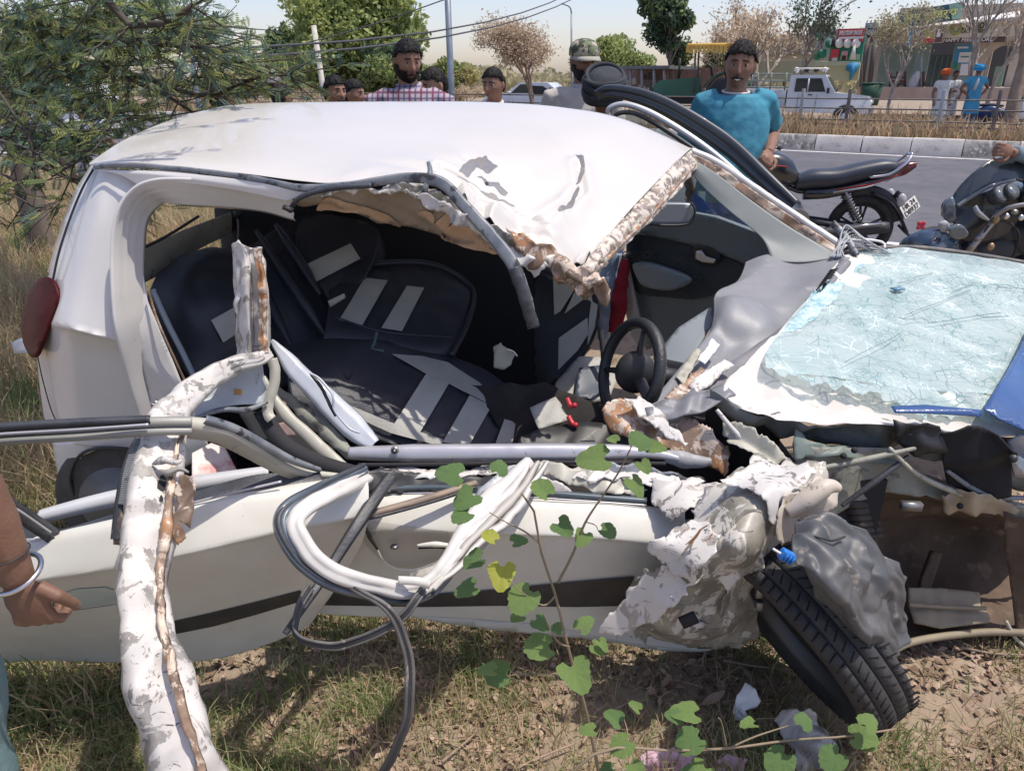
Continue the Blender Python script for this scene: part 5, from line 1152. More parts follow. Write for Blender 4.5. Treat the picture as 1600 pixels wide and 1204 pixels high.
patch('console_fin', [(905, 690, 2.17), (930, 672, 2.18), (930, 690, 2.17)], greyv, car, step=6)
# steering wheel
c = P(985, 580, 2.32); ax = Vector((-.90, -.34, .28)).normalized(); a_ = ax.cross(Vector((0, 0, 1))).normalized(); b_ = ax.cross(a_)
R_ = .165
mb = MB(); mb.tube([c + a_ * R_ * math.cos(t) + b_ * R_ * math.sin(t) for t in [2 * math.pi * i / 48 for i in range(48)]], .020, 12, closed=True); sw = mb.build('steering_wheel', M('wheel_leather', (.02, .021, .023), (.03, .031, .034), scale=8, rough=.38, bump=.3, bscale=150), car, world=True)
def sub(o, par): o.parent = par; o.matrix_parent_inverse = Matrix.Identity(4); return o
mb = MB(); mb.ell(c - ax * .02, (.07, .05, .075)); sub(mb.build('airbag_cover', blktrim, None, world=True), sw)
for t in (.3, 2.85, 4.71):
    mb = MB(); mb.tube([c - ax * .02, c + (a_ * math.cos(t) + b_ * math.sin(t)) * R_ * .95], [.03, .016], 8, flat=.5); sub(mb.build('spoke', blktrim, None, world=True), sw)
mb = MB(); mb.tube([c + ax * .034 + (a_ * math.cos(t) * .014 + b_ * math.sin(t) * .022) for t in [2 * math.pi * i / 14 for i in range(14)]], .0025, 6, closed=True); sub(mb.build('badge', M('chrome', (.62, .62, .63)), None, world=True), sw)
mb = MB(); mb.tube([c - ax * .02, c - ax * .3], .035, 10); mb.build('steering_column', blktrim, car, world=True)
def onseat2(name, ol, m, par, **k):
    o = patch(name, ol, m, None, **k); o.parent = par; o.matrix_parent_inverse = Matrix.Identity(4); return o
# ---- dashboard
DB = P(1160, 500, 2.70)
loft('dashboard', [
    [(1165, 408, 3.18), (1152, 440, 2.98), (1118, 462, 2.86), (1108, 520, 2.62), (1066, 572, 2.38), (1016, 636, 2.14)],
    [(1200, 398, 3.20), (1180, 428, 3.02), (1150, 452, 2.90), (1125, 505, 2.66), (1078, 566, 2.40), (1022, 634, 2.14)],
    [(1250, 402, 3.18), (1222, 440, 2.98), (1190, 478, 2.80), (1152, 530, 2.60), (1092, 584, 2.36), (1032, 640, 2.13)],
    [(1300, 402, 3.14), (1268, 438, 2.96), (1228, 486, 2.78), (1180, 535, 2.58), (1106, 592, 2.34), (1042, 645, 2.12)],
    [(1328, 404, 3.12), (1292, 442, 2.93), (1245, 495, 2.74), (1196, 540, 2.56), (1118, 600, 2.33), (1052, 650, 2.12)]], dashm, car, nu=110, nv=50, amp=.012, scale=5, seed=12, thick=.004, fn=lambda p, a, b, n: p + Vector((0, -.02, .055)) * math.exp(-((p - DB).length / .13) ** 4))
dsh = bpy.data.objects['dashboard']
for i in range(15):
    t = i / 14; u = 1266 + 30 * t; v = 466 - 42 * t; Y = 2.80 + .16 * t
    a = P(u, v, Y); b = P(u + 13, v - 3, Y); mb = MB(); mb.bar(a + Vector((0, 0, .004)), b + Vector((0, 0, .004)), .004, .006); sub(mb.build('vent_slot', dark, None, world=True), dsh)
rtube('dash_groove', [(1250, 488, 2.72), (1215, 520, 2.60), (1172, 548, 2.50), (1130, 580, 2.36)], .003, dark, car)
ribbon('windscreen_base_trim', [(1322, 408, 3.08), (1285, 455, 2.86), (1240, 508, 2.64), (1190, 548, 2.50), (1130, 592, 2.30), (1060, 642, 2.08), (1010, 650, 2.04)], 0, M('cowl_grey', (.16, .165, .18), (.22, .22, .235), scale=6, rough=.5), car, n=60, width=[.04, .05, .05, .06, .07, .05], prof=[(-1, 0), (-.6, .008), (.2, .004), (1, -.006)], amp=.006, scale=10, thick=.004)
patch('dash_end_cover', [(1005, 640, 2.10), (1030, 628, 2.10), (1075, 618, 2.10), (1130, 600, 2.14), (1150, 618, 2.08), (1100, 642, 2.04), (1050, 655, 2.03), (1015, 658, 2.05)], M('cowl_grey', (.16, .165, .18)), car, step=6, amp=.016, scale=12, thick=.004)
# white debris on the dash
for i, ol in enumerate(([(1075, 600, 2.22), (1130, 560, 2.32), (1146, 572, 2.30), (1088, 616, 2.18)], [(1040, 620, 2.16), (1095, 575, 2.3), (1110, 582, 2.28), (1058, 630, 2.14)], [(1090, 560, 2.36), (1112, 530, 2.46), (1125, 537, 2.44), (1104, 570, 2.33)], [(1056, 590, 2.28), (1085, 545, 2.42), (1095, 548, 2.41), (1070, 600, 2.25)])):
    patch('torn_bracket', ol, [tornlight, rusty, whitep, innerw][i], car, step=4, amp=.008, scale=25, jag=2, thick=.004)
patch('dash_side_panel', [(1020, 560, 2.62), (1060, 512, 2.76), (1110, 480, 2.86), (1118, 500, 2.78), (1080, 560, 2.52), (1060, 600, 2.36), (1040, 590, 2.42)], M('dash_side', (.22, .25, .27), rough=.5), car, step=6, thick=.005)
patch('pedal_well', [(1005, 620, 2.5), (1030, 560, 2.6), (1075, 570, 2.42), (1050, 640, 2.2), (1010, 655, 2.2)], dark, car, step=8, thick=.02)

# ---- far A pillar, open passenger door
def edge(name, pts, r, m, par=car, **k): return rtube(name, pts, r, m, par, **k)
loft('far_a_pillar', [
    [(1080, 240, 3.43), (1120, 258, 3.40), (1175, 296, 3.36), (1240, 340, 3.28), (1318, 392, 3.14)],
    [(1082, 252, 3.42), (1118, 272, 3.39), (1172, 312, 3.35), (1236, 356, 3.27), (1312, 400, 3.13)]], rusty, car, nu=70, nv=8, amp=.008, scale=22, seed=2, thick=.006)
ribbon('pillar_skin', [(1080, 236, 3.44), (1120, 254, 3.41), (1175, 291, 3.37), (1240, 335, 3.29), (1320, 388, 3.15)], 0, whitebody, car, n=60, width=.032, prof=[(-1, 0), (0, .008), (1, -.002)], amp=.003, scale=20, thick=.002)
loft('pillar_trim', [
    [(1084, 250, 3.41), (1120, 272, 3.38), (1172, 312, 3.34), (1236, 356, 3.26), (1316, 402, 3.12)],
    [(1086, 262, 3.39), (1116, 290, 3.36), (1160, 330, 3.32), (1215, 378, 3.24), (1255, 410, 3.12)],
    [(1080, 272, 3.39), (1104, 298, 3.36), (1142, 332, 3.32), (1190, 372, 3.26), (1206, 408, 3.16)]], innertrim, car, nu=40, nv=12, thick=.004)
# passenger door
cardY = lambda u: 4.05 - (u - 975) / 250 * .75
def D(u, v, dy=0): return (u, v, cardY(u) + dy)
door = patch('passenger_door_card', [D(975, 405), D(1000, 350), D(1080, 348), D(1140, 358), D(1215, 385), D(1225, 420), D(1200, 450), D(1150, 465), D(1110, 500), D(1060, 530), D(1012, 545), D(985, 480)], panelg, car, step=8, thick=.03)
onseat('door_card_fabric', [D(978, 370, -.04), D(1000, 366, -.04), D(1070, 382, -.04), D(1130, 400, -.04), D(1185, 425, -.04), D(1165, 438, -.04), D(1110, 462, -.04), D(1080, 468, -.04), D(1000, 460, -.04), D(980, 440, -.04)], panelb, door, step=8, thick=.012)
onseat2('door_top_roll', [D(985, 352, -.05), D(1075, 330, -.05), D(1120, 338, -.05), D(1210, 372, -.05), D(1222, 400, -.05), D(1185, 418, -.05), D(1130, 396, -.05), D(1070, 378, -.05), D(1000, 362, -.05)], M('door_roll', (.15, .185, .20), rough=.45), door, step=8, thick=.03)
onseat2('arm_rest', [D(994, 412, -.08), D(1010, 410, -.10), D(1050, 422, -.12), D(1080, 434, -.10), D(1070, 446, -.12), D(1048, 452, -.12), D(1012, 446, -.10), D(1000, 432, -.09)], M('arm_rest_grey', (.23, .28, .30), rough=.5), door, step=5, thick=.05, curve=True)
onseat2('handle_bezel', [D(1084, 386, -.07), D(1110, 386, -.07), D(1124, 398, -.07), D(1124, 408, -.07), D(1112, 413, -.07), D(1088, 408, -.07)], blktrim, door, step=4, thick=.012, curve=True)
onseat2('inner_handle', [D(1088, 392, -.09), D(1096, 391, -.09), D(1102, 400, -.09), D(1118, 405, -.09), D(1116, 411, -.09), D(1098, 409, -.09), D(1087, 404, -.09)], M('chrome_satin', (.7, .7, .7), rough=.35, metal=.6), door, step=3, thick=.008)
for u, v in ((1017, 398), (1065, 401), (1092, 437), (1022, 458), (1070, 459), (984, 398)):
    for du in (-6, 6):
        cc = [P(u + du + 5 * math.cos(t), v + 5 * math.sin(t), cardY(u) - .065) for t in [2 * math.pi * i / 12 for i in range(12)]]
        mb = MB(); mb.tube(cc, .003, 5, closed=True); sub(mb.build('printed_ring', M('ring_print', (.085, .085, .085), rough=.8), None, world=True), door)
# shut face of the door (beige) and its open edge
patch('door_shut_face', [(972, 398, 4.02), (978, 395, 3.98), (990, 450, 3.94), (1008, 530, 3.88), (1002, 548, 3.88), (985, 520, 3.94), (975, 470, 4.0), (968, 430, 4.04)], M('shut_face_paint', (.55, .53, .47), rough=.5), car, step=5, thick=.01)
# door window frame arching over the roof
ribbon('door_window_frame', [(932, 150, 4.05), (950, 143, 4.0), (985, 147, 3.96), (1030, 162, 3.9), (1085, 192, 3.82), (1140, 230, 3.74), (1190, 276, 3.64), (1240, 322, 3.52)], 0, M('frame_black', (.02, .026, .034), (.034, .042, .05), scale=6, rough=.35, coat=.3), car, n=80, width=[.05, .07, .08, .085, .075, .06], prof=[(-1, -.012), (-.9, .003), (-.2, .003), (-.1, .0), (.4, .0), (.5, .003), (1, -.006)], thick=.006)
ribbon('frame_inner_trim', [(958, 196, 3.96), (950, 172, 3.95), (975, 163, 3.93), (1015, 176, 3.88), (1070, 208, 3.80), (1120, 244, 3.72), (1175, 292, 3.62), (1230, 338, 3.5)], 0, M('frame_silver', (.50, .52, .54), rough=.35, metal=.3), car, n=80, width=[.02, .03, .03, .028, .02], prof=[(-1, -.003), (0, .004), (1, -.003)], thick=.004)
rtube('frame_inner_seal', [(962, 200, 3.95), (962, 180, 3.94), (985, 176, 3.92), (1015, 188, 3.88), (1065, 220, 3.80), (1115, 256, 3.72), (1165, 300, 3.62)], .012, blktrim, car)
glassm = bpy.data.materials.new('window_glass'); glassm.use_nodes = True
_n = glassm.node_tree; _p = _n.nodes['Principled BSDF']; _tr = _n.nodes.new('ShaderNodeBsdfTransparent'); _tr.inputs[0].default_value = (.62, .72, .70, 1); _gl = _n.nodes.new('ShaderNodeBsdfGlossy'); _gl.inputs[0].default_value = (.9, .95, .95, 1); _gl.inputs['Roughness'].default_value = .04
_df = _n.nodes.new('ShaderNodeBsdfDiffuse'); _df.inputs[0].default_value = (.35, .42, .40, 1)
_m1 = _n.nodes.new('ShaderNodeMixShader'); _m1.inputs[0].default_value = .10; _m2 = _n.nodes.new('ShaderNodeMixShader'); _m2.inputs[0].default_value = .12
_n.links.new(_tr.outputs[0], _m1.inputs[1]); _n.links.new(_df.outputs[0], _m1.inputs[2]); _n.links.new(_m1.outputs[0], _m2.inputs[1]); _n.links.new(_gl.outputs[0], _m2.inputs[2]); _n.links.new(_m2.outputs[0], _n.nodes['Material Output'].inputs[0])
patch('passenger_window', [(962, 184, 3.93), (990, 178, 3.91), (1065, 222, 3.79), (1115, 258, 3.71), (1170, 305, 3.61), (1222, 352, 3.5), (1215, 382, 3.5), (1130, 352, 3.60), (1060, 335, 3.8), (1000, 300, 3.9)], glassm, car, step=20, thick=0)
# wing mirror lying inside the window
patch('wing_mirror', [(1002, 328, 3.60), (1030, 318, 3.6), (1078, 318, 3.6), (1084, 328, 3.6), (1078, 346, 3.6), (1040, 350, 3.6), (1004, 348, 3.6), (996, 340, 3.6)], M('mirror_shell', (.26, .30, .35), rough=.3, coat=.4), car, step=5, thick=.05, curve=True)
rtube('mirror_edge', [(1000, 348, 3.56), (1040, 352, 3.56), (1076, 349, 3.56), (1086, 330, 3.56), (1080, 317, 3.57)], .006, blktrim, car)
mb = MB(); mb.ell(P(1205, 366, 3.46), (.02, .02, .02)); mb.tube([P(1176, 370, 3.46), P(1204, 366, 3.46)], .006, 6); mb.build('mirror_stalk', dullal, car, world=True)
patch('mirror_triangle', [(1195, 345, 3.47), (1222, 372, 3.44), (1226, 398, 3.42), (1205, 385, 3.45)], blktrim, car, step=6, thick=.02)

# ---- bonnet folded white sheet and the shattered windscreen lying on it
loft('bonnet', [
    [(1318, 400, 3.14), (1400, 398, 3.2), (1500, 410, 3.2), (1600, 424, 3.2), (1740, 440, 3.2)],
    [(1232, 500, 2.62), (1330, 510, 2.62), (1440, 520, 2.62), (1560, 530, 2.62), (1720, 540, 2.62)],
    [(1165, 566, 2.28), (1280, 580, 2.28), (1400, 590, 2.28), (1540, 600, 2.28), (1700, 610, 2.28)],
    [(1132, 600, 2.12), (1240, 618, 2.12), (1380, 630, 2.12), (1530, 640, 2.12), (1690, 650, 2.12)],
    [(1150, 626, 2.04), (1240, 645, 2.03), (1380, 655, 2.02), (1530, 664, 2.01), (1690, 680, 2.0)],
    [(1185, 644, 1.99), (1270, 660, 1.98), (1390, 666, 1.98), (1530, 680, 1.96), (1690, 695, 1.95)]], M('bonnet_white', (.66, .625, .59), (.58, .545, .50), scale=5, rough=.4, c3=(.30, .24, .19), scale3=22, lo3=.66, hi3=.70), car, nu=160, nv=120, amp=.02, scale=8, seed=15, thick=.002)
# glass material
def crackmat():
    m = bpy.data.materials.new('shattered_glass'); m.use_nodes = True; t = m.node_tree; N = t.nodes; L = t.links
    tc = N.new('ShaderNodeTexCoord')
    def crack(scale, wd, st, rot, dist=.09):
        nz_ = N.new('ShaderNodeTexNoise'); nz_.inputs['Scale'].default_value = scale * .45; L.new(tc.outputs['Object'], nz_.inputs[0])
        vm = N.new('ShaderNodeVectorMath'); vm.operation = 'MULTIPLY_ADD'; vm.inputs[1].default_value = (dist / scale * 4,) * 3; L.new(nz_.outputs['Color'], vm.inputs[0]); L.new(tc.outputs['Object'], vm.inputs[2])
        mp = N.new('ShaderNodeMapping'); mp.inputs['Scale'].default_value = st; mp.inputs['Rotation'].default_value = (0, 0, rot); L.new(vm.outputs[0], mp.inputs[0])
        v = N.new('ShaderNodeTexVoronoi'); v.feature = 'DISTANCE_TO_EDGE'; v.inputs['Scale'].default_value = scale; L.new(mp.outputs[0], v.inputs['Vector'])
        r = N.new('ShaderNodeMapRange'); r.inputs[1].default_value = wd; r.inputs[2].default_value = wd * .35; L.new(v.outputs['Distance'], r.inputs[0]); return r.outputs[0]
    def nzr(s, a, b):
        n = N.new('ShaderNodeTexNoise'); n.inputs['Scale'].default_value = s; n.inputs['Detail'].default_value = 5; L.new(tc.outputs['Object'], n.inputs[0])
        r = N.new('ShaderNodeMapRange'); r.inputs[1].default_value = a; r.inputs[2].default_value = b; L.new(n.outputs[0], r.inputs[0]); return r.outputs[0]
    def mul(a, b):
        x = N.new('ShaderNodeMath'); x.operation = 'MULTIPLY'; L.new(a, x.inputs[0]); L.new(b, x.inputs[1]); return x.outputs[0]
    def mx(a, b):
        x = N.new('ShaderNodeMath'); x.operation = 'MAXIMUM'; L.new(a, x.inputs[0]); L.new(b, x.inputs[1]); return x.outputs[0]
    big = mul(crack(7, .010, (1, .45, 1), .5), nzr(5, .36, .46)); mid = mul(crack(17, .020, (.5, 1, 1), .9), nzr(4, .28, .38)); fine = mul(crack(38, .045, (1, .6, 1), .3), nzr(3.2, .45, .56)); big2 = mul(crack(4, .006, (1.6, .35, 1), -.7), nzr(3, .35, .45))
    # dense crushed band along the two edges
    c_all = mx(mx(big, big2), mx(mid, fine))
    tr = N.new('ShaderNodeBsdfTransparent'); tr.inputs[0].default_value = (.78, .91, .89, 1)
    df = N.new('ShaderNodeBsdfDiffuse')
    cm = N.new('ShaderNodeMix'); cm.data_type = 'RGBA'; cm.inputs[6].default_value = (.58, .67, .66, 1); cm.inputs[7].default_value = (.44, .56, .57, 1); L.new(nzr(4, .45, .7), cm.inputs[0]); L.new(cm.outputs[2], df.inputs[0])
    gl = N.new('ShaderNodeBsdfGlossy'); gl.inputs['Roughness'].default_value = .18; gl.inputs[0].default_value = (.9, 1, 1, 1)
    b = N.new('ShaderNodeBump'); b.inputs['Strength'].default_value = .6; b.inputs['Distance'].default_value = .004; L.new(c_all, b.inputs['Height']); L.new(b.outputs[0], gl.inputs['Normal']); L.new(b.outputs[0], df.inputs['Normal'])
    base = N.new('ShaderNodeMixShader'); L.new(nzr(3, .3, .8), N.new('ShaderNodeMath').inputs[0]); base.inputs[0].default_value = .55; L.new(tr.outputs[0], base.inputs[1]); L.new(df.outputs[0], base.inputs[2])
    g2_ = N.new('ShaderNodeMixShader'); g2_.inputs[0].default_value = .05; L.new(base.outputs[0], g2_.inputs[1]); L.new(gl.outputs[0], g2_.inputs[2])
    cr_ = N.new('ShaderNodeBsdfDiffuse'); cc_ = N.new('ShaderNodeMix'); cc_.data_type = 'RGBA'; cc_.inputs[6].default_value = (.14, .27, .28, 1); cc_.inputs[7].default_value = (.70, .84, .82, 1); L.new(nzr(9, .46, .60), cc_.inputs[0]); L.new(cc_.outputs[2], cr_.inputs[0])
    out = N.new('ShaderNodeMixShader'); k = N.new('ShaderNodeMath'); k.operation = 'MULTIPLY'; k.inputs[1].default_value = .75; L.new(c_all, k.inputs[0]); L.new(k.outputs[0], out.inputs[0]); L.new(g2_.outputs[0], out.inputs[1]); L.new(cr_.outputs[0], out.inputs[2])
    L.new(out.outputs[0], N['Material Output'].inputs[0]); m.diffuse_color = (.6, .8, .8, 1); return m
cg = crackmat()
ws = loft('windscreen', [
    [(1332, 394, 3.20), (1420, 388, 3.22), (1520, 399, 3.22), (1620, 414, 3.2), (1720, 425, 3.18)],
    [(1290, 440, 2.92), (1400, 440, 2.93), (1520, 450, 2.93), (1620, 462, 2.92), (1720, 475, 2.9)],
    [(1240, 492, 2.64), (1360, 492, 2.64), (1480, 503, 2.64), (1600, 514, 2.63), (1710, 525, 2.6)],
    [(1200, 545, 2.33), (1320, 552, 2.33), (1450, 560, 2.33), (1580, 570, 2.32), (1700, 580, 2.3)],
    [(1196, 574, 2.18), (1300, 590, 2.15), (1430, 606, 2.12), (1560, 616, 2.10), (1690, 625, 2.1)]], cg, car, nu=70, nv=60, amp=.010, scale=5, seed=31, thick=0)
w2 = patch('windscreen_fold', [(1196, 574, 2.175), (1300, 590, 2.145), (1430, 606, 2.115), (1600, 619, 2.095), (1600, 664, 2.0), (1530, 652, 2.02), (1450, 648, 2.02), (1436, 656, 1.99), (1408, 632, 2.05), (1350, 612, 2.09), (1290, 600, 2.11), (1230, 588, 2.14)], cg, car, step=6, amp=.008, scale=12, seed=3, thick=0, jag=5)
# crushed milky bands at the glass edge
mil = M('crushed_glass_edge', (.34, .54, .58), (.62, .80, .80), scale=26, rough=.35, lo=.42, hi=.58, bump=1.0, bscale=90, stretch=(1, 1, 1))
patch('crushed_glass_band', on=ws, off=.004, outline=[(1338, 398, 3.15), (1362, 398, 3.15), (1325, 440, 2.90), (1290, 478, 2.70), (1262, 505, 2.55), (1225, 520, 2.45), (1250, 480, 2.68), (1296, 438, 2.90)], mat=mil, parent=car, step=5, jag=3, thick=.0)
patch('crushed_glass_band', on=ws, off=.004, outline=[(1440, 622, 2.06), (1500, 618, 2.07), (1545, 606, 2.09), (1528, 640, 2.02), (1450, 640, 2.02), (1390, 634, 2.03)], mat=mil, parent=car, step=5, jag=3, thick=.0)
rtube('windscreen_rubber', [(1300, 402, 3.18), (1335, 392, 3.22), (1420, 386, 3.24), (1520, 397, 3.24), (1620, 413, 3.22), (1720, 424, 3.2)], .010, M('rubber_dusty', (.10, .10, .10), (.22, .2, .18), scale=14, rough=.8), car)
mb = MB(); mb.box(P(1402, 454, 2.84) + Vector((0, 0, .008)), (.045, .03, .006), Euler((0, 0, .3))); mb.build('mirror_mount', M('mount_blue', (.12, .25, .35), rough=.4), car, world=True)
# fine straight long cracks with a raised edge
rc = random.Random(9)
for i in range(9):
    u = rc.uniform(1290, 1560); v = rc.uniform(430, 610); an = rc.uniform(-.5, .35); l = rc.uniform(40, 120)
    pp = [(u + l * k / 4 * math.cos(an) + rc.uniform(-2, 2), v + l * k / 4 * math.sin(an) + rc.uniform(-2, 2)) for k in range(5)]
    def yy(v): return 3.2 - (v - 395) / (605 - 395) * (3.2 - 2.12)
    w_pts = [P(a, b, 1).copy() for a, b in pp]
    # drop onto the glass by the same rows the sheet was built from
    pts_ = []
    for a, b in pp:
        Yv = np.interp(b - (a - 1420) * .09, [390, 442, 494, 553, 603], [3.21, 2.925, 2.64, 2.33, 2.12]); pts_.append(P(a, b, float(Yv)) + Vector((0, 0, .012)))
    mb = MB(); mb.tube(pts_, .0012, 4); mb.build('long_crack', M('crack_white', (.12, .22, .24), rough=.3), car, world=True)
# blue tinted film at the top of the glass, now at the near right
film = M('blue_tint_film', (.035, .085, .22), (.045, .11, .27), scale=4, rough=.2, coat=.4, bump=.4, bscale=14, c3=(.35, .50, .62), scale3=30, lo3=.70, hi3=.74)
ff = patch('tinted_band', [(1612, 492, 2.70), (1576, 560, 2.34), (1550, 606, 2.12), (1524, 644, 2.0), (1545, 658, 1.97), (1600, 684, 1.93), (1720, 730, 1.9), (1760, 600, 2.1), (1740, 480, 2.7)], film, car, step=7, fn=lambda p: p + Vector((0, -.03, .030)) + Vector((0, 0, .010)) * crump(p, 6, 4), thick=.004)
patch('tinted_strip', [(1386, 636, 2.01), (1440, 634, 2.01), (1526, 642, 1.99), (1524, 652, 1.975), (1440, 647, 1.985), (1392, 646, 1.99)], film, car, step=6, fn=lambda p: p + Vector((0, -.02, .012)), thick=.004)

# ---- torn front end under the bonnet
shade = M('inner_wing_paint_shaded', (.30, .305, .25), (.22, .22, .185), scale=6, rough=.6, c3=(.08, .075, .065), scale3=14, lo3=.58, hi3=.68, bump=.3, bscale=30)  # pale inner body paint with its shade mixed in as olive grey
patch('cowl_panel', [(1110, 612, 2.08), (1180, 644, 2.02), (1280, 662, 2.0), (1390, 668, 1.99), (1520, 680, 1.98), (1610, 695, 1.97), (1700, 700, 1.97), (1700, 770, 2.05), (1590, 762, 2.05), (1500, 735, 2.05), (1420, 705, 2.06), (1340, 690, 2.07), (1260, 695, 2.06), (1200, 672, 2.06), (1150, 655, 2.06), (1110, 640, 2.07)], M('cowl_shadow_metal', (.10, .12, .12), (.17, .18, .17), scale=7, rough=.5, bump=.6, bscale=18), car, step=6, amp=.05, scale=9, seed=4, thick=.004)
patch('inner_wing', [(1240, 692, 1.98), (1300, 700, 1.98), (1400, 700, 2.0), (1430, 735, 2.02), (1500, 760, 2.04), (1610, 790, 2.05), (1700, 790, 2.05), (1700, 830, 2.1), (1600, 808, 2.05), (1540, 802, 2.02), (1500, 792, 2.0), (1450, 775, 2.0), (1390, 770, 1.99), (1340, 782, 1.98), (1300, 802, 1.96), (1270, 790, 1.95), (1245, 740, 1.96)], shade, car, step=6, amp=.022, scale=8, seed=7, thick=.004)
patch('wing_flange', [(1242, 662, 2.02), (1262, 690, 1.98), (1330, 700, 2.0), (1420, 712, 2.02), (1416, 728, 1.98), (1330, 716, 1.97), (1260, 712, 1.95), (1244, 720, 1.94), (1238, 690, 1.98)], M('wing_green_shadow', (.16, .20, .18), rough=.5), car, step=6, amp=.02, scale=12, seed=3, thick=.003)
patch('battery_tray_liner', [(1470, 680, 1.95), (1515, 668, 1.93), (1560, 680, 1.92), (1588, 705, 1.92), (1578, 772, 1.96), (1540, 775, 1.97), (1480, 755, 1.98), (1470, 715, 1.98)], M('matte_black_liner', (.010, .010, .012), rough=.8), car, step=6, amp=.04, scale=6, seed=2, thick=.006)
patch('cowl_grille', [(1395, 655, 1.97), (1470, 668, 1.95), (1478, 700, 1.96), (1430, 712, 1.97), (1400, 690, 1.98)], blktrim, car, step=6, amp=.03, scale=14, seed=8, thick=.004)
for i, pth in enumerate(([(1262, 735, 1.93), (1340, 720, 1.94), (1430, 700, 1.96)], [(1315, 790, 1.92), (1370, 750, 1.94), (1420, 712, 1.96)], [(1390, 700, 1.95), (1440, 745, 1.96), (1530, 780, 1.98), (1620, 795, 2.0)], [(1120, 640, 2.02), (1165, 690, 1.98), (1225, 715, 1.95)], [(1480, 735, 1.96), (1540, 772, 1.96), (1620, 778, 1.97)])):
    rtube('torn_flange', pth, [.006, .01, .006], [shade, rubber, innerw, torn, rubdusty][i], car, n=30)
mb = MB(); mb.box(P(1424, 790, 1.93), (.06, .02, .025), Euler((0, .05, 0))); mb.build('wheel_arch_bracket', dullal, car, world=True)
for (u, v) in ((1335, 703), (1318, 712), (1500, 790)):
    mb = MB(); mb.tube([P(u, v, 1.95), P(u, v, 1.93)], .01, 10); mb.build('plug_hole', dark, car, world=True)
patch('torn_arch_metal', [(1470, 770, 1.97), (1520, 762, 1.95), (1570, 782, 1.95), (1605, 800, 1.95), (1600, 822, 1.95), (1560, 800, 1.97), (1510, 802, 1.98), (1475, 795, 1.98)], M('arch_khaki', (.42, .36, .26), (.30, .24, .17), scale=9, rough=.6), car, step=5, amp=.03, scale=16, jag=3, thick=.003)
patch('door_mirror_scrap', [(1575, 690, 1.95), (1600, 680, 1.93), (1640, 700, 1.93), (1640, 745, 1.95), (1585, 745, 1.96), (1578, 715, 1.96)], silver, car, step=6, amp=.01, scale=12, thick=.01)
patch('blue_reflector', [(1580, 715, 1.92), (1592, 712, 1.91), (1640, 740, 1.92), (1600, 742, 1.93)], M('pale_reflector', (.55, .70, .80), rough=.15), car, step=5, thick=.004)
mb = MB(); mb.tube([P(1583, 716, 1.90), P(1583, 716, 1.88)], .012, 12); mb.build('round_plug', blktrim, car, world=True)
# wheel housing: dark dusty cavity
hous = M('housing_brown', (.14, .095, .065), (.085, .06, .042), scale=5, rough=.9, bump=.5, bscale=30, c3=(.22, .16, .11), scale3=12, lo3=.58, hi3=.72)
loft('wheel_housing', [
    [(1262, 800, 1.98), (1340, 770, 2.02), (1440, 772, 2.06), (1540, 800, 2.06), (1640, 812, 2.08)],
    [(1300, 830, 2.18), (1360, 815, 2.24), (1450, 815, 2.26), (1550, 820, 2.24), (1650, 830, 2.2)],
    [(1310, 900, 2.12), (1370, 900, 2.2), (1460, 890, 2.22), (1560, 890, 2.2), (1660, 900, 2.15)],
    [(1340, 960, 2.0), (1400, 960, 2.04), (1480, 950, 2.06), (1570, 950, 2.05), (1670, 950, 2.02)],
    [(1380, 1015, 1.88), (1420, 1008, 1.90), (1500, 990, 1.94), (1590, 984, 1.94), (1680, 984, 1.94)]], hous, car, nu=50, nv=40, amp=.035, scale=5, seed=6, thick=.006)
patch('chassis_rail', [(1418, 918, 2.04), (1470, 918, 2.04), (1530, 925, 2.04), (1532, 948, 2.0), (1545, 962, 1.98), (1545, 972, 1.95), (1470, 982, 1.93), (1430, 972, 1.94), (1418, 945, 2.0)], M('rail_khaki', (.30, .25, .17), (.23, .19, .13), scale=8, rough=.7), car, step=6, amp=.012, scale=9, thick=.01)
rtube('rail_rib', [(1420, 944, 1.97), (1480, 948, 1.97), (1540, 950, 1.97)], .007, M('rail_khaki', (.3, .25, .17)), car)
patch('strut_brace', [(1438, 905, 2.1), (1455, 860, 2.15), (1470, 862, 2.15), (1458, 905, 2.1), (1450, 925, 2.05), (1435, 922, 2.05)], hous, car, step=5, thick=.02)
patch('wing_edge', [(1570, 800, 1.95), (1610, 815, 1.93), (1660, 830, 1.93), (1660, 1010, 1.95), (1600, 1012, 1.93), (1588, 985, 1.95), (1578, 920, 1.98), (1572, 860, 1.97)], hous, car, step=7, amp=.02, scale=8, thick=.006)
rtube('wing_lip', [(1572, 970, 1.92), (1590, 1000, 1.90), (1620, 1018, 1.9), (1680, 1025, 1.9)], .006, innerw, car)
rtube('arch_lip', [(1385, 1022, 1.86), (1420, 1004, 1.88), (1470, 994, 1.91), (1540, 987, 1.92), (1600, 988, 1.9)], .012, M('rail_khaki', (.3, .25, .17)), car)
for i in range(6):
    v = 783 + i * 10; rtube('strut_boot_rib', [(1305 + i * 3, v, 2.02), (1335 + i * 3, v + 5, 1.97), (1365 + i * 2, v + 2, 2.02)], .013, M('boot_rubber', (.035, .033, .03), (.06, .05, .045), scale=10, rough=.7), car, n=16)
rtube('strut_tube', [(1335, 770, 2.06), (1350, 870, 2.06)], .05, hous, car, n=8)

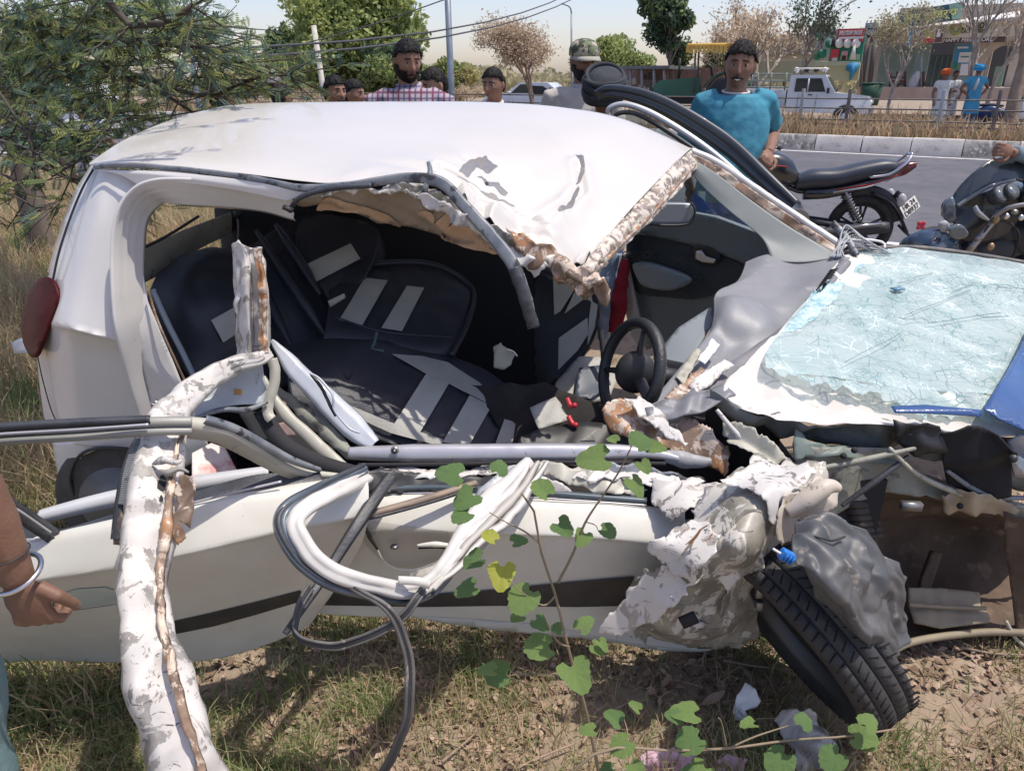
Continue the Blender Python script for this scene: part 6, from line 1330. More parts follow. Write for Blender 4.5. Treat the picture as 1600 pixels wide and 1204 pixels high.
# ---- front tyre, steered out and leaning
wc = P(1262, 978, 1.66); wax = Vector((.80, .30, .52)).normalized()
wu = (Vector((0, 0, 1)) - wax * wax.z).normalized(); wf = wax.cross(wu).normalized()
tire = M('tyre_rubber', (.026, .027, .030), (.05, .048, .046), scale=16, rough=.7, bump=.35, bscale=110)
R0, HW = .302, .073
tprof = [(-.72, .205), (-1.02, .23), (-1.05, .25), (-.98, .265), (-.84, .275), (-.61, .280), (-.585, .272), (-.54, .272), (-.51, .281), (-.035, .2825), (-.02, .274), (.02, .274), (.035, .2825), (.51, .281), (.54, .272), (.585, .272), (.61, .280), (.84, .275), (.98, .265), (1.05, .25), (1.02, .23), (.72, .205)]
mb = MB(); rings = []
for i in range(96):
    a = 2 * math.pi * i / 96; d = wu * math.sin(a) + wf * math.cos(a)
    rings.append([wc + wax * x * HW + d * r * R0 / .281 for x, r in tprof])
n = len(tprof); vs = [p for r in rings for p in r]; fs = [(i * n + j, i * n + j + 1, ((i + 1) % 96) * n + j + 1, ((i + 1) % 96) * n + j) for i in range(96) for j in range(n - 1)]
mb.add(vs, fs); tw_ = mb.build('front_wheel', tire, car, world=True)
# tread sipes: narrow raised blocks between cross cuts
def sipe(x0, x1, a0, a1, r, wd, dp, m):
    mb = MB(); pts = []
    for k in range(4):
        t = k / 3; x = x0 + (x1 - x0) * t; a = a0 + (a1 - a0) * t; d = wu * math.sin(a) + wf * math.cos(a); pts.append(wc + wax * x * HW + d * r)
    mb.tube(pts, wd, 4, flat=.6); return mb
allv = MB()
for i in range(64):
    a = 2 * math.pi * i / 64
    for x0, x1, da in ((-1.0, -.62, .02), (-.44, -.10, .05), (.10, .44, -.05), (.62, 1.0, -.02)):
        m_ = sipe(x0, x1, a + (.04 if x0 > 0 else 0), a + da + (.04 if x0 > 0 else 0), R0 + .0005, .0026, 0, None)
        allv.add(m_.v, m_.f)
sp = allv.build('tread_sipes', M('tread_cut', (.008, .008, .008), rough=1), None, world=True); sub(sp, tw_); sp['kind'] = 'stuff'
mb = MB(); mb.tube([wc - wax * HW * .75, wc - wax * HW * .6, wc + wax * HW * .6, wc + wax * HW * .75], [.225, .21, .21, .225], 40, caps=False); mb.tube([wc - wax * .01, wc + wax * .01], .21, 30); sub(mb.build('rim', M('rim_steel_dark', (.10, .10, .10), rough=.5, metal=.6), None, world=True), tw_)
# rear wheel
rc_ = P(208, 774, 2.47); mb = MB(); mb.tube([rc_ + Vector((0, -.07, 0)), rc_ + Vector((0, -.055, 0)), rc_ + Vector((0, .055, 0)), rc_ + Vector((0, .07, 0))], [.24, .262, .262, .24], 48); rw = mb.build('rear_wheel', M('tyre_dusty', (.06, .055, .05), (.10, .09, .08), scale=12, rough=.9), car, world=True, auto=40)
mb = MB(); mb.tube([rc_ + Vector((0, -.075, 0)), rc_ + Vector((0, -.03, 0))], [.165, .14], 30); sub(mb.build('rim', M('rim_steel', (.32, .31, .29), (.22, .21, .2), scale=6, rough=.5, metal=.5), None, world=True), rw)
wbox('rear_wheel_well', -1.72, -1.1, 2.58, 2.62, .1, .55, dark)
# fender liner draped over the tyre
loft('fender_liner', [
    [(1250, 812, 1.58), (1285, 805, 1.56), (1330, 820, 1.56), (1372, 850, 1.58), (1400, 885, 1.60), (1418, 925, 1.62)],
    [(1238, 845, 1.47), (1275, 850, 1.44), (1320, 868, 1.44), (1362, 895, 1.47), (1398, 920, 1.52), (1417, 940, 1.58)],
    [(1242, 880, 1.41), (1285, 900, 1.37), (1322, 925, 1.37), (1352, 945, 1.41), (1388, 955, 1.48), (1410, 965, 1.56)],
    [(1262, 905, 1.40), (1300, 935, 1.37), (1332, 970, 1.37), (1358, 998, 1.40), (1392, 1000, 1.46), (1414, 990, 1.54)],
    [(1290, 935, 1.42), (1318, 965, 1.40), (1346, 1000, 1.40), (1376, 1026, 1.42), (1402, 1022, 1.46), (1414, 1005, 1.52)]], M('liner_grey', (.06, .065, .07), (.11, .11, .11), scale=6, rough=.5, c3=(.30, .27, .23), scale3=18, lo3=.62, hi3=.72), car, nu=80, nv=60, amp=.028, scale=15, seed=11, thick=.002)
bp = P(1229, 868, 1.42)
mb = MB(); mb.box(bp, (.034, .02, .026), Euler((0, .5, 0))); bc = mb.build('blue_connector', M('connector_blue', (.02, .16, .50), rough=.35), car, world=True, bevel=.003)
for k in range(3):
    mb = MB(); mb.box(bp + Vector((.004 + .008 * k - .01, -.012, .004 - .005 * k)), (.004, .006, .02), Euler((0, .5, 0))); sub(mb.build('connector_rib', M('connector_blue', (.02, .16, .5)), None, world=True), bc)
rtube('connector_wire', [(1208, 857, 1.42), (1216, 862, 1.42), (1226, 868, 1.42)], .003, whitep, car, n=8)
rtube('torn_wire', [(1250, 842, 1.48), (1275, 838, 1.46), (1300, 844, 1.46), (1320, 838, 1.5)], .003, blktrim, car, n=20)

# ---- crumpled front wing, the white torn mass in front
main = patch('crumpled_wing', [(1001, 890, 1.70), (1043, 883, 1.70), (1015, 860, 1.68), (1020, 846, 1.68), (1081, 813, 1.72), (1076, 794, 1.74), (1128, 752, 1.76), (1156, 734, 1.80), (1193, 715, 1.84), (1221, 729, 1.84), (1259, 720, 1.84), (1290, 718, 1.84), (1296, 745, 1.80), (1285, 790, 1.76), (1262, 815, 1.74), (1245, 840, 1.72), (1215, 865, 1.70), (1192, 888, 1.70), (1172, 920, 1.72), (1185, 965, 1.74), (1178, 985, 1.76), (1150, 1008, 1.76), (1060, 1012, 1.76), (1000, 1005, 1.75), (965, 990, 1.74), (975, 950, 1.72)], torn2, car,
      inner=[(1120, 800, 1.68), (1090, 850, 1.60), (1060, 880, 1.62), (1160, 780, 1.66), (1200, 760, 1.70), (1120, 880, 1.60), (1150, 850, 1.56), (1180, 820, 1.60), (1140, 920, 1.66), (1100, 950, 1.68), (1060, 960, 1.66), (1170, 870, 1.60)], step=4.5, amp=.06, scale=4.6, seed=21, jag=4, thick=.0018)
for i, (ol, mt, am, se) in enumerate((
    ([(933, 988, 1.62), (942, 966, 1.62), (965, 955, 1.62), (992, 905, 1.62), (1005, 892, 1.62), (1045, 886, 1.60), (1072, 905, 1.60), (1078, 925, 1.58), (1050, 950, 1.58), (1020, 970, 1.59), (985, 985, 1.61), (950, 994, 1.62)], tornlight, .02, 5),
    ([(1018, 858, 1.62), (1022, 845, 1.62), (1078, 815, 1.64), (1105, 818, 1.62), (1126, 835, 1.58), (1120, 862, 1.55), (1095, 885, 1.55), (1086, 912, 1.56), (1060, 900, 1.58), (1045, 882, 1.60)], tornlight, .035, 9),
    ([(1128, 752, 1.70), (1160, 732, 1.74), (1195, 714, 1.78), (1225, 728, 1.76), (1262, 722, 1.76), (1272, 735, 1.74), (1250, 765, 1.68), (1222, 782, 1.64), (1208, 822, 1.60), (1195, 790, 1.62), (1175, 770, 1.66), (1150, 768, 1.68)], tornlight, .03, 12),
    ([(1208, 830, 1.60), (1222, 785, 1.62), (1262, 752, 1.66), (1292, 745, 1.68), (1312, 762, 1.68), (1300, 792, 1.66), (1268, 815, 1.64), (1235, 845, 1.62), (1212, 850, 1.60)], M('torn_beige_edge', (.62, .56, .48), (.50, .44, .36), scale=9, rough=.5, c3=(.2, .16, .12), scale3=22, lo3=.6, hi3=.66), .018, 14),
    ([(1120, 860, 1.58), (1150, 800, 1.60), (1180, 788, 1.62), (1205, 825, 1.60), (1192, 880, 1.62), (1172, 905, 1.66), (1165, 950, 1.68), (1140, 985, 1.70), (1122, 960, 1.66), (1130, 910, 1.62)], torn2, .035, 17),
    ([(1015, 985, 1.70), (1060, 965, 1.66), (1110, 975, 1.68), (1100, 985, 1.66), (1060, 992, 1.68), (1030, 990, 1.70)], torn, .012, 18),
    ([(1020, 748, 1.86), (1060, 745, 1.86), (1100, 752, 1.84), (1128, 752, 1.82), (1105, 778, 1.78), (1076, 795, 1.76), (1055, 820, 1.76), (1040, 800, 1.78), (1018, 782, 1.82)], tornlight, .03, 22),
    ([(830, 735, 1.90), (900, 728, 1.92), (960, 735, 1.92), (1050, 745, 1.90), (1100, 752, 1.88), (1090, 765, 1.86), (1020, 762, 1.86), (940, 752, 1.88), (870, 748, 1.88)], tornlight, .018, 25),
    ([(938, 640, 2.10), (970, 622, 2.12), (1012, 636, 2.1), (1070, 648, 2.06), (1118, 672, 2.02), (1140, 705, 1.98), (1136, 745, 1.94), (1105, 728, 1.96), (1060, 705, 2.0), (1000, 690, 2.02), (960, 675, 2.06), (945, 655, 2.08)], rusty, .035, 28),
    ([(975, 625, 2.08), (1000, 618, 2.10), (1035, 650, 2.04), (1080, 690, 1.98), (1060, 695, 1.98), (1010, 660, 2.02)], tornlight, .02, 31),
    ([(1130, 655, 2.02), (1170, 668, 1.98), (1225, 705, 1.92), (1240, 722, 1.90), (1200, 715, 1.90), (1165, 700, 1.93), (1140, 690, 1.96)], innerw, .035, 34))):
    patch('torn_wing_sheet', ol, mt, car, step=4, amp=am * 1.3, scale=6, seed=se, jag=4, thick=.0018)
rtube('torn_wing_roll', [(1232, 800, 1.62), (1262, 780, 1.62), (1292, 760, 1.63), (1310, 762, 1.64)], [.018, .026, .024, .012], M('torn_beige_edge', (.62, .56, .48)), car, n=20, sides=10)
for i in range(26):   # sharp creases and curled lips
    rr = random.Random(100 + i); u = rr.uniform(1040, 1240); v = rr.uniform(760, 960)
    if v > 1010 - (u - 1040) * .0 or (v > 860 and u > 1170): continue
    an = rr.uniform(-1.3, -.5); l = rr.uniform(25, 70)
    pp = [(u + l * k / 3 * math.cos(an) + rr.uniform(-4, 4), v + l * k / 3 * math.sin(an) + rr.uniform(-4, 4), 1.585 + (.10 if v < 800 else 0) + .0006 * (u - 1100)) for k in range(4)]
    rtube('curled_lip', pp, [.001, .004, .003, .001], tornlight if i % 3 else rusty, car, n=14, sides=6)
mb = MB(); mb.box(P(1076, 968, 1.60), (.045, .012, .035), Euler((0, -.5, 0))); mb.build('bracket_hole', dark, car, world=True)
for v in (925, 945): 
    mb = MB(); mb.box(P(1186, v, 1.70), (.02, .02, .03)); mb.build('door_hinge', dullal, car, world=True, bevel=.003)
wbox('engine_bay_block', .72, 1.15, 1.98, 2.05, .12, .62, dark)
# ================================================================ DOORS, TORN RAILS AND SEALS on the near side
rdoor = loft('rear_door', [
    [(-70, 862, 1.60), (0, 848, 1.60), (60, 838, 1.60), (200, 806, 1.62), (330, 778, 1.66), (440, 760, 1.71), (560, 742, 1.78)],
    [(-70, 880, 1.575), (0, 864, 1.575), (60, 852, 1.575), (200, 820, 1.59), (330, 792, 1.63), (440, 774, 1.68), (575, 755, 1.76)],
    [(-70, 930, 1.535), (0, 912, 1.535), (60, 900, 1.535), (200, 878, 1.55), (330, 850, 1.58), (440, 825, 1.63), (575, 800, 1.72)],
    [(-70, 940, 1.540), (0, 922, 1.540), (60, 910, 1.540), (200, 888, 1.555), (330, 860, 1.585), (440, 835, 1.635), (575, 812, 1.725)],
    [(-70, 975, 1.585), (0, 962, 1.585), (60, 950, 1.585), (200, 930, 1.60), (330, 905, 1.63), (440, 880, 1.67), (560, 860, 1.75)],
    [(-70, 1010, 1.67), (0, 1000, 1.67), (60, 996, 1.67), (200, 985, 1.68), (330, 970, 1.70), (440, 945, 1.73), (520, 925, 1.78)],
    [(-70, 1040, 1.76), (0, 1036, 1.76), (70, 1032, 1.76), (200, 1034, 1.75), (330, 1030, 1.75), (430, 1000, 1.78), (485, 975, 1.82)]], doorw, car, nu=140, nv=90, fn=lambda p, a, b, n: p + n * (.004 * noise.noise(p * 4) + .0015 * noise.noise(p * 17)), thick=.003)
def ons(name, ol, m, par, off=.004, step=5, **k):
    o = patch(name, [(a, b, 1.6) for a, b in ol], m, None, step=step, on=par, off=off, thick=0, **k); o.parent = par; o.matrix_parent_inverse = Matrix.Identity(4); return o
ons('side_moulding', [(262, 972), (330, 957), (400, 940), (470, 922), (474, 938), (400, 960), (335, 978), (275, 990)], stripe, rdoor, off=.008)
ons('handle_recess', [(84, 940), (92, 928), (120, 920), (165, 917), (184, 924), (188, 938), (170, 946), (120, 952), (92, 956), (84, 950)], M('recess_paint', (.50, .58, .56), (.45, .52, .50), scale=4, rough=.35, coat=.4), rdoor, off=.009)
rtube('recess_edge', [(86, 953, 1.57), (84, 938, 1.57), (100, 925, 1.565), (150, 917, 1.57), (184, 921, 1.58), (192, 935, 1.58)], .0018, M('gap_green_black', (.04, .06, .05), rough=.6), car)
rtube('recess_lower_edge', [(88, 956, 1.57), (130, 951, 1.57), (185, 943, 1.58)], .0012, M('recess_line', (.2, .2, .19)), car)
loft('belt_strip', [
    [(-70, 826, 1.63), (0, 818, 1.63), (78, 830, 1.63), (190, 800, 1.645), (300, 770, 1.68), (400, 742, 1.73), (500, 738, 1.78)],
    [(-70, 845, 1.60), (0, 838, 1.60), (78, 838, 1.60), (190, 812, 1.62), (300, 782, 1.65), (400, 758, 1.70), (505, 748, 1.76)],
    [(-70, 868, 1.592), (0, 853, 1.592), (78, 846, 1.592), (195, 818, 1.612), (300, 790, 1.64), (400, 765, 1.69), (510, 755, 1.75)]], rubber, car, nu=60, nv=14, thick=.004)
ribbon('belt_chrome', [(-70, 858, 1.585), (0, 844, 1.585), (80, 840, 1.585), (200, 812, 1.605), (330, 778, 1.64), (440, 752, 1.69)], 0, silver, car, n=60, width=.007, thick=.001)
ribbon('inner_sill_ledge', [(60, 808, 1.70), (150, 785, 1.72), (250, 765, 1.74), (340, 750, 1.77), (420, 738, 1.80)], 0, M('ledge_grey_white', (.58, .60, .62), (.5, .5, .5), scale=5, rough=.4), car, n=50, width=[.035, .045, .045, .035], prof=[(-1, -.01), (-.2, .006), (1, 0)], thick=.003)
# window frame of the rear door
fprof = [(-1, -.012), (-.85, .006), (-.35, .008), (-.25, -.004), (.0, -.004), (.1, .008), (.85, .006), (1, -.012)]
ribbon('door_frame_bar', [(-70, 690, 1.44), (0, 681, 1.45), (120, 674, 1.47), (235, 666, 1.50), (300, 665, 1.53)], 0, M('frame_dark_beige', (.30, .30, .27), (.22, .22, .20), scale=6, rough=.45), car, n=60, width=.040, prof=[(-a, h) for a, h in fprof], thick=.003)
ribbon('frame_black_seal', [(-70, 672, 1.44), (0, 667, 1.45), (120, 660, 1.47), (235, 655, 1.50)], 0, rubber, car, n=40, width=.018, prof=[(-1, 0), (0, .009), (1, 0)], thick=.003)
ribbon('frame_bright_line', [(-70, 686, 1.425), (0, 678, 1.435), (120, 671, 1.455), (232, 663, 1.485)], 0, silver, car, n=40, width=.006, thick=.001)
ribbon('front_frame_post', [(-70, 712, 1.46), (0, 780, 1.53), (40, 808, 1.56), (84, 838, 1.59)], 0, rubber, car, n=40, width=.038, prof=[(-1, 0), (-.6, .01), (-.1, .002), (.1, .01), (.6, .002), (1, .0)], thick=.003)
ribbon('post_bright_line', [(-70, 708, 1.445), (0, 776, 1.515), (40, 804, 1.545), (80, 832, 1.575)], 0, silver, car, n=40, width=.006, thick=.001)
ribbon('curved_frame', [(296, 668, 1.56), (345, 676, 1.60), (395, 702, 1.66), (440, 728, 1.72), (480, 742, 1.77), (530, 744, 1.82)], 0, M('frame_beige', (.46, .45, .38), (.36, .35, .30), scale=6, rough=.45, c3=(.2, .18, .15), scale3=20, lo3=.65, hi3=.7), car, n=70, width=[.05, .055, .05, .04, .015], prof=[(-1, -.01), (-.9, .004), (-.5, .012), (.1, .012), (.3, .002), (1, -.004)], thick=.003)
ribbon('frame_seal', [(320, 655, 1.57), (360, 668, 1.61), (410, 694, 1.67), (455, 718, 1.72), (500, 734, 1.78)], 0, rubdusty, car, n=50, width=[.02, .026, .02, .012], prof=[(-1, 0), (0, .008), (1, 0)], thick=.003)
patch('glass_remnant', [(0, 790, 1.70), (40, 812, 1.66), (70, 835, 1.64), (20, 832, 1.64), (-60, 835, 1.64), (-60, 760, 1.7)], glassm, car, step=12, thick=0)
patch('stained_floor', [(300, 708, 2.12), (330, 692, 2.2), (352, 700, 2.2), (372, 738, 2.1), (330, 745, 2.06), (300, 748, 2.04)], M('stained_white', (.70, .62, .58), (.55, .28, .26), scale=10, rough=.6, lo=.5, hi=.62), car, step=5, thick=.003)
patch('rear_footwell_trim', [(370, 640, 2.3), (440, 650, 2.25), (520, 700, 2.15), (545, 735, 2.1), (420, 720, 2.12)], dark, car, step=8, thick=.01)
patch('paper_litter', [(430, 662, 2.08), (462, 655, 2.08), (482, 678, 2.06), (440, 684, 2.06)], M('paper_brown_stain', (.52, .44, .40), (.40, .26, .24), scale=12, rough=.8), car, step=5, amp=.008, scale=20)

# near side B pillar stub, standing in the opening
bpil = loft('b_pillar', [
    [(362, 382, 2.17), (372, 378, 2.14), (384, 384, 2.12), (392, 388, 2.14), (406, 386, 2.12), (408, 392, 2.16)],
    [(364, 430, 2.15), (374, 432, 2.11), (386, 430, 2.09), (396, 432, 2.13), (414, 432, 2.09), (418, 436, 2.15)],
    [(371, 480, 2.13), (378, 476, 2.09), (388, 478, 2.07), (398, 480, 2.11), (416, 482, 2.07), (420, 484, 2.13)],
    [(370, 520, 2.11), (380, 522, 2.07), (390, 520, 2.05), (400, 522, 2.09), (417, 520, 2.05), (421, 522, 2.11)],
    [(371, 562, 2.09), (380, 562, 2.05), (390, 560, 2.03), (402, 560, 2.07), (416, 556, 2.03), (420, 556, 2.09)]], tornlight, car, nu=50, nv=90, amp=.008, scale=16, seed=3, thick=.003, fn=lambda p, a, b, n: p + n * (.012 * math.exp(-((a - .55) / .05) ** 2) * -1))
ribbon('pillar_weld_flange', [(402, 388, 2.10), (408, 430, 2.07), (412, 480, 2.05), (410, 520, 2.03), (412, 552, 2.01)], 0, rusty, car, n=60, width=[.018, .022, .020, .024], prof=[(-1, 0), (-.2, .006), (.2, -.002), (1, .002)], amp=.008, scale=26, seed=4, thick=.003)
patch('pillar_flap', [(362, 385, 2.15), (372, 377, 2.13), (384, 390, 2.11), (378, 440, 2.10), (372, 495, 2.09), (366, 470, 2.10), (370, 440, 2.12)], whitebody, car, step=4, amp=.01, scale=18, jag=1.5, thick=.002)
ribbon('pillar_reinforcement', [(425, 560, 2.06), (430, 590, 2.04), (418, 640, 2.0), (425, 655, 1.98)], 0, M('frame_beige', (.46, .45, .38)), car, n=24, width=.03, amp=.004, thick=.003)
# torn pillar base peeled towards the camera, a long crumpled strip
path = [(418, 552, 2.03), (402, 560, 1.98), (370, 572, 1.92), (330, 592, 1.84), (292, 622, 1.72), (265, 660, 1.60), (248, 710, 1.50), (240, 770, 1.40), (234, 830, 1.32), (226, 890, 1.26), (228, 960, 1.18), (242, 1030, 1.11), (262, 1110, 1.05), (292, 1204, 1.0), (318, 1290, .96)]
ribbon('peeled_rail', path, 0, torn, car, n=240, width=[.03, .05, .065, .085, .105, .115, .105, .098, .105, .115, .118, .12], prof=[(-1, -.035), (-.97, -.012), (-.86, .004), (-.55, .016), (-.2, .010), (.05, .018), (.35, .010), (.62, .016), (.85, .004), (.95, -.012), (1, -.04)], amp=.024, scale=11, seed=6, thick=.003)
ribbon('peeled_rail_lip', [(u + (0 if v < 640 else 26 if v < 900 else 24), v, y - .02) for u, v, y in path[5:]], 0, rusty, car, n=170, width=[.004, .012, .022, .014, .018, .012, .014], prof=[(-1, -.006), (-.4, .002), (.1, -.004), (.6, .002), (1, -.014)], amp=.008, scale=30, seed=9, thick=.003)
patch('peeled_rust_flap', [(282, 742, 1.40), (302, 745, 1.41), (304, 790, 1.38), (296, 822, 1.36), (282, 812, 1.35), (292, 840, 1.34), (276, 850, 1.33), (262, 830, 1.33), (272, 800, 1.35), (278, 770, 1.38)], rusty, car, step=4, amp=.014, scale=24, jag=3, thick=.003)
for i, (u, v, r) in enumerate(((254, 754, 10), (252, 778, 4), (255, 762, 6))):
    ol = [(u + r * (1 + .3 * math.sin(3 * t)) * math.cos(t) * .8, v + r * math.sin(t) * 1.3) for t in [2 * math.pi * k / 10 for k in range(10)]]
    o = patch('torn_hole', [(a, b, 1.4) for a, b in ol], dark, car, step=3, on=bpy.data.objects['peeled_rail'], off=.004, thick=0) if i < 2 else None
rtube('peeled_crease', [(248, 734, 1.415), (262, 738, 1.41), (280, 732, 1.42), (295, 738, 1.42)], [.002, .008, .006, .002], M('crease_grey', (.25, .24, .22), rough=.5), car, n=20)
rtube('peeled_crease', [(238, 725, 1.44), (258, 718, 1.43), (276, 722, 1.43), (286, 716, 1.45)], [.002, .010, .008, .002], torn, car, n=20)
loft('pillar_foot', [
    [(312, 605, 1.92), (350, 585, 1.96), (390, 572, 2.0), (412, 562, 2.04)],
    [(308, 632, 1.90), (350, 612, 1.95), (392, 602, 2.0), (414, 598, 2.04)],
    [(304, 652, 1.86), (350, 636, 1.92), (395, 632, 1.98), (418, 636, 2.02)]], M('pale_blue_primer', (.44, .48, .50), (.36, .39, .41), scale=7, rough=.45, c3=(.22, .2, .18), scale3=16, lo3=.6, hi3=.66), car, nu=50, nv=22, amp=.014, scale=14, seed=8, thick=.003)
rtube('pillar_foot_edge', [(305, 652, 1.85), (350, 640, 1.90), (385, 640, 1.95), (418, 628, 2.0)], [.004, .007, .010, .004], rubdusty, car)
mb = MB(); mb.box(P(372, 612, 1.93), (.022, .008, .016), Euler((0, .1, 0))); mb.build('brown_sticker', M('sticker_brown', (.42, .24, .10)), car, world=True, smooth=False)
ribbon('pillar_foot_web', [(408, 640, 2.02), (440, 690, 1.96), (490, 720, 1.92), (560, 742, 1.90)], 0, dark, car, n=20, width=.05, thick=.01)
# black corrugated seal beside the strip
ribbon('corrugated_seal', [(232, 664, 1.565), (212, 700, 1.51), (200, 740, 1.46), (192, 785, 1.41), (184, 842, 1.36)], 0, rubber, car, n=120, width=[.016, .024, .030, .030, .026], prof=[(-1, -.004), (-.5, .006), (.4, .008), (1, -.004)], thick=.003)
for i in range(46):
    t = i / 45; pp = cr([V(p) for p in ((236, 664, 1.555), (216, 700, 1.50), (204, 740, 1.45), (197, 785, 1.40))], 46)[i]
    mb = MB(); mb.bar(pp + Vector((-.013, -.006, .002)), pp + Vector((.012, -.008, 0)), .0035, .003); mb.build('seal_rib', rubdusty, car, world=True, smooth=False)
patch('seal_ragged_end', [(178, 818, 1.375), (190, 800, 1.38), (200, 810, 1.37), (192, 850, 1.36), (178, 848, 1.36)], M('seal_brown', (.14, .11, .09), (.3, .24, .2), scale=20, rough=.8), car, step=4, amp=.008, scale=40, jag=3, thick=.003)
# inner pillar trims falling forward
ribbon('inner_pillar_trim', [(426, 532, 2.16), (460, 575, 2.12), (510, 625, 2.08), (545, 660, 2.04), (585, 695, 2.0)], 0, M('trim_blue_white', (.50, .53, .57), (.42, .45, .50), scale=6, rough=.3, coat=.4), car, n=80, width=[.01, .05, .065, .075, .08, .04], prof=[(-1, -.015), (-.9, .004), (-.3, .014), (.3, .006), (.6, .012), (.95, .002), (1, -.015)], amp=.006, scale=12, thick=.003)
ribbon('seat_belt_slot', [(486, 585, 2.06), (505, 610, 2.03), (515, 632, 2.01), (525, 650, 2.0)], 0, blktrim, car, n=30, width=.010, amp=.003, thick=.002)
rtube('slot_rim', [(484, 583, 2.05), (500, 592, 2.04), (520, 618, 2.01), (522, 640, 2.0), (545, 668, 1.98), (562, 676, 1.97)], .0035, M('trim_blue_white', (.5, .53, .57)), car)
ribbon('pillar_web', [(410, 590, 2.10), (440, 640, 2.04), (485, 685, 1.99), (540, 735, 1.92)], 0, M('frame_beige', (.46, .45, .38)), car, n=60, width=[.02, .035, .04, .03], prof=[(-1, 0), (-.7, .008), (.6, .004), (1, -.01)], amp=.005, scale=14, thick=.003)
ribbon('pillar_web_inner', [(430, 605, 2.13), (465, 635, 2.09), (500, 665, 2.05), (550, 712, 1.98)], 0, shade, car, n=50, width=[.02, .045, .05, .03], amp=.010, scale=20, seed=4, thick=.003)
rtube('black_belt', [(556, 660, 2.04), (590, 682, 2.02), (610, 690, 2.0), (620, 696, 2.0)], .009, blktrim, car, flat=.5)
# silver sill trim across the opening
sillY = 1.97
ribbon('sill_trim', [(545, 708, 1.96), (620, 708, 1.955), (750, 707, 1.955), (900, 706, 1.955), (1010, 707, 1.955), (1060, 716, 1.95)], 0, silver, car, n=90, width=[.035, .052, .052, .052, .045, .02], prof=[(-1, -.012), (-.85, .002), (-.5, .010), (.5, .010), (.8, .004), (.85, -.004), (1, -.008)], amp=.0015, scale=14, thick=.003)
ribbon('sill_trim_tip', [(1040, 712, 1.95), (1080, 720, 1.94), (1112, 722, 1.935)], 0, M('trim_grey', (.28, .29, .30), (.2, .2, .21), scale=8, rough=.5), car, n=24, width=[.04, .05, .02], amp=.008, scale=18, thick=.003)
mb = MB(); c = P(617, 703, 1.94)
for r, h, m_ in ((.012, .004, dullal), (.008, .008, blktrim), (.004, .011, dullal)):
    mb = MB(); mb.tube([c, c + Vector((0, -h, .002))], r, 14); mb.build('sill_screw', m_, car, world=True)
rtube('sill_shadow_gap', [(560, 726, 1.93), (700, 725, 1.93), (850, 722, 1.93), (1040, 724, 1.93)], .006, dark, car)
# junk under the trim
for i, (ol, m_, a_, s_) in enumerate((
    ([(560, 735, 1.93), (640, 728, 1.93), (700, 735, 1.93), (800, 726, 1.93), (810, 735, 1.91), (700, 748, 1.90), (600, 752, 1.89), (555, 748, 1.90)], tornlight, .012, 3),
    ([(440, 758, 1.72), (545, 735, 1.86), (600, 732, 1.9), (720, 745, 1.9), (800, 742, 1.9), (800, 760, 1.87), (640, 768, 1.86), (500, 772, 1.8)], blktrim, .012, 5),
    ([(820, 722, 1.92), (860, 720, 1.91), (900, 730, 1.9), (960, 742, 1.9), (1010, 762, 1.88), (990, 775, 1.86), (930, 768, 1.86), (870, 748, 1.88), (830, 738, 1.9)], M('frame_beige', (.46, .45, .38)), .018, 7),
    ([(835, 742, 1.9), (880, 752, 1.87), (900, 775, 1.86), (860, 778, 1.86), (832, 768, 1.87)], torn, .014, 9),
    ([(985, 735, 1.93), (1040, 735, 1.92), (1100, 748, 1.9), (1080, 760, 1.88), (1010, 752, 1.9)], rubber, .014, 11),
    ([(905, 715, 1.94), (950, 720, 1.93), (1000, 728, 1.92), (1060, 742, 1.9), (1020, 752, 1.9), (950, 738, 1.91)], rubdusty, .014, 12))):
    patch('torn_door_scrap', ol, m_, car, step=5, amp=a_, scale=16, seed=s_, jag=2.5, thick=.002)
# front door skin
fd = loft('driver_door', [
    [(480, 775, 1.90), (580, 772, 1.88), (700, 770, 1.87), (850, 778, 1.86), (960, 784, 1.855), (1070, 800, 1.85)],
    [(480, 786, 1.86), (580, 784, 1.84), (700, 784, 1.835), (850, 792, 1.83), (960, 798, 1.825), (1070, 812, 1.82)],
    [(480, 826, 1.80), (580, 824, 1.79), (700, 826, 1.785), (850, 832, 1.78), (960, 838, 1.775), (1070, 848, 1.775)],
    [(480, 836, 1.805), (580, 834, 1.795), (700, 836, 1.79), (850, 842, 1.785), (960, 848, 1.78), (1070, 858, 1.78)],
    [(475, 880, 1.83), (580, 878, 1.82), (700, 880, 1.815), (850, 886, 1.81), (960, 892, 1.81), (1070, 900, 1.81)],
    [(478, 930, 1.86), (580, 932, 1.85), (700, 934, 1.845), (850, 940, 1.84), (960, 948, 1.84), (1080, 956, 1.84)],
    [(500, 958, 1.875), (585, 962, 1.87), (700, 964, 1.865), (850, 976, 1.86), (960, 1000, 1.86), (1080, 1015, 1.86)]], doorw, car, nu=130, nv=80, fn=lambda p, a, b, n: p + n * (.004 * noise.noise(p * 4) + .0012 * noise.noise(p * 15)), thick=.003)
ons('side_moulding', [(478, 925), (560, 918), (600, 912), (640, 930), (760, 922), (900, 908), (990, 900), (992, 918), (985, 946), (900, 948), (780, 946), (660, 948), (560, 946), (482, 945)], stripe, fd, off=.010, step=6)
ribbon('door_belt_seal', [(560, 764, 1.88), (700, 762, 1.87), (850, 770, 1.86), (1010, 782, 1.85)], 0, M('belt_blue_black', (.05, .07, .09), (.10, .13, .15), scale=7, rough=.35), car, n=50, width=.018, prof=[(-1, 0), (0, .007), (1, 0)], thick=.003)
ribbon('door_belt_line', [(590, 772, 1.865), (700, 770, 1.855), (850, 778, 1.845), (1010, 789, 1.84)], 0, silver, car, n=50, width=.004, thick=.001)
